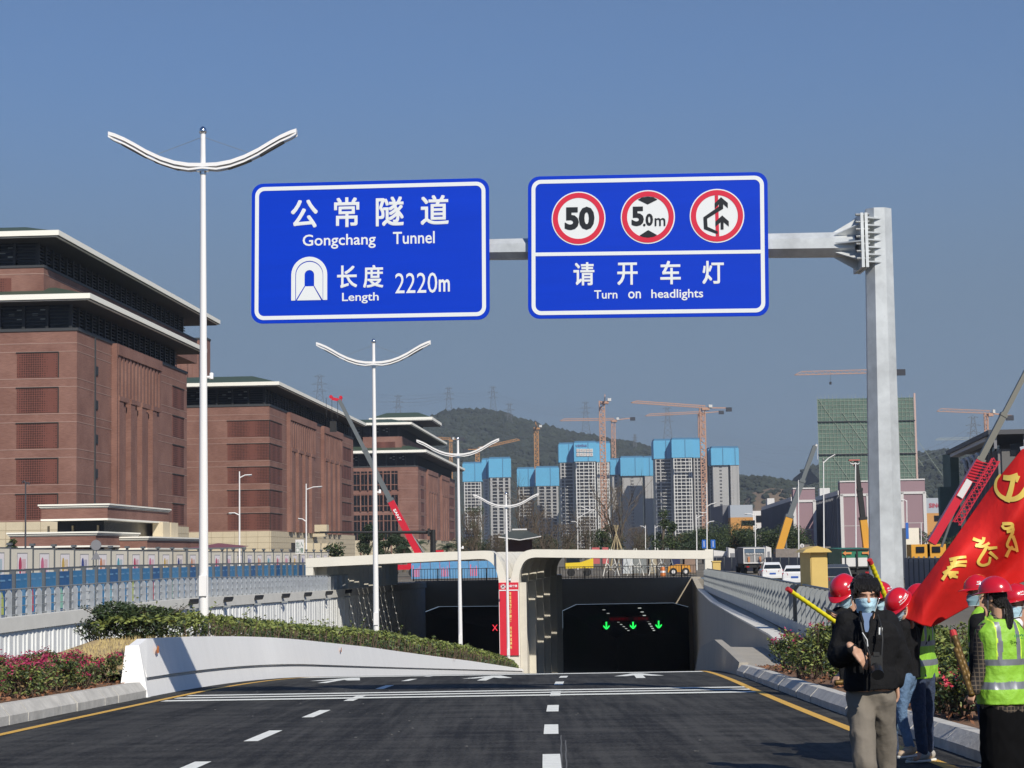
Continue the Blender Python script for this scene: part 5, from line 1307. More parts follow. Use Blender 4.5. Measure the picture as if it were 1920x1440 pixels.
# hedge
random.seed(11)
def hedge():
    root = thing('hedge', 'long clipped yellow-green hedge running down the median behind the white parapet', 'hedge', (RL(48) - 1.2, 47.5, MZ(48)))
    fo = [MB() for _ in range(3)]; st = MB()
    y = 46.5
    def hprof(y): return lerpt(y, [(46, .5), (50, .58), (60, .62), (79, .75), (108, .85), (130, .75), (137, .6), (140, .3)]) + .1 * noise.noise(Vector((y * .45, 0, 4)))
    N = 30000
    for i in range(N):
        y = 46.4 + (140.5 - 46.4) * (random.random() ** 1.25)
        w = MW(y) - .8; x0 = RL(y) - .5; h = hprof(y)
        t = random.random(); hh = h * (1 - .18 * (2 * t - 1) ** 4) + .08 * noise.noise(Vector((t * 6, y * 1.6, 0)))
        if random.random() < .6: z = hh * random.uniform(.8, 1.08)
        else: z = hh * random.uniform(.1, .95); t = random.choice((0, 0, 1)) + random.uniform(-.03, .08)
        if z > h * 1.0 and random.random() < .5: continue
        s = .05 + .0011 * (y - 46) + random.uniform(0, .03)
        k = 0 if (z > .55 * hh and random.random() < .62) else (1 if random.random() < .6 else 2)  # lit top of the hedge put into leaf colour: lighter high, darker low
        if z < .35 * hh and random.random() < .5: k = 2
        leaf(fo[k], Vector((x0 - t * w, y, MZ(y) + z)), s)
    for i in range(70):                     # stray shoots
        y = 46.5 + 85 * random.random() ** 1.3; x = RL(y) - .5 - random.random() * (MW(y) - .9); z = MZ(y) + hprof(y) * .8
        d = Vector((random.uniform(-.5, .3), random.uniform(-.2, .2), random.uniform(.25, .5)))
        p = Vector((x, y, z)); pts = [p, p + d * .6, p + d + Vector((d.x * .5, 0, -.04))]; st.path(pts, [.008, .006, .003], 4)
        for q in range(12): t = q / 11; leaf(fo[random.choice((0, 1))], p + d * t * 1.1 + Vector((random.uniform(-.05, .05), 0, random.uniform(-.04, .04))), .05 + .0009 * (y - 46))
    for i in range(700):
        y = 46.5 + 90 * random.random() ** 1.2; x = RL(y) - .45 - random.choice((0, .1, .3, .8)) * random.random(); b = Vector((x, y, MZ(y) - .03))
        st.bar(b, b + Vector((random.uniform(-.12, .12), random.uniform(-.12, .12), hprof(y) * random.uniform(.5, .9))), .012 + .0003 * (y - 46))
    for f, m in zip(fo, (m_l1, m_l2, m_l3)): f.build('foliage', m, root, recalc=False)
    st.build('stems', m_stem, root, recalc=False)
hedge()
def bush(name, label, cat, c, rx, ry, h, n, ls, mats, wts, flowers=None, group=None, stems=14, shoots=6, seed=0, low=.1):
    random.seed(seed); c = Vector(c); root = thing(name, label, cat, c, group)
    fo = [MB() for _ in mats]; st = MB(); fl = MB()
    lobes = [(Vector((random.uniform(-.6, .6) * rx, random.uniform(-.6, .6) * ry, random.uniform(.4, .8) * h)), random.uniform(.3, .5)) for _ in range(7)]
    for i in range(n):
        if random.random() < .25: o, r = Vector((0, 0, h * .42)), 1.0
        else: o, r = random.choice(lobes)
        v = Vector((random.gauss(0, 1), random.gauss(0, 1), random.gauss(0, 1))).normalized() * random.uniform(.55, 1.0) ** .7
        p = o + Vector((v.x * rx * r, v.y * ry * r, v.z * h * .5 * (r if r < 1 else .95)))
        if p.z < low * h: p.z = random.uniform(low, .4) * h
        leaf(fo[random.choices(range(len(mats)), wts)[0]], c + p, ls * random.uniform(.7, 1.3))
    for i in range(shoots):
        a = random.uniform(0, 6.28); d = Vector((math.cos(a) * rx * .7, math.sin(a) * ry * .7, h * .55)); p = c + Vector((d.x * .7, d.y * .7, h * .55))
        st.path([p, p + d * .35, p + d * .62 + Vector((0, 0, -.03))], [.009, .007, .003], 4)
        for q in range(14): leaf(fo[0], p + d * (.62 * q / 13) + Vector((random.uniform(-.03, .03), random.uniform(-.03, .03), random.uniform(-.03, .03))), ls * .9)
    for i in range(stems):
        a = random.uniform(0, 6.28); r = random.uniform(.1, .9); b = c + Vector((random.uniform(-.3, .3) * rx, random.uniform(-.3, .3) * ry, -.03))
        st.path([b, b + Vector((math.cos(a) * rx * r * .4, math.sin(a) * ry * r * .4, h * .4)), b + Vector((math.cos(a) * rx * r * .8, math.sin(a) * ry * r * .8, h * .85))], [.014, .010, .005], 4)
    for f, m in zip(fo, mats):
        if f.v: f.build('foliage', m, root, recalc=False)
    st.build('stems', m_stem, root, recalc=False)
    if flowers:
        nf, m, spread = flowers
        for i in range(nf):
            o, r = random.choice(lobes); v = Vector((random.gauss(0, 1), random.gauss(0, 1), abs(random.gauss(0, 1)))).normalized()
            p = c + o + Vector((v.x * rx * r * spread, v.y * ry * r * spread, v.z * h * .42 * r + h * .08))
            for q in range(7): leaf(fl, p + Vector((random.gauss(0, .035), random.gauss(0, .035), random.gauss(0, .03))), ls * .8)
        fl.build('flowers', m, root, recalc=False)
    return root
p = at(262, 1212, 47.6)
bush('bush', 'large dark leafy bush at the near end of the median hedge', 'bush', (p.x - .1, 47.6, p.z), 1.5, 1.0, 1.14, 6500, .05, [m_l3, m_l2], [8, 2], stems=50, shoots=12, seed=3)
p = at(178, 1205, 47.2)
bush('bush', 'sparse dark twiggy shrub leaning left beside the big median bush', 'bush', (p.x, 47.2, p.z), .5, .4, .62, 420, .045, [m_l3], [1], stems=16, shoots=9, seed=5)
# pink flower bed on the left, first one modelled and the others copied with their own turns
FG = 'magenta bougainvillea shrubs in the left bed'
f0 = bush('flowering_shrub', 'magenta bougainvillea shrub in the left bed', 'shrub', (0, 0, 0), .42, .42, .52, 900, .034, [m_l2, m_l1, m_l3, m_l4], [4, 2, 3, 1], (30, m_mag, 1.05), FG, 14, 5, 21)
f1 = bush('flowering_shrub', 'x', 'shrub', (0, 0, 0), .4, .42, .48, 800, .034, [m_l2, m_l1, m_l3, m_l4], [4, 2, 2, 2], (20, m_mag, 1.0), FG, 14, 4, 22)
f2 = bush('flowering_shrub', 'x', 'shrub', (0, 0, 0), .45, .4, .46, 800, .034, [m_l2, m_l3, m_l4], [3, 3, 2], (10, m_red2, 1.0), FG, 16, 6, 23)
random.seed(31); k = 0; spots = []
for r_ in range(3):
    for i in range(10):
        y = 28.6 + i * 1.02 + r_ * .5 + random.uniform(-.2, .2); x = RL(y) - .75 - r_ * .72 + random.uniform(-.15, .15); spots.append((x, y))
used = set()
for (x, y) in spots:
    px = (x / y) * F + 960; src = (f0, f1, f2)[random.choices((0, 1, 2), (5, 3, 2))[0]]
    z = bedz(y, min(1, (RL(y) - x) / 4.5)) - .02
    col = ('full magenta', 'thin magenta', 'sparse red')[(f0, f1, f2).index(src)]
    row = ('close behind the left kerb', 'in the middle of the left bed', 'at the back of the left bed')[spots.index((x, y)) // 10]
    lb = ordinal(spots.index((x, y)) % 10 + 1) + ' from the near end, ' + col + ' bougainvillea ' + row
    sc = random.uniform(.85, 1.15)
    if src.name not in used and src.location.length < .01: used.add(src.name); src.location = (x, y, z); ORG[src.name] = Vector((x, y, z)); src['label'] = lb; src.scale = (sc,) * 3
    else: copy_tree(src, (x, y, z), random.uniform(0, 6.28), lb, sc)
# right planting strip
RG = 'shrubs in the right planting strip'
for i, (px, py, Y, rx, h, n, fl, lb, wt) in enumerate((
    (1508, 1300, 38.0, .5, 1.05, 1700, (30, m_mag, 1.0), 'leafy shrub with dull magenta bracts, first beyond the bystanders', (3, 3, 3)),
    (1545, 1305, 36.6, .62, 1.2, 2400, (8, m_mag, 1), 'taller green shrub beside the man in the black jacket', (5, 3, 2)),
    (1480, 1285, 41.5, .45, .8, 1100, (24, m_mag, 1), 'low shrub with dark red bracts at the end of the planting strip', (2, 3, 4)),
    (1600, 1320, 33.0, .5, .8, 1200, None, 'green shrub hidden behind the man in the black jacket', (3, 3, 2)),
    (1760, 1300, 28.0, .75, 1.2, 4200, None, 'dense olive green bush behind the vested man in jeans', (4, 4, 1)),
    (1812, 1300, 27.0, .75, 1.25, 4200, None, 'dense olive green bush under the red flag', (5, 4, 1)),
    (1845, 1330, 25.5, .6, 1.1, 2400, None, 'green bush behind the woman in plaid', (3, 4, 2)),
    (1795, 1350, 23.6, .42, .62, 700, (26, m_red2, 1), 'small shrub with bright red bracts beside the vested woman', (1, 3, 4)),
    (1768, 1345, 24.6, .36, .55, 600, (12, m_red2, 1), 'small dark shrub with a few red bracts behind the vested man', (1, 2, 5)),
    (1895, 1360, 23.0, .6, 1.0, 1800, None, 'green bush at the right edge of the strip', (3, 4, 3)))):
    p = at(px, py, Y); z = zroad(Y) + .2
    bush('shrub', lb, 'shrub', (p.x, Y, z), rx, rx, h, n, .042, [m_l1, m_l2, m_l3], wt, fl, RG, 18, 6, 40 + i)
# straw tufts on the median nose
random.seed(61); mb = MB()
for i in range(1500):
    y = random.uniform(39, 46.5); x = RL(y) - .45 - random.random() * (MW(y) - .9); b_ = Vector((x, y, MZ(y) - .01)); h_ = random.uniform(.05, .17); d_ = Vector((random.uniform(-.06, .06), random.uniform(-.04, .04), h_)); w_ = Vector((.008, .004, 0)); mb.add([b_ - w_, b_ + w_, b_ + d_], [(0, 1, 2)])
tag(mb.build('dry_grass', [mat('straw_blade', (.42, .33, .15), .9, var=.4, vscale=3)], recalc=False, origin=(0, 0, 0)), 'dry straw-coloured grass on the nose of the median', 'grass', kind='stuff')
# mulch: dead leaves
random.seed(77); mb = MB()
for i in range(2600):
    if i % 2: y = random.uniform(14, 46); x = RR(y) + random.uniform(.34, 2.4); z = zroad(y) + .24
    else: y = random.uniform(27, 38.4); t = random.random(); x = RL(y) - .35 - t * 3.6; z = bedz(y, t * .8) + .02
    leaf(mb, Vector((x, y, z + random.uniform(0, .03))), random.uniform(.03, .06))
tag(mb.build('dead_leaves', [mat('dead_leaf', (.27, .12, .06), .9, var=.5, vscale=6)], recalc=False, origin=(0, 0, 0)), 'dry fallen leaves over the planted soil', 'leaf litter', kind='stuff')

# ---------------------------------------------------------------- trees
m_bark = mat('bark_grey', (.12, .095, .07), .9, var=.3, vscale=2)
m_tw = mat('bare_twigs', (.11, .085, .06), .9, var=.3, vscale=.5)
def tree(label, px, py, ytop, wpx, Y, kind, seed, group=None, name='tree', dense=1.0, ls=None, mats=None, cat='tree'):
    random.seed(seed); b = at(px, py, Y); tp = at(px, ytop, Y); H = tp.z - b.z; Wd = wpx * Y / F; s = Y / F
    b = Vector((b.x, Y, min(b.z, G) if Y > 100 else b.z)); H = tp.z - b.z
    root = thing(name, label, cat, b, group)
    tr = MB(); fo = MB(); fo2 = MB(); ls = ls or max(.16, 1.1 * s)
    def limb(p, d, L, r, lv):
        pts = [p]; q = p
        for k in range(3): d = (d + Vector((random.uniform(-.25, .25), random.uniform(-.25, .25), random.uniform(-.05, .15)))).normalized(); q = q + d * L / 3; pts.append(q)
        tr.path(pts, [r, r * .8, r * .6, r * .35], 5 if lv > 1 else 4)
        if lv > 0:
            for k in range(3 if lv > 1 else 4):
                a = random.uniform(0, 6.28); nd = (d + Vector((math.cos(a) * .8, math.sin(a) * .8, random.uniform(.0, .5)))).normalized(); limb(pts[random.choice((1, 2, 3))], nd, L * random.uniform(.5, .75), r * .5, lv - 1)
        return pts
    if kind == 'bare':
        tr.path([b, b + Vector((0, 0, H * .25)), b + Vector((.1, 0, H * .4))], [H * .022, H * .018, H * .015], 6)
        for k in range(7):
            a = random.uniform(0, 6.28); limb(b + Vector((0, 0, H * random.uniform(.2, .42))), Vector((math.cos(a) * .5 * Wd / H * 1.5, math.sin(a) * .4, 1)).normalized(), H * random.uniform(.4, .6), H * .010, 2)
        tr.build('trunk_and_branches', m_tw, root, recalc=False)
        for i in range(int(900 * dense)):
            a = random.uniform(0, 6.28); r = random.random() ** .6; z = random.uniform(.3, 1.0)
            p = b + Vector((math.cos(a) * r * Wd / 2 * (1.1 - abs(z - .6)), math.sin(a) * r * Wd / 2, H * z))
            fo.bar(p, p + Vector((random.uniform(-.5, .5), random.uniform(-.3, .3), random.uniform(.3, 1.0))) * ls * 2.2, ls * .14)
        fo.build('twigs', mats or m_tw, root, recalc=False); return root
    if kind == 'palm':
        tr.path([b, b + Vector((0, 0, H * .65))], [.28, .2], 7); c = b + Vector((0, 0, H * .65)); tr.build('trunk', m_bark, root)
        for k in range(18):
            a = 6.28 * k / 18 + random.uniform(-.1, .1); e = random.uniform(-.1, .9); pts = []
            for j in range(6): t = j / 5; pts.append(c + Vector((math.cos(a) * t * Wd / 2, math.sin(a) * t * Wd / 2, H * .35 * (e * t * 1.3 - (t ** 2) * 1.1 * (.4 + e * .5)))))
            for j in range(5):
                for sgn in (-1, 1):
                    for q in range(3):
                        p = pts[j].lerp(pts[j + 1], q / 3); sd = Vector((-math.sin(a), math.cos(a), 0)) * sgn
                        fo.poly([p, p + (pts[j + 1] - pts[j]) * .25, p + sd * Wd * .13 + Vector((math.cos(a) * .2, math.sin(a) * .2, -Wd * .06))])
        fo.build('fronds', m_l3, root, recalc=False); return root
    # leafy
    tr.path([b, b + Vector((0, 0, H * .3)), b + Vector((.15, 0, H * .55))], [H * .03, H * .024, H * .016], 6)
    lob = []
    for k in range(int(10)):
        a = random.uniform(0, 6.28); r = random.uniform(.1, .75); z = random.uniform(.35, .88); o = b + Vector((math.cos(a) * r * Wd * .42, math.sin(a) * r * Wd * .42, H * z))
        lob.append((o, random.uniform(.16, .27) * min(Wd, H * 1.3))); tr.path([b + Vector((0, 0, H * .3)), (b + Vector((0, 0, H * .4))).lerp(o, .6), o], [H * .014, H * .01, H * .004], 4)
    tr.build('trunk', m_bark, root, recalc=False)
    for i in range(int(1700 * dense)):
        o, r = random.choice(lob); v = Vector((random.gauss(0, 1), random.gauss(0, 1), random.gauss(0, 1))).normalized() * r * random.uniform(.5, 1.08)
        v.z *= .8; leaf(fo if random.random() < .75 else fo2, o + v, ls * random.uniform(.7, 1.3))
    cr = fo.build('crown', (mats or (m_l3, m_l2))[0], root, recalc=False)
    fo2.build('crown_second_tone', (mats or (m_l3, m_l2))[1], cr, recalc=False)  # second leaf tone mixed at random through the crown
    return root
BT = 'leafless young trees behind the tunnel canopy'; GT = 'dark green trees behind the right hoarding'
tree('small round-clumped ornamental tree before the nearest brick building', 17, 1034, 998, 36, 150, 'leafy', 1, dense=.5, ls=.12)
tree('thin leafy tree before the middle brick building', 629, 1048, 1004, 44, 215, 'leafy', 2, dense=.5)
for i, (px, yt, w, lb) in enumerate(((690, 975, 42, 'dark tree below the farthest brick block, nearest its left corner'), (722, 990, 40, 'dark tree behind the second street lamp'), (748, 985, 36, 'dark tree behind the red crane boom'))): tree(lb, px, 1042, yt, w * 1.3, 330, 'leafy', 10 + i, dense=3.0, mats=(m_l3, m_l3))
for i, (px, yt, w, lb) in enumerate(((783, 993, 46, 'palm left of the black sign boom post'), (838, 1000, 48, 'palm right of the black sign boom post'), (758, 1002, 36, 'low palm beside the red crane boom'))): tree(lb, px, 1042, yt, w, 300, 'palm', 20 + i, name='palm_tree', cat='palm')
for i, (px, yt, w, Y, k, lb) in enumerate(((893, 940, 40, 330, 'leafy', 'slim tree with a thin green crown left of the fourth lamp'), (885, 960, 50, 300, 'bare', 'leafless brown tree behind the left canopy edge'), (930, 1005, 40, 300, 'bare', 'low leafless shrub-like tree under the pale second tower'),
    (985, 930, 74, 290, 'bare', 'broad leafless tree beside the tiled-roof gatehouse'), (1020, 960, 50, 330, 'bare', 'leafless tree between the two canopies and the lettered tower'), (1060, 985, 60, 300, 'bare', 'low brown leafless tree left of the crane mast'),
    (1098, 970, 56, 320, 'bare', 'leafless tree in front of the lettered tower'), (1130, 975, 50, 300, 'leafy', 'dark scrubby tree at the foot of the crane mast'), (1156, 915, 58, 280, 'bare', 'tall spindly leafless tree propped on stakes'),
    (1195, 990, 50, 320, 'bare', 'leafless tree left of the thin green tree'), (1243, 938, 46, 300, 'leafy', 'thin green tree before the widest tower'), (1262, 960, 34, 320, 'leafy', 'small green tree right of the thin green tree'))):
    tree(lb, px, 1040, yt, w, Y, k, 30 + i, BT if k == 'bare' else None, dense=1.7 if k == 'bare' else 1.0)
for i in range(14):
    px = 868 + i * 33; tree(ordinal(i + 1) + ' dark low shrub from the left behind the tunnel canopy', px, 1040, 1006 - (i * 7) % 13, 58, 340, 'leafy', 60 + i, 'low dark shrubs behind the tunnel canopy', name='roadside_shrub', dense=1.3, mats=(m_l3, m_l4 if i % 3 == 0 else m_l3), cat='shrub')
for i, (px, yt, w) in enumerate(((1290, 1000, 76), (1345, 986, 96), (1385, 984, 100), (1425, 988, 96), (1462, 980, 92), (1497, 988, 84), (1318, 994, 76), (1405, 994, 84))):
    tree('dense dark green roadside tree, ' + ('behind the end of the right canopy', 'just right of the canopy end', 'below the orange depot', 'below the white building', 'behind the yellow crane boom', 'against the first mauve block', 'behind the blue direction signs', 'above the grey dump truck')[i], px, 1040, yt, w, 380, 'leafy', 80 + i, GT, dense=4.2, mats=(m_l3, m_l2))
for i, (px, yt, w, k) in enumerate(((1718, 968, 50, 'palm'), (1745, 1000, 50, 'leafy'), (1775, 1002, 56, 'leafy'), (1805, 995, 60, 'leafy'), (1760, 992, 40, 'palm'))):
    tree(('tall palm right of the gantry post', 'dark tree below the lettered depot', 'dark tree behind the red mobile crane', 'dark tree beside the flag', 'short palm below the lettered depot')[i], px, 1045, yt, w, 300, k, 95 + i, dense=1.0, name='palm_tree' if k == 'palm' else 'tree', cat='palm' if k == 'palm' else 'tree')
r = thing('tree_stakes', 'bundle of slanting support stakes round the spindly tree', 'tree stakes', at(1156, 1040, 279))
mb = MB(); b = at(1156, 1040, 279)
for k in range(9): a = 6.28 * k / 9; mb.bar((b.x + 1.9 * math.cos(a), 279 + 1.9 * math.sin(a), G), (b.x - .4 * math.cos(a), 279 - .3 * math.sin(a), G + 6.5), .1)
mb.build('stake', mat('pale_timber', (.42, .34, .2), .9), r)
# tiled-roof gatehouse
p = at(975, 1040, 262); root = thing('gatehouse', 'small dark gatehouse with an upswept tiled roof behind the canopies', 'gatehouse', (p.x, 262, G))
mb = MB(); mb.box(p.x - 1.7, 262, G, p.x + 1.7, 266, G + 4.5); mb.build('wall', mat('dark_red_wall', (.08, .035, .03), .8), root)
mb = MB(); z = G + 4.4; mb.add([(p.x - 2.9, 260, z + .5), (p.x + 2.9, 260, z + .5), (p.x + 2.9, 268, z + .5), (p.x - 2.9, 268, z + .5), (p.x - .9, 263, z + 1.4), (p.x + .9, 263, z + 1.4), (p.x + .9, 265, z + 1.4), (p.x - .9, 265, z + 1.4), (p.x, 260, z)], [(0, 8, 1, 5, 4), (1, 2, 6, 5), (2, 3, 7, 6), (3, 0, 4, 7), (4, 5, 6, 7)])
mb.build('roof', mat('dark_roof_tile', (.05, .058, .052), .7), root)
mb = MB(); mb.box(p.x - 1.0, 262.8, z + 1.4, p.x + 1.0, 265.2, z + 1.6); mb.bar((p.x - 2.9, 259.9, z + .5), (p.x, 259.9, z + .05), .12); mb.bar((p.x + 2.9, 259.9, z + .5), (p.x, 259.9, z + .05), .12); mb.build('ridge', m_trim, root)

# ================================================================ SITE OBJECTS
m_cred = mat('crane_red', (.55, .012, .03), .35, coat=.3); m_cgrey = mat('crane_boom_grey', (.14, .155, .16), .5, metal=.3); m_cyel = mat('crane_amber', (.62, .3, .03), .45); m_tyre = mat('tyre_rubber', (.02, .02, .02), .9)
m_gh0 = mat('dusty_carrier', (.2, .17, .15), .8, var=.2)
def mobile_crane(label, Y, foot, mid, tip, w, m1, m2, head=None, dY=0, cs=0.0, mc=None):
    f = at(*foot, Y); mi = at(*mid, Y + dY * .4); t = at(*tip, Y + dY)
    root = thing('mobile_crane', label, 'mobile crane', (f.x, Y, G), 'mobile cranes round the site')
    mb = MB(); mb.bar(f, mi, w, w * 1.15, up=(0, 1, 0)); lo = mb.build('lower_boom', m1, root)
    d = (mi - f).normalized()
    mb = MB(); mb.bar(mi + d * .005, mi.lerp(t, .5), w * .72, w * .85, up=(0, 1, 0)); mb.build('middle_boom', m2, root)
    mb = MB(); mb.bar(mi.lerp(t, .5) + d * .01, t, w * .56, w * .66, up=(0, 1, 0)); mb.build('upper_boom', m2, root)
    mb = MB()
    for k in (0, .5): q = mi.lerp(t, k); mb.bar(q - d * w * .2, q + d * w * .2, w * (1.1 - k * .5), w * (1.25 - k * .5), up=(0, 1, 0))
    mb.build('collar', m2, root)
    mb = MB(); mb.tube(f + Vector((w * 1.2, 0, -w * .5)), f.lerp(mi, .45) + Vector((w * .35, 0, 0)), w * .16, n=8); mb.build('lift_ram', m_cgrey, root)
    mb = MB(); s = w / .9; f0 = f; f = f + Vector((cs, 0, 0))
    mb.box(f.x - 4.5 * s, Y - 1.3, G + .9, f.x + 5.5 * s, Y + 1.3, G + 1.5); mb.box(f.x + 3.6 * s, Y - 1.25, G + 1.5, f.x + 5.4 * s, Y + 1.25, G + 2.9); mb.build('carrier', mc or m1, root)
    mb = MB(); mb.box(f.x - 1.4, Y - 1.2, G + 1.5, f.x + 1.6, Y + 1.2, G + 2.7); mb.box(f.x + 1.7, Y - 1.2, G + 1.6, f.x + 3.0, Y - .2, G + 3.2); mb.build('upper_cab', mc or m1, root)
    for k in range(4): mb = MB(); x = f.x - 3.4 * s + k * 2.6 * s; mb.tube((x, Y - 1.45, G + .55), (x, Y - 1.05, G + .55), .55, n=14); mb.build('wheel', m_tyre, root)
    return root, f0, mi, t, d
root, f, mi, t, d = mobile_crane('red mobile crane with a dark telescopic boom leaning left before the farthest brick block', 235, (786, 1040), (732, 938), (636, 750), .8, m_cred, m_cgrey)
mb = MB(); mb.bar(t + Vector((.3, 0, -.1)), t + Vector((-.9, 0, .2)), .35, .4, up=(0, 1, 0)); mb.tube(t + Vector((.2, -.2, .3)), t + Vector((.2, .2, .3)), .22, n=12); mb.tube(t + Vector((-1.0, -.2, .4)), t + Vector((-1.0, .2, .4)), .22, n=12); mb.build('boom_head', m_cred, root)
mb = MB(); 
for dx in (-1.6, -.9, -.2): mb.bar(t + Vector((dx, 0, .3)), t + Vector((dx, 0, -2.2 if dx != -.9 else -3.0)), .05)
mb.box(t.x - 1.15, 234.7, t.z - 3.9, t.x - .35, 235.3, t.z - 2.6); mb.build('hook_block', m_blk, root)
text_p = f.lerp(mi, .78); mb = MB(); dn = Vector((-d.z, 0, d.x)); text(mb, 'SANY', lambda u, v: f.lerp(mi, .62 + .22 * u) + dn * (v * .35 - .1) + Vector((0, -.56, 0)), 1, 1, 0, 0, .03); mb.build('lettering', m_wht, root)
root, f, mi, t, d = mobile_crane('yellow mobile crane with a dark upper boom leaning right before the first mauve block', 250, (1458, 1040), (1480, 968), (1528, 836), .95, m_cyel, m_cgrey, mc=m_gh0, cs=1.0)
mb = MB(); mb.bar(t, t + Vector((.25, 0, -.1)), .6, .5); mb.bar(t + Vector((.3, 0, 0)), t + Vector((.3, 0, -1.8)), .05); mb.build('boom_head', m_trim, root)
root, f, mi, t, d = mobile_crane('small orange crane with a thin lattice jib left of the gantry post', 210, (1626, 1035), (1618, 972), (1605, 864), .75, m_cyel, m_blk)
mb = MB(); mb.box(t.x - .8, 209.7, t.z, t.x + .4, 210.3, t.z + .15); mb.bar(t + Vector((-.6, 0, 0)), t + Vector((0, 0, -.9)), .08); mb.build('boom_head', mat('faded_red_steel', (.4, .12, .1), .7), root)
root, f, mi, t, d = mobile_crane('big red mobile crane whose grey boom leaves the picture at the right', 150, (1746, 1018), (1838, 862), (1925, 695), .66, m_cred, mat('boom_taupe', (.16, .155, .13), .5), dY=0, cs=6)
mb = MB(); dn = Vector((d.z, 0, -d.x)) * .6; up = Vector((0, -.5, 0)); a = f.lerp(mi, .3) + dn * 1.0; b = mi + dn * 1.2 + d * .6
lat = MB(); n = 16
for o in (Vector((0, 0, 0)), dn * .9, up, up + dn * .9): lat.bar(a + o, b + o, .07)
for k in range(n): p0 = a.lerp(b, k / n); p1 = a.lerp(b, (k + 1) / n); lat.bar(p0 + up, p1 + dn * .9 + up, .05); lat.bar(p0 + dn * .9 + up, p1 + up, .05)
for k in range(8): p0 = mi - d * (.3 + k * .25); lat.bar(p0 - dn * .5 + up, p0 + dn * 1.6 + up + d * .4, .06)
lat.build('folded_lattice_jib', m_cred, root)
mb = MB(); q0, q1 = f.lerp(mi, .55), f.lerp(mi, .75); mb.bar(q0 + Vector((0, -.52, 0)), q1 + Vector((0, -.52, 0)), .5, .03, up=(0, 1, 0)); mb.build('pale_panel', m_trim, root)

# black sign boom on the left
a = at(812, 1036, 225); t = at(812, 998, 225); e = at(600, 998, 225); root = thing('sign_boom', 'black cantilever sign boom behind the left canopy', 'sign boom', (a.x, 225, G))
mb = MB(); mb.tube((a.x, 225, G), (a.x, 225, t.z + .3), .38, .3, n=8); mb.build('post', m_blk, root)
mb = MB(); mb.tube((a.x, 225, t.z), (e.x, 225, e.z), .2, .1, n=8); mb.build('arm', m_blk, root)
mb = MB(); mb.box(a.x - .6, 224.5, t.z - .45, a.x - .35, 225.5, t.z + .45); mb.build('flange', m_blk, root)
# small street lamps around the site
def small_lamp(label, Y, px, ytop, yb, arms, m=m_lampw, r=.09, grp='slim street lamps on the surface roads'):
    b = at(px, yb, Y); t = at(px, ytop, Y); z0 = G if Y > 100 else b.z; root = thing('street_light', label, 'street light', (b.x, Y, z0), grp)
    mb = MB(); mb.tube((b.x, Y, z0), (t.x, Y, t.z), r, r * .6, n=8); mb.build('pole', m, root)
    for (dx, yy, dy, *lw) in arms:
        s = at(px, yy, Y); e = at(px + dx, yy + dy, Y); mm = s.lerp(e, .45) + Vector((0, 0, .12 * (1 if dy < 0 else -1)))
        mb = MB(); mb.path([s, mm, e], [r * .6, r * .55, r * .5], 6); ar = mb.build('arm', m, root)
        q = mm.lerp(e, .55); mb = MB(); mb.bar(q - Vector((0, 0, .1)), e - Vector((0, 0, .06)), r * 2.4, r * 1.1); mb.build('lamp_head', m_led if m is m_lampw else m, ar)
small_lamp('white lamp with two arms before the middle brick building, nearer the tall lamp', 170, 449, 884, 1048, [(23, 896, -6), (-20, 966, -4)])
small_lamp('white lamp with two arms before the middle brick building, nearer the crane', 200, 574, 907, 1050, [(30, 918, -6), (-15, 978, -6)])
small_lamp('dark double-headed lamp before the nearest brick building', 150, 48, 903, 1035, [(-6, 906, -3), (7, 909, -3)], mat('dark_lamp_paint', (.05, .05, .06), .6))
for i, (px, yt, Y, arms, lb) in enumerate(((1083, 958, 300, [(-12, 980, -2), (28, 972, -16)], 'before the lettered tower'), (1106, 935, 330, [(-16, 958, -8), (14, 962, -8)], 'left of the large crane mast foot'), (1306, 965, 260, [(14, 972, -6)], 'left of the blue direction signs'),
    (1325, 905, 230, [(18, 950, -7), (-14, 960, 0), (14, 982, -5)], 'with several arms at the right end of the canopy'), (1416, 962, 260, [(-20, 966, -3), (10, 993, -3)], 'above the grey dump truck'), (1497, 900, 240, [], 'with a bare pole before the first mauve block'),
    (1544, 870, 200, [(0, 876, -16), (22, 868, -16)], 'with upright antennas at the second mauve block'), (1604, 868, 190, [(-10, 868, 0), (8, 868, 0)], 'with a flat crossbar left of the gantry post'), (1700, 938, 210, [(-10, 940, -2)], 'right of the gantry post'), (1727, 980, 250, [], 'slimmest, beside the tall palm'),
    (1210, 985, 300, [(-10, 990, -4)], 'right of the spindly propped tree'), (1228, 985, 310, [(10, 990, -4)], 'left of the thin green tree'))):
    small_lamp('slim white street light ' + lb, Y, px, yt, 1040, arms, r=.085)
# red canopy structure, round sign
root = thing('site_shelter', 'low shelter with a dull red canopy roof before the middle brick building', 'shelter', at(405, 1045, 150))
a, b = at(355, 1030, 150), at(458, 1030, 150); mb = MB(); mb.add([(a.x, 149, a.z + .1), (b.x, 149, a.z + .1), (b.x, 153, a.z + .2), (a.x, 153, a.z + .2), ((a.x + b.x) / 2, 151, a.z + .45)], [(0, 1, 4), (1, 2, 4), (2, 3, 4), (3, 0, 4), (0, 3, 2, 1)]); mb.build('canopy_roof', mat('dull_red_cloth', (.17, .06, .075), .85), root)
mb = MB()
for x in (a.x, a.x + 1.4, b.x - 1.2, b.x): mb.box(x - .05, 149, G, x + .05, 149.1, a.z + .1)
mb.bar((a.x - .3, 149, a.z + .05), (b.x + .3, 149, a.z + .05), .1); mb.build('frame', m_post, root)
p = at(180, 1022, 100); root = thing('road_sign', 'round grey sign back on a thin post among the left hoardings', 'road sign', (p.x, 100, G))
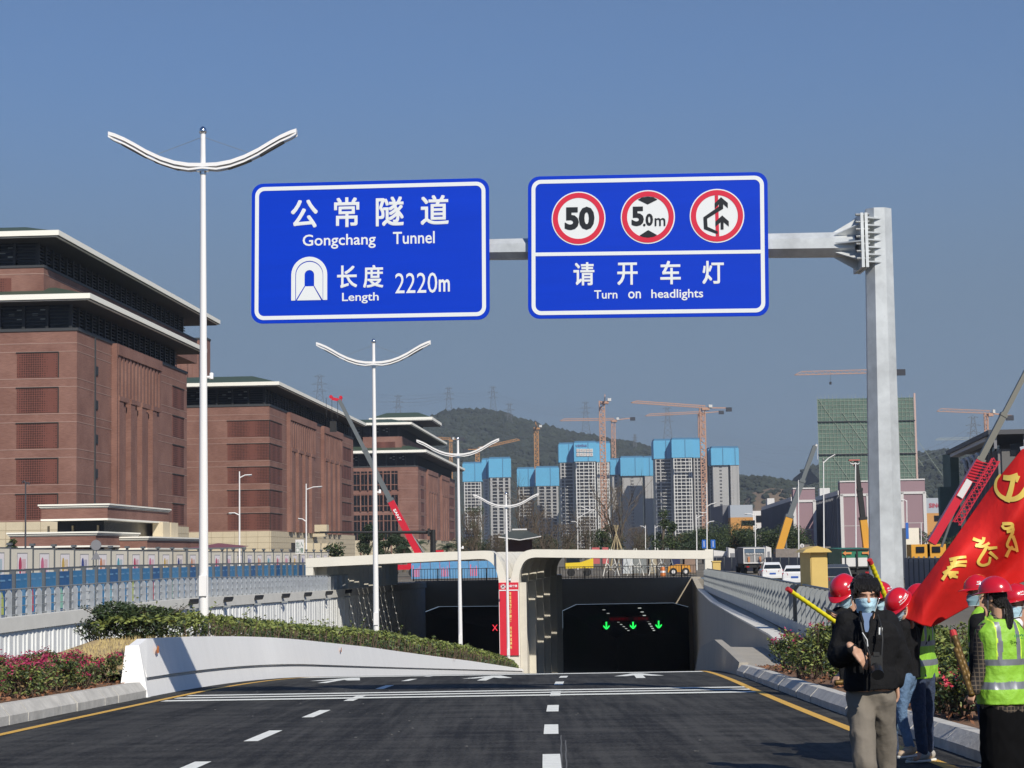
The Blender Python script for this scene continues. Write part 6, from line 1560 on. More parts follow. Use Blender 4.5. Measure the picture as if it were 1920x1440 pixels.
mb = MB(); mb.tube((p.x, 100, p.z), (p.x, 100.04, p.z), .27, n=20); mb.build('disc', m_gside, root)
mb = MB(); mb.prism([(p.x - .26, 100, p.z - .75), (p.x + .26, 100, p.z - .75), (p.x, 100, p.z - .32)], (0, .03, 0)); mb.build('warning_triangle', m_gside, root)
mb = MB(); mb.tube((p.x, 100.06, G), (p.x, 100.06, p.z + .3), .03, n=6); mb.build('post', m_post, root)
p = at(40, 1060, 104); mb = MB(); random.seed(9)
mb.loft([[Vector((p.x + (i - 5) * .32, 104 + (j - 3) * .5, G + 1.55 * math.exp(-((i - 5.4) / 3.2) ** 2 - ((j - 3) / 2.2) ** 2) + .1 * random.random())) for i in range(11)] for j in range(7)])
tag(mb.build('soil_mound', mat('orange_clay', (.42, .17, .09), .95, var=.3, vscale=2)), 'small heap of orange clay behind the left poster boards', 'soil heap')
p = at(565, 1040, 190); root = thing('notice_board', 'small white notice board with green characters before the middle brick building', 'notice board', (p.x, 190, G)); q = at(562, 1025, 190)
mb = MB(); mb.box(q.x - .42, 190, q.z - .7, q.x + .42, 190.06, q.z + .7); b_ = mb.build('board', m_trim, root)
mb = MB(); mb.box(q.x - .04, 190.1, G, q.x + .04, 190.18, q.z); mb.build('post', m_post, root)
mb = MB()
for i, ch in enumerate('出入口慢'): text(mb, ch, lambda u, v: Vector((q.x + u, 189.98, q.z + v)), -.36 + (i % 2) * .38, -.6 + (1 - i // 2) * .6, -.04 + (i % 2) * .38, -.1 + (1 - i // 2) * .6)
mb.build('lettering', mat('dark_green_print', (.02, .12, .05), .6), b_)
# floodlights on the left wall
for i, (px, py) in enumerate(((30, 1152), (352, 1132), (417, 1128), (475, 1123), (526, 1119), (568, 1115), (608, 1111), (645, 1108))):
    X = 0; pxa = px - ROLL * (py - 720); Y = -27.3 / ((pxa - 960) / F - .097); c = Vector((LW(Y) + .35, Y, LTOP(Y) - .25))
    if i == 0:
        continue
    root = thing('floodlight', 'small dark floodlight bracketed on the left wall coping, number counted towards the tunnel', 'floodlight', c, 'floodlights along the left wall coping') 
    root['label'] = ordinal(i) + ' small black floodlight from the left on the trench wall coping'
    mb = MB(); mb.hexa([(c.x - .3, Y, c.z - .1), (c.x + .3, Y, c.z - .05), (c.x + .34, Y + .3, c.z + .12), (c.x - .2, Y + .3, c.z + .1), (c.x - .3, Y, c.z), (c.x + .3, Y, c.z + .05), (c.x + .34, Y + .3, c.z + .22), (c.x - .2, Y + .3, c.z + .2)]); mb.build('lamp_body', m_blk, root)
    mb = MB(); mb.bar((c.x - .34, Y + .1, c.z + .15), (c.x - .34, Y + .1, c.z - .35), .04); mb.bar((c.x - .34, Y + .1, c.z - .33), (c.x + .2, Y + .1, c.z - .33), .05, .1); mb.build('bracket', m_gald, root)
# left carriageway parapet end
p = at(145, 1238, 47); root = thing('ramp_block', 'white sloped concrete end block beside the left road', 'barrier end', (p.x, 47, p.z))
mb = MB(); mb.hexa([(p.x - .3, 46.3, p.z - .35), (p.x + .25, 46.3, p.z - .35), (p.x + .5, 48.3, p.z - .35), (p.x - .15, 48.3, p.z - .35), (p.x - .3, 46.3, p.z - .2), (p.x + .12, 46.3, p.z - .2), (p.x + .34, 48.3, p.z + .38), (p.x - .05, 48.3, p.z + .38)]); mb.build('block', m_white, root)
mb = MB(); mb.hexa([(p.x - .42, 46.2, p.z - .35), (p.x - .31, 46.2, p.z - .35), (p.x - .16, 48.3, p.z - .35), (p.x - .25, 48.3, p.z - .35), (p.x - .42, 46.2, p.z - .25), (p.x - .31, 46.2, p.z - .25), (p.x - .16, 48.3, p.z + .3), (p.x - .25, 48.3, p.z + .3)]); mb.build('lip', m_conc, root)
# right-hand hoardings
m_gh = mat('grey_hoarding', (.2, .21, .22), .7, var=.12, vscale=1)
def ghoard(pa, pb, Ya, Yb, yt, n, lb):
    A, B = at(pa, yt, Ya), at(pb, yt, Yb)
    for i in range(n):
        p, q = A.lerp(B, i / n), A.lerp(B, (i + .93) / n); root = thing('hoarding_panel', ordinal(i + 1) + ' from the left, ' + lb, 'hoarding', (p.x, p.y, G), lb + 's')
        d = (q - p); nrm = Vector((-d.y, d.x, 0)).normalized() * .04
        mb = MB(); mb.prism([Vector((p.x, p.y, G)), Vector((q.x, q.y, G)), q, p], nrm); mb.build('board', m_gh, root)
        mb = MB(); mb.prism([Vector((p.x, p.y, G)) + d * .15 - nrm * .1, Vector((q.x, q.y, G)) - d * .1 - nrm * .1, Vector((q.x, q.y, q.z - .25)) - d * .1 - nrm * .1, Vector((p.x, p.y, p.z - .25)) + d * .15 - nrm * .1], -nrm * .3); mb.build('inset', m_gside, root)
        e = q + d * .04 / .93; mb = MB(); mb.box(e.x - .05, e.y - .1, G, e.x + .05, e.y, e.z + .08); mb.build('post', m_post, root)
ghoard(1330, 1512, 250, 228, 1045, 12, 'grey hoarding panel behind the parked cars')
ghoard(1512, 1660, 225, 205, 1046, 9, 'grey hoarding panel behind the green truck')
ghoard(1695, 1800, 120, 100, 1046, 10, 'grey hoarding panel between the gantry post and the flag')
# white sheeted stacks over the hoarding
for i, (a, b, yt, Y, lb) in enumerate(((1336, 1364, 1032, 262, 'white site cabin above the hoarding, nearest the canopy end'), (1366, 1380, 1027, 260, 'small white cabinet above the hoarding beside the dump truck'), (1436, 1446, 1024, 260, 'narrow white cabinet left of the yellow crane'), (1462, 1500, 1028, 264, 'white sheeted load right of the yellow crane'), (1483, 1502, 1032, 258, 'dark machine on a white trailer left of the yellow box'))):
    A, B = at(a, yt, Y), at(b, yt + 3, Y); root = thing('site_cabin', lb, 'site cabin', ((A.x + B.x) / 2, Y, G)); mb = MB(); mb.hexa([(A.x, Y, G), (B.x, Y, G), (B.x, Y + 3, G), (A.x, Y + 3, G), (A.x, Y, A.z), (B.x, Y, B.z), (B.x, Y + 3, B.z + .1), (A.x, Y + 3, A.z + .1)]); mb.build('body', m_trim, root)
    mb = MB(); mb.box(A.x + .2, Y - .04, B.z - 1.3, B.x - .2, Y - .01, B.z - .5); mb.build('panel', m_gside if i < 4 else m_blk, root)
# blue direction signs
for i, (px, w) in enumerate(((1320, 8), (1337, 9))):
    A = at(px - w / 2, 1012, 205); B = at(px + w / 2, 1028, 205); root = thing('direction_sign', ('narrow blue direction sign left of its wider twin at the canopy end', 'wider blue and white direction sign at the canopy end')[i], 'road sign', ((A.x + B.x) / 2, 205, G)); mb = MB(); mb.box(A.x, 205, B.z, B.x, 205.05, A.z); b_ = mb.build('panel', mat('direction_blue', (.02, .12, .45), .5), root)
    mb = MB(); mb.bar(((A.x + B.x) / 2, 204.97, B.z + .15), ((A.x + B.x) / 2, 204.97, A.z - .15), .05, .02); mb.build('arrow', m_wht, b_); mb = MB(); mb.box((A.x + B.x) / 2 - .05, 205.08, G, (A.x + B.x) / 2 + .05, 205.16, A.z); mb.build('post', m_post, root)
p = at(1504, 1023, 150); root = thing('road_sign', 'small round white sign with a black mark left of the yellow box', 'road sign', (p.x, 150, G)); mb = MB(); mb.tube((p.x, 150, p.z), (p.x, 150.04, p.z), .12 * 1.3, n=18); b_ = mb.build('disc', m_trim, root); mb = MB(); mb.bar((p.x, 149.98, p.z - .1), (p.x, 149.98, p.z + .08), .05, .02); mb.build('mark', m_blk, b_); mb = MB(); mb.tube((p.x, 150.07, G), (p.x, 150.07, p.z + .1), .03, n=6); mb.build('post', m_post, root)

# yellow cabinet
m_ybox = mat('yellow_cabinet', (.6, .42, .13), .5, var=.04)
a = at(1505, 1040, 60); c = at(1519, 1040, 59.4); b = at(1551, 1040, 59.4); zt = at(1530, 1036, 59.5).z
root = thing('equipment_cabinet', 'tall pale yellow equipment cabinet with a shallow pitched cap behind the right fence', 'cabinet', (b.x, 59.5, G))
x0, x1 = c.x, b.x; m_ = .24
mb = MB(); mb.hexa([(x0, 59.4, G), (x1, 59.4, G), (x1 + .05, 60.9, G), (x0 - .0, 60.9, G), (x0, 59.4, zt), (x1, 59.4, zt), (x1 + .05, 60.9, zt), (x0, 60.9, zt)])
mb.v = []; mb.f = []; mb.m = []
mb.hexa([(x0, 59.4, G), (x1, 59.4, G), (x1 - .2, 60.6, G), (a.x, 60.6, G), (x0, 59.4, zt), (x1, 59.4, zt), (x1 - .2, 60.6, zt), (a.x, 60.6, zt)]); mb.build('body', m_ybox, root)
mb = MB(); mb.prism([(a.x - .12, 59.2, zt + .005), (x1 + .12, 59.2, zt + .005), (x1 + .02, 59.2, zt + .1), ((a.x + x1) / 2, 59.2, zt + .2), (a.x - .02, 59.2, zt + .1)], (0, 1.6, 0)); mb.build('cap', m_ybox, root)
mb = MB(); mb.box(x0 + .03, 59.38, G + .25, x1 - .03, 59.397, zt - .08); d_ = mb.build('door', m_ybox, root)
p = at(1344, 1066, 139); root = thing('equipment_cabinet', 'small yellow cabinet by the right end of the canopy', 'cabinet', (p.x, 139, G)); mb = MB(); mb.box(p.x - .28, 139, G, p.x + .28, 139.6, p.z + .45); mb.build('body', m_ybox, root); mb = MB(); mb.box(p.x - .33, 138.95, p.z + .455, p.x + .33, 139.65, p.z + .55); mb.build('cap', m_ybox, root)

# cars
m_carw = mat('white_car_paint', (.72, .72, .72), .25, coat=.6); m_carb = mat('dark_car_paint', (.06, .065, .07), .25, coat=.6); m_cglass = mat('car_glass', (.015, .02, .025), .06); m_tail = mat('tail_lamp', (.35, .01, .015), .2, coat=.5)
def car(label, px, Y, mt, W=1.84, H=1.6, ang=.0, mats=None):
    p = at(px, 1080, Y); C = Vector((p.x, Y, G)); cs, sn = math.cos(ang), math.sin(ang)
    P = lambda x, y, z: Vector((C.x + x * cs - y * sn, C.y + x * sn + y * cs, C.z + z))
    root = thing('parked_car', label, 'car', C, 'cars parked behind the right fence')
    L = 4.6; hw = W / 2
    secs = []
    for y, hb, wb, zb in ((0, .95, .88, .45), (.06, 1.0, .96, .3), (.25, 1.06, 1.0, .25), (1.2, 1.05, 1.0, .22), (3.2, 1.02, 1.0, .22), (4.3, .85, .95, .25), (4.6, .65, .85, .4)):
        secs.append([P(x * hw * wb, y, z) for x, z in ((-1, zb), (-1, zb + .3), (-.98, hb - .1), (-.85, hb), (.85, hb), (.98, hb - .1), (1, zb + .3), (1, zb))])
    mb = MB(); mb.loft(secs, close=True, caps=True); body = mb.build('body', mt, root, smooth=False)
    cab = []
    for y, z, w in ((.12, 1.04, .86), (.35, H - .18, .74), (.75, H, .68), (2.0, H, .68), (2.9, H - .15, .72), (3.6, 1.03, .84)):
        cab.append([P(-hw * w, y, 1.0), P(-hw * w, y, z) , P(hw * w, y, z), P(hw * w, y, 1.0)] if z > 1.1 else [P(-hw * w, y, .98), P(-hw * w, y, z), P(hw * w, y, z), P(hw * w, y, .98)])
    mb = MB(); mb.loft(cab, close=True, caps=True); mb.build('roof', mt, root)
    mb = MB(); mb.poly([P(-hw * .78, .10, 1.1), P(hw * .78, .10, 1.1), P(hw * .66, .33, H - .2), P(-hw * .66, .33, H - .2)]); mb.build('rear_window', m_cglass, root)
    mb = MB()
    for s in (-1, 1): mb.poly([P(s * hw * .875, .5, 1.08), P(s * hw * .875, 3.0, 1.08), P(s * hw * .76, 2.6, H - .12), P(s * hw * .76, .75, H - .14)])
    mb.build('side_window', m_cglass, root)
    for s in (-1, 1):
        mb = MB(); mb.prism([P(s * hw * .5, -.01, .82), P(s * hw * .93, .03, .8), P(s * hw * .96, .06, .98), P(s * hw * .55, 0, .98)], (0, .02, 0)); mb.build('tail_light', m_tail, root)
        for y in (.85, 3.7):
            mb = MB(); mb.tube(P(s * (hw - .22), y, .33), P(s * (hw + .01), y, .33), .33, n=18); w = mb.build('wheel', m_tyre, root); mb = MB(); mb.tube(P(s * (hw - .2), y, .33), P(s * (hw + .02), y, .33), .2, n=12); mb.build('rim', m_chrome, w)
    mb = MB(); mb.poly([P(-.26, -.02, .6), P(.26, -.02, .6), P(.26, -.02, .74), P(-.26, -.02, .74)]); mb.build('number_plate', mat('plate_blue', (.03, .1, .4), .5), root)
    mb = MB(); mb.hexa([P(-hw * .9, -.05, .3), P(hw * .9, -.05, .3), P(hw * .9, .05, .3), P(-hw * .9, .05, .3), P(-hw * .9, -.05, .52), P(hw * .9, -.05, .52), P(hw * .9, .05, .52), P(-hw * .9, .05, .52)]); mb.build('bumper', mt, root)
car('white car with a dark rear window, nearest the grey dump truck', 1449, 160, m_carw, ang=-.05)
car('white hatchback with red tail lamps beside the yellow cabinet', 1490, 138, m_carw, H=1.5, ang=-.18)
car('dark grey vehicle behind the man in the red helmet', 1572, 112, m_carb, W=1.9, H=1.75)
# trucks seen from behind
def truck(label, px, yt, Y, W, mt, bed_h, kind):
    p = at(px, yt, Y); C = Vector((p.x, Y, G)); Ht = p.z; root = thing('dump_truck', label, 'truck', C, 'dump trucks behind the right fence')
    B = lambda mb, x0, y0, z0, x1, y1, z1: mb.box(C.x + x0, Y + y0, z0, C.x + x1, Y + y1, z1)
    hw = W / 2; zb = G + 1.15
    mb = MB(); mb.hexa([(C.x - hw * .96, Y + .02, zb), (C.x + hw * .96, Y + .02, zb), (C.x + hw * .96, Y + 6, zb), (C.x - hw * .96, Y + 6, zb), (C.x - hw, Y, Ht), (C.x + hw, Y, Ht), (C.x + hw, Y + 6, Ht + .1), (C.x - hw, Y + 6, Ht + .1)]); mb.build('tipper_body', mt, root)
    mb = MB()
    for x in (-hw, -.02, hw - .1): B(mb, x, -.08, zb, x + .1, -.0, Ht)
    B(mb, -hw, -.09, Ht - .12, hw, -.01, Ht); B(mb, -hw, -.09, zb, hw, -.01, zb + .12); mb.build('tailgate_frame', m_trim if kind == 'grey' else m_blk, root)
    if kind == 'grey':
        mb = MB()
        for s in (-1, 1): B(mb, s * .62 - .12, -.12, zb + .15, s * .62 + .12, -.1, zb + .75)
        mb.build('warning_board', mat('faded_orange', (.45, .2, .1), .7), root)
        mb = MB(); B(mb, -hw + .1, -.05, Ht - .55, hw - .1, -.02, Ht - .13); mb.build('tarpaulin', mat('slate_blue_sheet', (.09, .13, .18), .8), root)
        mb = MB(); text(mb, '粤A7042A', lambda u, v: Vector((C.x + u, Y - .13, Ht - .75 + v)), -hw + .25, 0, hw - .25, .18, .02); mb.build('lettering', m_trim, root)
    else:
        mb = MB()
        for s in (-1, 1): mb.poly([(C.x + s * 1.1, Y - .1, Ht - .32), (C.x + s * .85, Y - .1, Ht - .15), (C.x + s * .85, Y - .1, Ht - .25), (C.x + s * .4, Y - .1, Ht - .25), (C.x + s * .4, Y - .1, Ht - .4), (C.x + s * .85, Y - .1, Ht - .4), (C.x + s * .85, Y - .1, Ht - .5)])
        mb.build('orange_arrow', mat('orange_arrow_paint', (.6, .22, .06), .6), root)
        mb = MB(); B(mb, -hw + .06, -.04, zb + .12, hw - .06, -.015, zb + .78); mb.build('white_band', m_trim, root)
        mb = MB(); B(mb, -.06, -.16, zb - .1, .06, -.1, Ht - .3); B(mb, -.9, -.14, zb, -.84, -.1, zb + .9); B(mb, .84, -.14, zb, .9, -.1, zb + .9); mb.build('hinge_bar', m_blk, root)
    mb = MB(); B(mb, -hw * .9, .1, G + .7, hw * .9, 8, zb - .01); mb.build('chassis', m_blk, root)
    mb = MB(); B(mb, -hw, 6.3, G + .8, hw, 8.2, Ht - .1); mb.build('cab', mt, root)
    for s in (-1, 1):
        for y in (1.0, 2.4, 7.2): mb = MB(); mb.tube((C.x + s * (hw - .45), Y + y, G + .5), (C.x + s * hw, Y + y, G + .5), .5, n=16); mb.build('wheel', m_tyre, root)
        mb = MB(); B(mb, s * .75 - .15, -.1, G + .72, s * .75 + .15, -.02, G + .86); mb.build('tail_light', m_tail, root)
truck('grey dump truck seen from behind with faded orange boards on its tailgate', 1414, 1027, 212, 2.42, mat('truck_grey', (.22, .22, .22), .7, var=.2), 1.5, 'grey')
truck('green dump truck with two orange arrows on its tailgate, left of the gantry post', 1606, 1029, 148, 2.5, mat('truck_green', (.02, .16, .09), .5, var=.15), 1.5, 'green')

# things seen through the gap under the right canopy
def put(name, label, cat, px, Y): p = at(px, 1080, Y); return thing(name, label, cat, (p.x, Y, G)), p.x
r, x = put('excavator', 'yellow site vehicle with dark windows seen under the right canopy', 'excavator', 1086, 215)
mb = MB(); mb.prism([(x - 1.5, 215, G + .9), (x + 1.6, 215, G + .9), (x + 1.6, 215, G + 2.0), (x + .2, 215, G + 1.55), (x - 1.5, 215, G + 1.5)], (0, 2, 0)); mb.build('body', mat('plant_yellow', (.7, .5, .02), .5), r)
mb = MB(); mb.box(x - 1.4, 215.1, G + 1.52, x + .1, 216.8, G + 2.8); mb.build('cab', m_cglass, r)
for k in (-1, 1): mb = MB(); mb.tube((x + k * .9, 214.9, G + .45), (x + k * .9, 215.3, G + .45), .45, n=14); mb.build('wheel', m_tyre, r)
r, x = put('loader', 'small orange loader at the right end under the right canopy', 'loader', 1275, 205)
mb = MB(); mb.prism([(x - 1.3, 205, G + .4), (x + 1.2, 205, G + .4), (x + 1.1, 205, G + 1.15), (x - .2, 205, G + 1.25), (x - 1.2, 205, G + 1.0)], (0, 1.5, 0)); mb.build('body', mat('loader_orange', (.6, .27, .03), .5), r)
for k in (-.7, .6): mb = MB(); mb.tube((x + k, 204.85, G + .45), (x + k, 205.2, G + .45), .42, n=14); w = mb.build('wheel', m_tyre, r); mb = MB(); mb.tube((x + k, 204.8, G + .45), (x + k, 205.0, G + .45), .2, n=10); mb.build('rim', m_trim, w)
for i, (px, lb, w) in enumerate(((1118, 'red site banner hanging beyond the right railing, left of its twin', .9), (1136, 'red site banner hanging beyond the right railing, right of its twin', .7))):
    r, x = put('site_banner', lb, 'banner', px, 225); mb = MB(); mb.box(x - w / 2, 225, G + 1.3, x + w / 2, 225.05, G + 3.2); mb.build('cloth', mat('faded_banner_red', (.45, .1, .1), .8), r); mb = MB(); mb.box(x - w / 2 - .06, 225.06, G, x - w / 2, 225.12, G + 3.3); mb.build('pole', m_post, r)
for i, px in enumerate((1146, 1168, 1192, 1214, 1232, 1252)):
    r, x = put('steel_trestle', 'steel A-frame trestle beyond the right railing, %s' % ('beside the red banners', 'second from the banners', 'left of centre', 'right of centre', 'before the orange barrel', 'nearest the orange loader')[i], 'trestle', px, 212); mb = MB()
    for s in (-1, 1): mb.bar((x + s * .9, 212, G), (x + s * .1, 212, G + 3.0), .09); mb.bar((x + s * .5, 212, G + 1.5), (x - s * .5, 212.3, G + .4), .06)
    mb.bar((x - .6, 212, G + 1.0), (x + .6, 212, G + 1.0), .07); mb.build('frame', m_gald if i % 2 else m_conc, r)
r, x = put('barrel', 'orange and white road barrel beyond the right railing', 'barrel', 1243, 203); mb = MB(); mb.lathe((x, 203, G), [(.3, 0), (.28, .4), (.26, .8), (.2, 1.0)], 12); mb.build('body', mat('barrel_orange', (.6, .18, .04), .6), r); mb = MB(); mb.lathe((x, 203, G + .4), [(.285, 0), (.275, .2)], 12); mb.build('reflective_band', m_wht, r)
for i, (px, c, w, h) in enumerate(((1268, 'navy_sheet', 1.0, 2.6), (1294, 'brown_brick_stack', 1.3, 2.4), (1200, 'grey_tarp', 1.6, 2.2), (1178, 'white_sheet', 1.2, 2.6), (1225, 'tan_board', .9, 2.5))):
    r, x = put('material_stack', ('navy sheeted stack left of the orange loader cab', 'brown stack of pallets at the right end of the gap', 'grey tarpaulin heap behind the trestles', 'white sheeted pallet behind the trestles', 'tan boards behind the trestles')[i], 'material stack', px, 222)
    mb = MB(); mb.hexa([(x - w / 2, 222, G), (x + w / 2, 222, G), (x + w / 2, 224, G), (x - w / 2, 224, G), (x - w / 2 + .1, 222, G + h), (x + w / 2 - .05, 222, G + h - .15), (x + w / 2, 224, G + h), (x - w / 2, 224, G + h)]); mb.build('load', mat(c, {'navy_sheet': (.02, .025, .08), 'brown_brick_stack': (.25, .17, .13), 'grey_tarp': (.2, .21, .2), 'white_sheet': (.5, .52, .52), 'tan_board': (.34, .29, .2)}[c], .8, var=.2, vscale=2), r)
    mb = MB(); mb.box(x - w / 2 - .05, 221.98, G + .02, x + w / 2 + .05, 221.995, G + .14); mb.build('pallet', m_bark, r)
# yellow machines beyond the far right hoarding
for i, px in enumerate((1728, 1758)):
    r, x = put('site_machine', ('yellow machine right of the gantry post, behind the hoarding', 'yellow machine under the red crane boom')[i], 'machine', px, 165)
    mb = MB(); mb.box(x - .8, 165, G + .6, x + .8, 167, G + 2.9); mb.build('body', m_cyel, r); mb = MB(); mb.box(x - .4, 164.9, G + 2.2, x + .3, 164.98, G + 2.7); mb.build('window', m_cglass, r); mb = MB(); mb.box(x - .9, 165.1, G, x + .9, 166.9, G + .59); mb.build('track', m_tyre, r)
A = at(1698, 990, 170); B = at(1724, 1026, 170); r = thing('container', 'pale container standing right of the gantry post', 'container', (B.x, 170, G)); mb = MB(); mb.box(A.x, 170, G, B.x, 174, A.z); mb.build('body', m_board, r); mb = MB(); mb.box(A.x, 169.95, at(1700, 1010, 170).z, A.x + .25, 169.99, at(1700, 980, 170).z); mb.build('blue_sign', mat('direction_blue', (.02, .12, .45), .5), r)
# ================================================================ PEOPLE
m_skin = mat('skin', (.46, .26, .17), .55, var=.06, vscale=20); m_hair = mat('black_hair', (.010, .008, .007), .42, bump=.8, bscale=160, stretch=(1, 1, .12))
m_jkt = mat('black_jacket_cloth', (.008, .008, .009), .85, spec=.2, bump=.35, bscale=14); m_trs = mat('khaki_grey_cloth', (.16, .138, .11), .85, var=.1, vscale=5, bump=.3, bscale=7)
m_denim = mat('dark_denim', (.03, .045, .085), .85, var=.3, vscale=9, bump=.4, bscale=30); m_denl = mat('light_denim', (.1, .17, .28), .85, var=.25, vscale=9, bump=.4, bscale=30)
m_lime = mat('lime_vest', (.24, .49, .035), .6, var=.1, vscale=8, bump=.3, bscale=16); m_refl = mat('reflective_tape', (.2, .21, .23), .4, metal=.3); m_piping = mat('yellow_piping', (.55, .8, .05), .6)
m_helm = mat('helmet_red', (.5, .008, .018), .22, coat=.6); m_mask = mat('mask_blue', (.42, .62, .72), .8, bump=.2, bscale=60); m_mskw = mat('mask_white_edge', (.7, .72, .72), .8)
m_shoeg = mat('grey_trainer', (.36, .34, .31), .7, var=.15, vscale=30); m_shoet = mat('tan_trainer', (.38, .28, .19), .7, var=.3, vscale=30); m_sole = mat('pale_sole', (.62, .6, .55), .7)
m_eye = mat('eye_dark', (.015, .01, .01), .3); m_shirtw = mat('white_shirt', (.7, .7, .72), .8); m_blut = mat('blue_tshirt', (.12, .18, .3), .8); m_skirt = mat('black_skirt', (.004, .004, .0045), .95, spec=.1)
def plaid():
    m = mat('plaid_cloth', (.03, .022, .018), .85); nt = m.node_tree; b = nt.nodes['Principled BSDF']; tc = nt.nodes.new('ShaderNodeTexCoord'); ws = []
    for d in ('X', 'Z'):
        w = nt.nodes.new('ShaderNodeTexWave'); w.wave_type = 'BANDS'; w.bands_direction = d; w.inputs['Scale'].default_value = 9; w.inputs['Distortion'].default_value = .8; nt.links.new(tc.outputs['Object'], w.inputs[0])
        r = nt.nodes.new('ShaderNodeValToRGB'); r.color_ramp.elements[0].position = .86; r.color_ramp.elements[1].position = .95; nt.links.new(w.outputs['Fac'], r.inputs[0]); ws.append(r)
    mx = nt.nodes.new('ShaderNodeMath'); mx.operation = 'MAXIMUM'; nt.links.new(ws[0].outputs[0], mx.inputs[0]); nt.links.new(ws[1].outputs[0], mx.inputs[1])
    c = nt.nodes.new('ShaderNodeMix'); c.data_type = 'RGBA'; nt.links.new(mx.outputs[0], c.inputs['Factor']); c.inputs[6].default_value = (.014, .011, .010, 1); c.inputs[7].default_value = (.12, .09, .06, 1); nt.links.new(c.outputs[2], b.inputs['Base Color'])
    return m
m_plaid = plaid()
_ico = None
def ico():
    global _ico
    if _ico is None:
        b = bmesh.new(); bmesh.ops.create_icosphere(b, subdivisions=2, radius=1); _ico = ([v.co.copy() for v in b.verts], [tuple(v.index for v in f.verts) for f in b.faces]); b.free()
    return _ico
class Body:
    """shapes that are fused into one continuous skin"""
    def __init__(s): s.v = []; s.f = []
    def _a(s, vs, fs): i = len(s.v); s.v += vs; s.f += [tuple(i + k for k in f) for f in fs]
    def ell(s, c, r, rot=None):
        V, Fc = ico(); c = Vector(c)
        s._a([c + ((rot @ Vector((v.x * r[0], v.y * r[1], v.z * r[2]))) if rot else Vector((v.x * r[0], v.y * r[1], v.z * r[2]))) for v in V], Fc); return s
    def cap(s, p, q, r0, r1=None, flat=1.0, ax=None):
        p = Vector(p); q = Vector(q); r1 = r0 if r1 is None else r1; d = (q - p); L = d.length; d = d.normalized()
        a = (Vector(ax) - d * d.dot(Vector(ax))).normalized() if ax is not None else d.orthogonal().normalized(); b = d.cross(a); n = 14; vs = []; rings = []
        for t, c_, rr in [(-1, p, r0)] + [(0, p, r0), (0, q, r1)] + [(1, q, r1)]: pass
        for k in range(4): th = math.pi / 2 * (1 - k / 3.0); rings.append((p - d * r0 * math.sin(th), r0 * math.cos(th)))
        for k in range(1, 4): rings.append((p.lerp(q, k / 4), r0 + (r1 - r0) * k / 4))
        for k in range(4): th = math.pi / 2 * (k / 3.0); rings.append((q + d * r1 * math.sin(th), r1 * math.cos(th)))
        for c, r in rings:
            r = max(r, .0004)
            for k in range(n): t = 2 * math.pi * k / n; vs.append(c + a * math.cos(t) * r + b * math.sin(t) * r * flat)
        fs = [(i * n + k, i * n + (k + 1) % n, (i + 1) * n + (k + 1) % n, (i + 1) * n + k) for i in range(len(rings) - 1) for k in range(n)]
        fs += [tuple(reversed(range(n))), tuple((len(rings) - 1) * n + k for k in range(n))]
        s._a(vs, fs); return s
    def chain(s, pts, rs, **k):
        for i in range(len(pts) - 1): s.cap(pts[i], pts[i + 1], rs[i], rs[i + 1], **k)
        return s
    def rings(s, secs):
        """secs: (centre, side vector, front vector)"""
        n = 22; vs = []
        for c, a, b in secs:
            for k in range(n):
                t = 2 * math.pi * k / n; e = 2.35; ct, st = math.cos(t), math.sin(t)
                vs.append(c + a * (abs(ct) ** (2 / e)) * (1 if ct >= 0 else -1) + b * (abs(st) ** (2 / e)) * (1 if st >= 0 else -1))
        fs = [(i * n + k, i * n + (k + 1) % n, (i + 1) * n + (k + 1) % n, (i + 1) * n + k) for i in range(len(secs) - 1) for k in range(n)]
        fs += [tuple(reversed(range(n))), tuple((len(secs) - 1) * n + k for k in range(n))]
        s._a(vs, fs); return s
    def fuse(s, vox, smooth=6, wrinkle=0.0, freq=10, stretch=(1, 1, 1), seed=0):
        me = bpy.data.meshes.new('t'); me.from_pydata(s.v, [], s.f)
        b = bmesh.new(); b.from_mesh(me); bmesh.ops.recalc_face_normals(b, faces=b.faces); b.to_mesh(me); b.free()
        o = bpy.data.objects.new('t', me); COL.objects.link(o)
        m = o.modifiers.new('r', 'REMESH'); m.mode = 'VOXEL'; m.voxel_size = vox; m.adaptivity = 0
        if smooth: q = o.modifiers.new('s', 'SMOOTH'); q.factor = .5; q.iterations = smooth
        dg = bpy.context.evaluated_depsgraph_get(); r = bpy.data.meshes.new_from_object(o.evaluated_get(dg))
        r.update(); nv = [v.normal.copy() for v in r.vertices]; vs = [v.co.copy() for v in r.vertices]; fs = [tuple(p.vertices) for p in r.polygons]
        bpy.data.objects.remove(o); bpy.data.meshes.remove(me); bpy.data.meshes.remove(r)
        if wrinkle:
            for i, p in enumerate(vs):
                q = Vector((p.x * stretch[0], p.y * stretch[1], p.z * stretch[2])) * freq + Vector((seed, 0, 0))
                w = 1 - abs(noise.noise(q)) * 2.2; w2 = noise.noise(q * 2.3)
                vs[i] = p + nv[i] * wrinkle * (w * .8 - .4 + w2 * .4)
        return vs, fs
def mesh_obj(name, vf, m, parent, pred=None):
    vs, fs = vf
    if pred is not None:
        fs = [f for f in fs if pred(sum((vs[k] for k in f), Vector()) / len(f))]
        used = sorted({k for f in fs for k in f}); mp = {k: i for i, k in enumerate(used)}; vs = [vs[k] for k in used]; fs = [tuple(mp[k] for k in f) for f in fs]
        if not fs: return None
    mb = MB(); mb.v = [Vector(v) for v in vs]; mb.f = fs; mb.m = [0] * len(fs)
    return mb.build(name, m, parent, smooth=True, recalc=False)
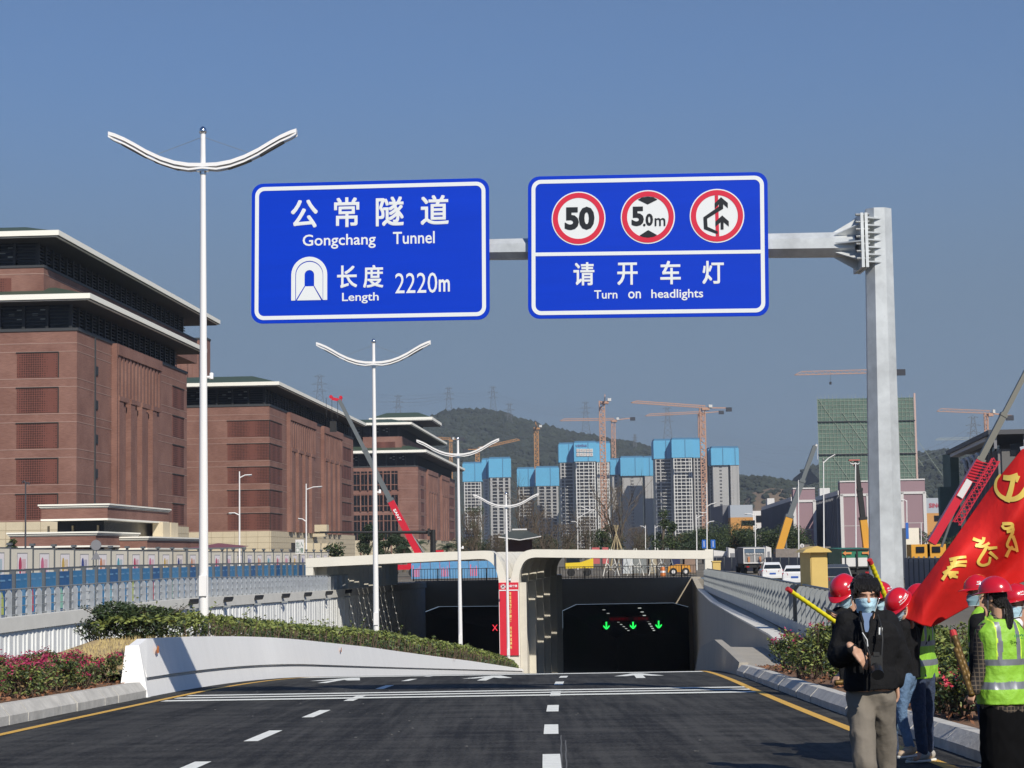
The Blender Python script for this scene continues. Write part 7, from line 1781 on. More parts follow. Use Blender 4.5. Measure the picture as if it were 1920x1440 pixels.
def hand(B, wrist, dirv, palm_n, thumb_side, curl=.5, sc=1.0, spread=.12):
    """palm, four bent fingers and a thumb leaving the side of the palm"""
    d = Vector(dirv).normalized(); n = Vector(palm_n); n = (n - d * n.dot(d)).normalized(); s = d.cross(n).normalized() * thumb_side
    c = Vector(wrist); k1 = .085 * sc
    B.cap(c - d * .03, c + d * .015, .027 * sc, .03 * sc, flat=.72, ax=s)
    for q in (-.024, -.008, .008, .024): B.cap(c + d * .02 + s * q * .7 * sc, c + d * k1 + s * q * 1.15 * sc, .0165 * sc, .0135 * sc, flat=.85, ax=s)
    for j, (q, L) in enumerate(((.030, .070), (.0105, .080), (-.0095, .074), (-.028, .058))):
        p = c + d * k1 + s * q * sc; dd = (d + s * q * spread * 20 * .3).normalized(); cu = curl * (1 + .12 * j)
        for seg, f in enumerate((.44, .31, .25)):
            ang = cu * (.55, 1.0, .8)[seg]; dd = (dd * math.cos(ang) + n * math.sin(ang)).normalized(); q2 = p + dd * L * f * sc; r = (.0098, .0088, .008, .0072)
            B.cap(p, q2, r[seg] * sc, r[seg + 1] * sc); p = q2
    p = c + d * .028 + s * .026 * sc; dd = (d * .62 + s * .75 + n * .35).normalized()
    for seg, L in enumerate((.042, .033, .026)):
        q2 = p + dd * L * sc; B.cap(p, q2, (.0135, .0112, .0102)[seg] * sc, (.0112, .0102, .0085)[seg] * sc); p = q2; dd = (dd + d * .45 + n * .2 * curl).normalized()
def rotm(yaw, pitch, roll=0):
    """head axes: yaw 0 looks at the camera (-Y), positive towards the picture's right; pitch positive looks down"""
    f = Vector((math.sin(yaw) * math.cos(pitch), -math.cos(yaw) * math.cos(pitch), -math.sin(pitch)))
    r = Vector((math.cos(yaw), math.sin(yaw), 0)); u = r.cross(f) * -1
    u = f.cross(r); u = u if u.z > 0 else -u
    r = (r * math.cos(roll) + u * math.sin(roll)).normalized(); u = (u - r * u.dot(r)).normalized()
    return Matrix((r, f, u)).transposed()       # columns: side, front, up
def head_parts(B, c, Rm, s=1.0):
    L = lambda x, y, z: c + Rm @ Vector((x, y, z)) * s
    B.ell(L(0, -.012, .028), (.076 * s, .094 * s, .088 * s), Rm); B.ell(L(0, .018, -.028), (.062 * s, .072 * s, .078 * s), Rm); B.ell(L(0, .045, -.075), (.036 * s, .036 * s, .028 * s), Rm)
    B.ell(L(0, .072, .018), (.052 * s, .022 * s, .012 * s), Rm)                       # brow
    B.ell(L(.036, .066, -.018), (.02 * s, .018 * s, .014 * s), Rm); B.ell(L(-.036, .066, -.018), (.02 * s, .018 * s, .014 * s), Rm)
    B.cap(L(0, .086, .004), L(0, .104, -.03), .009 * s, .014 * s); B.ell(L(.011, .092, -.034), (.008 * s,) * 3); B.ell(L(-.011, .092, -.034), (.008 * s,) * 3)
    B.ell(L(0, .088, -.06), (.022 * s, .011 * s, .008 * s), Rm)
    for e in (-1, 1): B.ell(L(e * .078, -.005, -.008), (.009 * s, .019 * s, .031 * s), Rm)
def mask_obj(c, Rm, par, s=1.0, m=None):
    L = lambda x, y, z: c + Rm @ Vector((x, y, z)) * s
    rows = []; 
    for j in range(11):
        v = j / 10; row = []
        for i in range(17):
            u = i / 16 * 2 - 1; th = u * 1.12; z = -.022 - v * .080 - .010 * (1 - abs(u)) * (v > .9) + .012 * (1 - u * u) * (1 - v) ** 2
            rad = .103 + .016 * math.sin(math.pi * min(1, v * 1.1)) * (1 - u * u) - .022 * v * abs(u)
            pl = .0035 * math.sin(v * 5 * math.pi) * (1 - abs(u) ** 3)
            w = .085 - .02 * v
            row.append(L(math.sin(th) * w * .95, math.cos(th) * (rad + pl) - .002 - (.0) - .022 * (1 - math.cos(th)) * 1.2, z * (1 + .0) - .008 * abs(u) * (v - .3)))
        rows.append(row)
    mb = MB(); mb.loft(rows); o = mb.build('mask', m or m_mask, par, smooth=True)
    mb = MB(); mb.path(rows[0], .0022, 5); mb.path(rows[-1], .0018, 5)
    for k in (0, 16):
        e = -1 if k == 0 else 1
        for r_ in (rows[0][k], rows[-1][k]): mb.path([r_, L(e * .086, .025, -.02), L(e * .09, -.018, .006)], .0018, 4)
    mb.build('ear_loop', m_mskw, o)
def helmet(c, Rm, par, s=1.0, txt='中交一公局集团', side=1, label=None):
    L = lambda x, y, z: c + Rm @ Vector((x, y, z)) * s
    rows = []; n = 40
    def dome(th, ph):
        rx, ry, rz = .122, .142, .125
        x = rx * math.cos(th) * math.cos(ph); y = -.012 + ry * math.sin(th) * math.cos(ph); z = .052 + rz * math.sin(ph)
        rg = .006 * math.exp(-((x / .028) ** 2)) * (1 if math.sin(ph) > .25 else 0)
        return x, y, z + rg
    for j in range(13): ph = math.pi / 2 * j / 12.6; rows.append([L(*dome(2 * math.pi * k / n, ph)) for k in range(n)])
    mb = MB(); mb.loft(rows, close=True); mb.poly(rows[-1])
    brim = []
    for rr, dz in ((0, 0), (.014, -.004), (.016, -.009), (0, -.007)):
        brim.append([L((.122 + rr) * math.cos(t), -.012 + (.142 + rr) * math.sin(t) + (.05 * max(0, math.sin(t)) ** 3 if rr else 0), .052 + dz - (.012 * max(0, math.sin(t)) ** 2 if rr else 0)) for t in [2 * math.pi * k / n for k in range(n)]])
    mb.loft(brim, close=True); h = mb.build('helmet', m_helm, par, smooth=True)
    if label: h['label'] = label
    def P(u, v, off=.004):
        th = -u / .135 + (0 if side > 0 else math.pi); ph = v / .125; x, y, z = dome(th, ph); return L(x * (1 + off / .12), y * (1 + off / .12), z + off * .5)
    def flat(s_, u0, v0, u1, v1):
        vs, fs = glyphs(s_, .02); mb.add([P((u0 + (u1 - u0) * a), v0 + (v1 - v0) * b) for a, b in vs], fs)
    mb = MB()
    flat(txt, -.07 if side > 0 else .07, .05, .07 if side > 0 else -.07, .073)
    if side < 0: pass
    mb.loft([[P(-.075 + .15 * i / 14, .036) for i in range(15)], [P(-.075 + .15 * i / 14, .041) for i in range(15)]]); mb.build('lettering', m_wht, h)
    mb = MB()
    for e in (-1, 1): mb.path([L(e * .1, 0, .05), L(e * .088, .02, -.03), L(e * .05, .045, -.1), L(0, .055, -.112)], .004, 5)
    mb.build('chin_strap', m_gside, h)
    return h
def short_hair(c, Rm, par, seed=1, fringe=True, s=1.0):
    random.seed(seed); L = lambda x, y, z: c + Rm @ Vector((x, y, z)) * s
    B = Body(); B.ell(L(0, -.022, .045), (.087 * s, .1 * s, .09 * s), Rm); B.ell(L(0, -.05, .0), (.082 * s, .066 * s, .085 * s), Rm)
    for i in range(120):
        t = random.uniform(0, 2 * math.pi); e = random.uniform(.15, 1.4); p = (.084 * math.cos(t) * math.cos(e), -.02 + .097 * math.sin(t) * math.cos(e), .045 + .088 * math.sin(e))
        q = (p[0] * 1.07 + random.uniform(-.01, .01), p[1] * 1.05 + .012, p[2] - .022 + random.uniform(-.014, .01)); B.cap(L(*p), L(*q), .0095 * s, .004 * s)
    if fringe:
        for i in range(46):
            x = -.08 + .16 * i / 45 + random.uniform(-.004, .004); y = .070 - 3.4 * x * x; B.cap(L(x * .8, y * .7, .105), L(x, y + .006, .07), .011 * s, .009 * s)
            B.cap(L(x, y + .006, .072), L(x * 1.04 + random.uniform(-.014, .014), y + .013 + random.uniform(-.003, .003), .046 - random.uniform(0, .032) - 1.2 * abs(x) ** 1.6 * .3), .0075 * s, .0026 * s)
    for e in (-1, 1):
        for k in range(7): B.cap(L(e * .078, -.02 + .011 * k, .04), L(e * .083, -.02 + .011 * k, -.012 + random.uniform(-.012, .01)), .010 * s, .005 * s)
    mesh_obj('hair', B.fuse(.0045, 1), m_hair, par)
def torso_rings(N, Pv, sh, g, lo=0.0, fr=None, hem=0.0, top=True, belly=1.0):
    """N neck base, Pv pelvis centre, sh half shoulder vector, fr front vector"""
    ax = (N - Pv); out = []; S = sh.normalized()
    for t, w, d in ((lo, .165, .125), (.15, .166, .122), (.34, .158, .115), (.55, .168, .118), (.74, .182, .12), (.86, .176, .108), (.93, .14, .09), (1.0, .07, .066)):
        if not top and t > .95: continue
        tt = t; k = (1 + (hem if t < .3 else 0)) * (belly if t < .5 else (1 + belly) / 2 if t < .6 else 1)
        out.append((Pv + ax * tt, S * (w * k + g), fr * (d * k + g)))
    return out
def person(name_label, head, yaw, pitch, N, Pel, shl, shr, ell_, elr, wrl, wrr, hipl, hipr, knl, knr, anl, anr, Y, opts):
    """all joints are (px, py, dy): place in the photograph and depth offset; l / r are the picture's left and right"""
    J = lambda a: at(a[0], a[1], Y + a[2])
    hd, N, Pel = J(head), J(N), J(Pel); shl, shr, ell_, elr, wrl, wrr = map(J, (shl, shr, ell_, elr, wrl, wrr)); hipl, hipr, knl, knr, anl, anr = map(J, (hipl, hipr, knl, knr, anl, anr))
    o = opts; gz = min(anl.z, anr.z) - .09; root = thing('person', name_label, 'person', (Pel.x, Y, gz), o.get('group'))
    Rm = rotm(R(yaw), R(pitch), R(o.get('roll', 0))); by = R(o.get('body_yaw', yaw)); fr = Vector((math.sin(by), -math.cos(by), 0)); sh = (shr - shl) / 2
    hs = o.get('hs', 1.0); lr0 = o.get('lr', (.098, .072, .058))
    B = Body(); head_parts(B, hd, Rm, hs)
    B.cap(hd + Rm @ Vector((0, -.02, -.06)), N + Vector((0, 0, -.02)), .052, .06)
    B.rings(torso_rings(N, Pel, sh, -.03, fr=fr)); B.chain([shl, ell_, wrl], [.045, .036, .026]); B.chain([shr, elr, wrr], [.045, .036, .026])
    for a, b, c in ((hipl, knl, anl), (hipr, knr, anr)):
        B.chain([a, b, c], [min(.075, lr0[0] * .72), min(.05, lr0[1] * .72), .034]); B.cap(c, c + fr * .1 - Vector((0, 0, .05)), .035, .03)
    for w, e, h in ((wrl, ell_, o['hl']), (wrr, elr, o['hr'])):
        hand(B, w, h.get('d') or (w - e), h['n'], h['t'], h.get('c', .5), h.get('s', 1.0))
    mesh_obj('body', B.fuse(.0068, 2), m_skin, root)
    # eyes and brows
    L = lambda x, y, z: hd + Rm @ Vector((x, y, z)) * hs
    mb = MB()
    for e in (-1, 1): mb.path([L(e * .048, .076, -.003), L(e * .034, .085, .0005), L(e * .019, .085, -.003)], [.0012, .0026, .0014], 6)
    mb.build('eyes', m_eye, root); mb = MB()
    for e in (-1, 1): mb.path([L(e * .058, .073, .014), L(e * .038, .089, .0185), L(e * .015, .092, .013)], [.0015, .0032, .002], 6)
    mb.build('eyebrows', m_hair, root)
    # top
    g = o.get('g', .012); B = Body(); secs = torso_rings(N, Pel, sh, g, lo=o.get('hem', -.1), fr=fr, hem=o.get('flare', .05), belly=o.get('belly', 1)); B.rings(secs[:-1] + [(secs[-1][0], secs[-1][1] * .95, secs[-1][2] * .95)])
    B.cap(shl, N - sh * .2, .062, .05); B.cap(shr, N + sh * .2, .062, .05)
    ar = o.get('ar', (.068, .056, .046)); B.chain([shl, ell_, wrl.lerp(ell_, .1)], ar); B.chain([shr, elr, wrr.lerp(elr, .1)], ar)
    if o.get('collar'): B.cap(N + Vector((-.05, .02, .0)), N + Vector((-.045, .03, .05)), .03, .02); B.cap(N + Vector((.05, .02, .0)), N + Vector((.045, .03, .05)), .03, .02); B.cap(N + Vector((-.045, .05, .03)), N + Vector((.045, .05, .03)), .03, .03)
    top = mesh_obj(o.get('top', 'jacket'), B.fuse(.009, 3, .02, 6.5, (1, 1, .55), Y), o['mt'], root)
    # trousers
    B = Body(); lr = o.get('lr', (.098, .072, .058)); S_ = sh.normalized(); B.ell((hipl + hipr) / 2 + Vector((0, 0, .03)), (min((hipr - hipl).length / 2, .09) + lr[0] * .85, lr[0] * 1.08, .13), Matrix((S_, S_.cross(Vector((0, 0, 1))), Vector((0, 0, 1)))).transposed())
    for a, b, c in ((hipl, knl, anl), (hipr, knr, anr)): B.chain([a + Vector((0, 0, .02)), b, c + Vector((0, 0, .02))], lr)
    if o.get('skirt'): B = Body(); B.rings([(Pel + Vector((0, 0, .12)), sh.normalized() * .17, fr * .13), (Pel + Vector((0, 0, -.05)), sh.normalized() * .205, fr * .16), (Pel + Vector((0, 0, -.4)), sh.normalized() * .215, fr * .18), (Vector((Pel.x, Y, gz + .12)), sh.normalized() * .2, fr * .19)])
    mesh_obj('skirt' if o.get('skirt') else 'trousers', B.fuse(.009, 3, .010, 9, (1, 1, .7), Y + 5), o['mp'], root)
    for a in (anl, anr):
        sd = Vector((math.sin(R(o.get('foot', yaw))), -math.cos(R(o.get('foot', yaw))), 0)); B = Body()
        B.cap(a + Vector((0, 0, -.02)) - sd * .03, a + sd * .14 + Vector((0, 0, -.055)), .05, .036); B.cap(a + Vector((0, 0, .03)), a + Vector((0, 0, -.02)), .046, .048)
        f = mesh_obj('shoe', B.fuse(.008, 2), o.get('ms', m_shoeg), root)
        B = Body(); b_ = a.copy(); b_.z = a.z - .078; sx = sd.cross(Vector((0, 0, 1))); B.rings([(b_ + sd * t, sx * w, Vector((0, 0, .016))) for t, w in ((-.085, .02), (-.07, .038), (0, .043), (.1, .047), (.16, .036), (.185, .015))]); mesh_obj('sole', B.fuse(.007, 1), m_sole, f)
    if o.get('vest'):
        B = Body(); secs = torso_rings(N, Pel, sh, g + .022, lo=o.get('vhem', -.12), fr=fr, hem=.14); B.rings(secs)
        B.cap(shl.lerp(N, .22), N - sh * .3, .066, .05); B.cap(shr.lerp(N, .22), N + sh * .3, .066, .05)
        vf = B.fuse(.0085, 3, .008, 9, (1, 1, .7), Y); z0 = (Pel + (N - Pel) * o.get('vhem', -.12)).z; S = sh.normalized(); zt = (Pel + (N - Pel) * .97).z
        def band(p):
            h = p.z - z0; q = (p - N).dot(S)
            return .13 < h < .19 or .32 < h < .375 or (h > .375 and .065 < abs(q) < .108 and p.z < zt - .0)
        def pip(p): h = p.z - z0; q = abs((p - N).dot(S)); return (not band(p)) and h > .375 and (.108 <= q < .118)
        neck = lambda p: (p - N).length < .085 and p.z > N.z - .09
        v = mesh_obj('vest', vf, m_lime, root, lambda p: not band(p) and not pip(p) and not neck(p)); mesh_obj('reflective_tape', vf, m_refl, v, lambda p: band(p) and not neck(p)); mesh_obj('piping', vf, m_piping, v, lambda p: pip(p) and not neck(p))
        if o.get('print'):
            a, b, w = o['print']; c = J(a); mb = MB(); text(mb, b, lambda u, v_: Vector((c.x + u, c.y, c.z + v_)), -w, -.02, w, .02, .02); mb.build('vest_print', mat('vest_green_print', (.01, .18, .06), .6), v)
    if o.get('helmet') is not None: helmet(hd, Rm, root, hs, side=o['helmet'])
    if o.get('hair'): short_hair(hd, Rm, root, o['hair'], o.get('fringe', True), hs)
    if o.get('mask', True): mask_obj(hd, Rm, root, hs, o.get('mm'))
    return root, hd, Rm, fr, sh, top
up = (0, 0, 1)
H0 = dict(n=(0, 1, 0), t=1, c=.5)
CG2 = 'people standing at the roadside with red helmets'
# man in black with the camera
A, hd, Rm, fr, sh, top = person('man in a black jacket and blue mask with a camera at his waist', (1622, 1116, 0), 2, 4, (1626, 1158, .03), (1632, 1296, .05), (1588, 1168, .03), (1664, 1166, .03), (1570, 1233, .03), (1687, 1232, .08), (1600, 1217, -.19), (1680, 1281, .06),
    (1612, 1312, .05), (1653, 1312, .05), (1622, 1434, -.14), (1660, 1436, .2), (1632, 1566, -.02), (1656, 1556, .5), 12.4,
    dict(hl=dict(d=(.085, -.02, -.10), n=(-.2, .6, -.4), t=1, c=.38), hr=dict(d=(.0, -.0, -1), n=(-.9, -.2, 0), t=1, c=.5), mt=m_jkt, mp=m_trs, hair=4, collar=True, g=.03, ar=(.075, .067, .052), lr=(.092, .074, .062), hem=.02, flare=.08, belly=.8, foot=0, body_yaw=0))
q = lambda px, py, dy: at(px, py, 12.4 + dy)
mb = MB(); mb.poly([q(1616, 1149, -.115), q(1636, 1149, -.115), q(1629, 1185, -.165), q(1622, 1185, -.165)]); mb.build('shirt_front', m_blut, A)
mb = MB()
for x0, x1 in ((1613, 1621), (1637, 1629)): mb.path([q(x0, 1147, -.09), q((x0 + x1) / 2, 1165, -.14), q(x1, 1188, -.175), q(x1 + 1, 1240, -.19), q(x1 + 1, 1296, -.185)], [.012, .011, .009, .008, .008], 6)
mb.build('jacket_front_edge', m_jkt, A)
mb = MB(); c = q(1651, 1183, -.175); mb.poly([c + Vector((-.012, 0, -.022)), c + Vector((.012, 0, -.026)), c + Vector((.014, 0, .02)), c + Vector((-.01, 0, .022))]); mb.build('chest_badge', m_mskw, A)
mb = MB(); mb.path([q(1617, 1186, -.185), q(1620, 1191, -.19), q(1626, 1200, -.195), q(1627, 1212, -.195)], .0035, 5); mb.build('lanyard', m_mskw, A)
# camera
cc = q(1642, 1246, -.26); root = thing('camera', 'black camera with a stubby lens hanging by its strap at the walking man', 'camera', cc)
mb = MB(); mb.prism([cc + Vector((x, -.03, z)) for x, z in ((-.035, -.055), (.03, -.055), (.038, -.04), (.038, .05), (.03, .058), (-.03, .058), (-.037, .045))], (0, .06, 0)); mb.build('camera_body', m_blk, root)
mb = MB(); mb.tube(cc + Vector((-.002, -.02, -.015)), cc + Vector((-.005, -.08, -.05)), .034, .035, n=18); mb.tube(cc + Vector((-.005, -.08, -.05)), cc + Vector((-.006, -.095, -.059)), .039, .039, n=18); mb.build('lens', mat('lens_black', (.012, .012, .013), .3), root)
mb = MB(); mb.box(cc.x - .018, cc.y - .035, cc.z + .055, cc.x + .02, cc.y + .02, cc.z + .078); mb.build('viewfinder_hump', m_blk, root)
mb = MB(); mb.path([q(1612, 1152, -.06), q(1614, 1168, -.15), q(1620, 1200, -.2), q(1632, 1232, -.25), cc + Vector((-.03, 0, .05))], .006, 6); mb.path([q(1646, 1153, -.06), q(1652, 1175, -.17), q(1655, 1200, -.2), q(1653, 1232, -.24), cc + Vector((.035, 0, .045))], .006, 6); mb.build('strap', m_blk, root)

S1 = dict(mt=m_jkt, mp=m_denl, group=CG2, hl=dict(H0), hr=dict(H0))
# man bowing over a phone, left
Bp = person('person in a red helmet bowing over a phone behind the man in black', (1583, 1113, 0), -42, 34, (1598, 1143, .08), (1606, 1268, .05), (1574, 1152, .0), (1626, 1152, .15), (1571, 1200, .0), (1632, 1205, .2), (1578, 1158, -.18), (1578, 1262, .0),
    (1612, 1276, .05), (1628, 1276, .1), (1616, 1352, .0), (1634, 1352, .12), (1618, 1434, .05), (1638, 1430, .2), 17.6,
    dict(S1, hl=dict(d=(-.1, -.02, .02), n=(0, 0, 1), t=1, c=.5), hr=dict(d=(-.07, -.06, -.05), n=(.4, .2, -.6), t=-1, c=.7), helmet=1, body_yaw=-30, roll=-4, mp=m_denim))
a = at(1560, 1147, 17.38); r = thing('phone', 'black phone held up by the bowing person in the red helmet', 'phone', a); mb = MB(); mb.hexa([a + Vector(v) for v in ((-.07, -.03, .025), (.055, -.03, -.035), (.06, .04, -.025), (-.065, .04, .035), (-.066, -.03, .033), (.059, -.03, -.027), (.064, .04, -.017), (-.061, .04, .043))]); mb.build('casing', m_blk, r); mb = MB(); mb.poly([a + Vector(v) for v in ((-.06, -.026, .031), (.052, -.026, -.0235), (.057, .036, -.0135), (-.055, .036, .041))]); mb.build('screen', m_eye, r)
# helmet just visible behind the first man
person('person in a bright red helmet mostly hidden behind the man in black', (1652, 1122, 0), -30, 10, (1656, 1150, .05), (1660, 1262, .05), (1632, 1158, .0), (1680, 1158, .1), (1630, 1205, 0), (1684, 1205, .1), (1640, 1180, -.15), (1686, 1250, .1),
    (1650, 1272, .0), (1670, 1272, .1), (1650, 1345, .0), (1672, 1345, .1), (1652, 1418, .0), (1675, 1418, .1), 20.4, dict(S1, helmet=1, body_yaw=-30, mp=m_denim, hl=dict(d=(0, -.1, .1), n=(0, 0, 1), t=1, c=.9)))
# leaning person with the dark red helmet and light jeans
person('person in pale blue jeans and a shaded red helmet leaning under the flag', (1686, 1136, 0), -60, 42, (1703, 1168, .0), (1704, 1262, .05), (1692, 1178, -.12), (1706, 1178, .18), (1690, 1222, -.18), (1708, 1222, .2), (1672, 1250, -.1), (1690, 1250, .25),
    (1694, 1278, -.05), (1706, 1278, .12), (1690, 1342, -.05), (1686, 1338, .12), (1706, 1402, -.05), (1668, 1392, .25), 18.9, dict(S1, helmet=1, body_yaw=-60, foot=-50, ms=m_shoet, lr=(.078, .058, .048), g=.006, ar=(.055, .046, .038), roll=-10))
# vested person in jeans, head behind the flag
person('person in a lime vest and dark jeans whose head is hidden behind the red flag', (1722, 1128, .1), -70, 10, (1727, 1158, .08), (1730, 1256, .05), (1718, 1172, -.14), (1738, 1170, .22), (1713, 1216, -.2), (1744, 1216, .25), (1724, 1172, -.3), (1742, 1255, .3),
    (1718, 1272, -.03), (1738, 1272, .12), (1724, 1345, -.05), (1738, 1345, .1), (1730, 1412, -.03), (1740, 1410, .16), 19.4, dict(S1, body_yaw=-62, foot=-75, mp=m_denim, vest=True, helmet=1, hl=dict(d=(-.02, -.02, .1), n=(0, 1, 0), t=1, c=1.0), g=.014, lr=(.09, .068, .056), print=((1748, 1176, -.2), '中交', .05), ar=(.07, .06, .05), vhem=-.16))
# tall person with masked face turned left
person('tall person in a red helmet and lime vest facing left behind the woman in plaid', (1832, 1113, 0), -72, 2, (1840, 1146, .04), (1842, 1262, .05), (1832, 1160, -.16), (1852, 1158, .2), (1830, 1215, -.18), (1856, 1215, .22), (1824, 1262, -.2), (1852, 1262, .2),
    (1846, 1278, -.05), (1862, 1278, .12), (1850, 1355, -.05), (1864, 1355, .1), (1852, 1436, -.03), (1866, 1432, .12), 18.3, dict(S1, helmet=1, body_yaw=-60, vest=True, mp=m_denim, mm=mat('mask_grey_blue', (.22, .34, .4), .8), hl=dict(n=(0, 1, 0), t=1, c=.8)))
# woman in plaid seen from behind
Gp = person('woman in a plaid shirt, lime vest and red helmet with her back half turned', (1864, 1121, 0), -128, 4, (1872, 1160, .0), (1882, 1316, .0), (1845, 1180, -.03), (1902, 1178, .06), (1838, 1245, -.08), (1912, 1250, .1), (1826, 1298, -.1), (1905, 1310, .12),
    (1868, 1330, .0), (1898, 1330, .0), (1868, 1420, .0), (1898, 1420, .0), (1868, 1488, .0), (1898, 1488, .0), 16.2, dict(S1, mt=m_plaid, top='shirt', mp=m_skirt, helmet=-1, body_yaw=-165, vest=True, mask=False, skirt=True, flare=.15, g=.016, foot=-160, hl=dict(d=(-.05, -.02, -.09), n=(.5, .5, 0), t=-1, c=1.3, s=.82), ar=(.072, .06, .05), vhem=-.02, print=((1911, 1193, -.2), '中交', .04), hem=-.12))
root_, hd, Rm = Gp[0], Gp[1], Gp[2]; L = lambda x, y, z: hd + Rm @ Vector((x, y, z)); B = Body(); B.ell(L(0, -.02, .02), (.083, .097, .09), Rm); B.ell(L(0, -.05, -.03), (.07, .06, .07), Rm)
B.chain([L(0, -.1, -.05), L(.01, -.125, -.1), L(.02, -.13, -.17), L(.03, -.12, -.25), L(.035, -.11, -.32)], [.035, .033, .034, .03, .012]); mesh_obj('hair', B.fuse(.007, 2, .006, 30, (1, 1, .2)), m_hair, root_)
# person at the right edge
Hp = person('person in a white shirt, mask and red helmet cut by the right edge', (1906, 1132, 0), -52, 8, (1916, 1166, .05), (1922, 1290, .05), (1896, 1180, -.08), (1938, 1178, .16), (1892, 1235, -.1), (1946, 1238, .2), (1890, 1285, -.15), (1944, 1290, .2),
    (1910, 1305, .0), (1934, 1305, .1), (1910, 1385, .0), (1934, 1385, .1), (1912, 1462, .0), (1936, 1460, .1), 17.3, dict(S1, mt=m_shirtw, top='shirt', helmet=1, body_yaw=-50, vest=True, mp=m_denim))
root_, hd, Rm = Hp[0], Hp[1], Hp[2]; L = lambda x, y, z: hd + Rm @ Vector((x, y, z)); B = Body(); B.ell(L(0, -.03, .02), (.083, .09, .088), Rm); B.ell(L(0, -.06, -.03), (.07, .05, .07), Rm); B.chain([L(0, -.09, -.05), L(0, -.11, -.14), L(.01, -.1, -.24)], [.03, .03, .014]); mesh_obj('hair', B.fuse(.007, 2), m_hair, root_)
for pr in (Bp,):
    root_, hd, Rm = pr[0], pr[1], pr[2]; L = lambda x, y, z: hd + Rm @ Vector((x, y, z)); B = Body(); B.ell(L(0, -.03, .02), (.082, .088, .085), Rm); B.ell(L(0, -.06, -.02), (.074, .05, .06), Rm); mesh_obj('hair', B.fuse(.007, 2), m_hair, root_)

# confetti tubes
m_tub = mat('gold_yellow_foil', (.75, .66, .02), .4, metal=.15); m_tubd = mat('dark_gold_foil', (.12, .07, .015), .45, metal=.3, var=.6, vscale=30); m_redcap = mat('red_cap', (.45, .03, .03), .5)
def tube_prop(label, a, b, m, r=.022, cap=True):
    a, b = at(*a), at(*b); root = thing('confetti_tube', label, 'confetti tube', b, 'bamboo-shaped confetti tubes'); n = 34; pts = [a.lerp(b, k / n) for k in range(n + 1)]
    mb = MB(); mb.path(pts, [r * (1 + .22 * max(0, math.sin(k * 1.55)) ) for k in range(n + 1)], 10); mb.build('tube', m, root, smooth=True)
    if cap: d = (a - b).normalized(); mb = MB(); mb.tube(a - d * .01, a + d * .045, r * 1.15, n=10); mb.build('cap', m_redcap, root)
tube_prop('yellow bamboo-shaped tube slanting up to the left of the bowing person', (1482, 1108, 17.0), (1566, 1166, 17.3), m_tub, .019)
tube_prop('yellow bamboo-shaped tube upright beside the head of the man in black', (1633, 1056, 19.9), (1660, 1119, 20.1), m_tub, .024)
tube_prop('short dull yellow tube in the low hand of the bowing person', (1596, 1278, 17.5), (1566, 1280, 17.45), m_tubd, .022, False)
tube_prop('longer dark gold tube with a red tip held beside the woman in plaid', (1789, 1192, 16.4), (1824, 1292, 16.1), m_tubd, .026)
tube_prop('shorter dark gold tube held beside the woman in plaid', (1792, 1216, 16.3), (1822, 1304, 16.0), m_tubd, .024, False)

# red flag
m_flag = mat('flag_red_silk', (.6, .016, .014), .7, spec=.25, var=.05, vscale=3, bump=.25, bscale=9, stretch=(1, 1, .6)); m_flagy = mat('flag_yellow', (.85, .6, .12), .5)
def Yf(px, py):
    a = (px - 1683) * .60 + (py - 1150) * -.80; b = (px - 1683) * .80 + (py - 1150) * .60; t = a / 60.0
    w = min(1, max(0, (px - 1670) / 60))
    return 18.85 + .2 * math.sin(b / 24 + .5 * math.sin(t) + 2.6) * w + .028 * math.sin(b / 9.5 + t * .5 + 1) + .035 * math.sin(a / 30 + b / 50) + .02 * abs(math.sin(a / 62 + .4))
Ledge = [(1916, 843), (1882, 885), (1850, 925), (1820, 967), (1790, 1010), (1762, 1048), (1735, 1085), (1712, 1115), (1697, 1136), (1683, 1150)]
Bedge = [(1683, 1150), (1700, 1161), (1714, 1166), (1728, 1172), (1745, 1176), (1762, 1168), (1785, 1155), (1812, 1140), (1850, 1120), (1900, 1098), (1960, 1075), (2060, 1045)]
root = thing('flag', 'large red flag with yellow hammer and sickle and brush characters', 'flag', at(2062, 1400, 18.9))
nu, nv = 110, 90; rows = []
for j in range(nv + 1):
    v = j / nv; i = v * (len(Ledge) - 1); k = min(int(i), len(Ledge) - 2); f = i - k; lx = Ledge[k][0] + (Ledge[k + 1][0] - Ledge[k][0]) * f; ly = Ledge[k][1] + (Ledge[k + 1][1] - Ledge[k][1]) * f
    row = []
    for u_ in range(nu + 1):
        u = u_ / nu; i = u * (len(Bedge) - 1); k = min(int(i), len(Bedge) - 2); f = i - k; bx = Bedge[k][0] + (Bedge[k + 1][0] - Bedge[k][0]) * f; by_ = Bedge[k][1] + (Bedge[k + 1][1] - Bedge[k][1]) * f
        tx, ty = 1916 + (2060 - 1916) * u, 843 - 45 * u; rx, ry = 2060, 798 + (1045 - 798) * v
        px = (1 - v) * tx + v * bx + (1 - u) * lx + u * rx - ((1 - u) * (1 - v) * 1916 + u * (1 - v) * 2060 + (1 - u) * v * 1683 + u * v * 2060)
        py = (1 - v) * ty + v * by_ + (1 - u) * ly + u * ry - ((1 - u) * (1 - v) * 843 + u * (1 - v) * 798 + (1 - u) * v * 1150 + u * v * 1045)
        row.append(at(px, py, Yf(px, py)))
    rows.append(row)
mb = MB(); mb.loft(rows); cl = mb.build('cloth', m_flag, root, smooth=True)
mod = cl.modifiers.new('thickness', 'SOLIDIFY'); mod.thickness = .004; mod.offset = 1 if 0 else -1
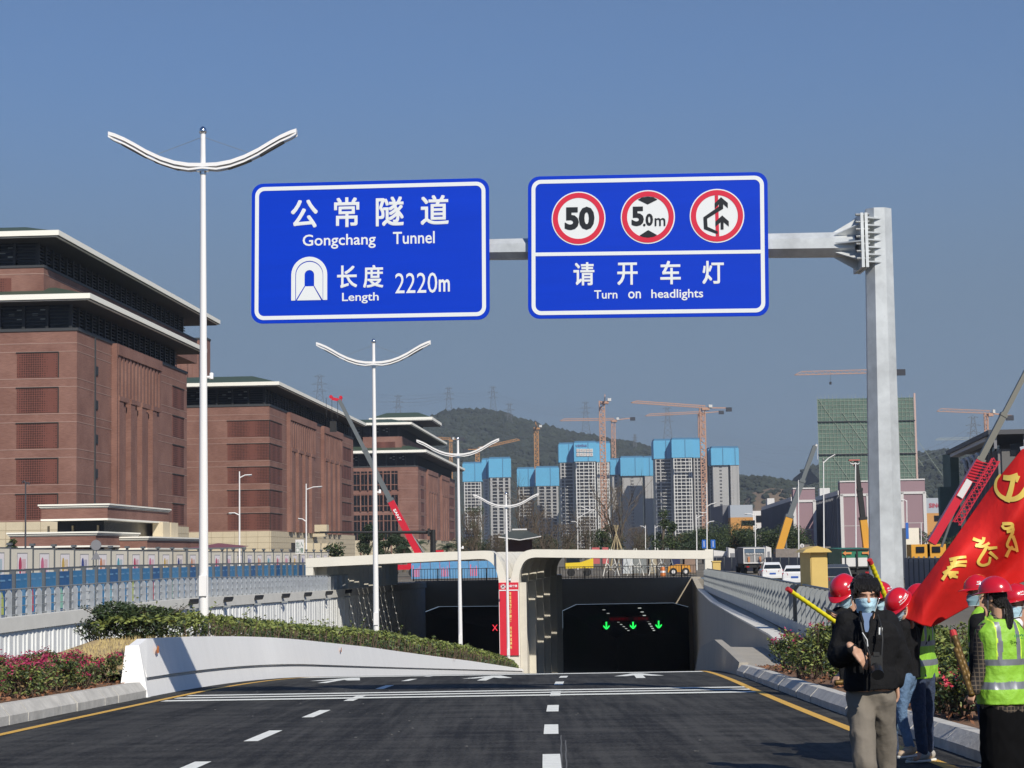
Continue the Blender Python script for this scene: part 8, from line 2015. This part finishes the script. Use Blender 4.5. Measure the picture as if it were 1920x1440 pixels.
def stroke(mb, pts, w0, w1=None, n=10):
    w1 = w1 or w0; S = smooth_pts([(x, y) for x, y in pts], n) if len(pts) > 2 else resample(pts, n); a = []; b = []
    for k, (x, y) in enumerate(S):
        x0, y0 = S[max(0, k - 1)]; x1, y1 = S[min(len(S) - 1, k + 1)]; dx, dy = x1 - x0, y1 - y0; l = math.hypot(dx, dy) or 1; t = k / (len(S) - 1); w = (w0 + (w1 - w0) * t) / 2
        for o, s_ in ((a, 1), (b, -1)): X, Y_ = x - dy / l * w * s_, y + dx / l * w * s_; o.append(at(X, Y_, Yf(X, Y_) - .018))
    mb.loft([a, b])
mb = MB()
stroke(mb, [(1876, 889), (1868, 901), (1867, 916), (1875, 929), (1889, 936), (1904, 935), (1916, 928), (1926, 915)], 3.5, 12)
stroke(mb, [(1881, 895), (1894, 896), (1909, 892)], 9, 12); stroke(mb, [(1909, 892), (1906, 904)], 8, 4); stroke(mb, [(1900, 897), (1895, 920), (1888, 941)], 8.5, 11)
mb.build('emblem', m_flagy, cl)
Z = lambda x, y: (1660 + x / 3.788, 800 + y / 3.788)
for chs in ([[(830, 690), (895, 690), (900, 712), (850, 724), (828, 700)], [(862, 745), (905, 745), (880, 800), (868, 850), (930, 875)], [(905, 775), (925, 830), (938, 890)], [(858, 925), (880, 880), (905, 850)], [(900, 700), (912, 740)]],
            [[(622, 795), (665, 810), (700, 815)], [(700, 785), (690, 820), (640, 850)], [(640, 840), (690, 850), (740, 825)], [(725, 845), (700, 890), (675, 930), (660, 965), (690, 985), (735, 970), (745, 925)], [(730, 865), (795, 858)], [(740, 890), (770, 915), (797, 940)]],
            [[(455, 945), (520, 930), (575, 925)], [(462, 975), (520, 962), (580, 958)], [(440, 1005), (510, 985), (575, 988)], [(500, 935), (470, 1000), (410, 1040)], [(425, 1035), (470, 1035), (520, 1035)], [(405, 1088), (430, 1050), (450, 1020)], [(450, 1045), (480, 1060), (515, 1070)], [(455, 1070), (500, 1045)]]):
    mb = MB()
    for st in chs: stroke(mb, [Z(*p) for p in st], 6.4, 4.6, 5)
    mb.build('brush_character', m_flagy, cl)
p0 = at(2062, 770, 18.9); p1 = at(2062, 1418, 18.9); mb = MB(); mb.tube(p1, p0, .018, n=10, cap=True); mb.build('pole', m_trim, root)
mb = MB(); e = [at(px, py, Yf(px, py) - .01) for px, py in ((1912, 838), (1921, 836), (1940, 880), (1932, 905), (1924, 880))]; mb.poly(e); mb.build('white_sleeve', m_wht, cl)
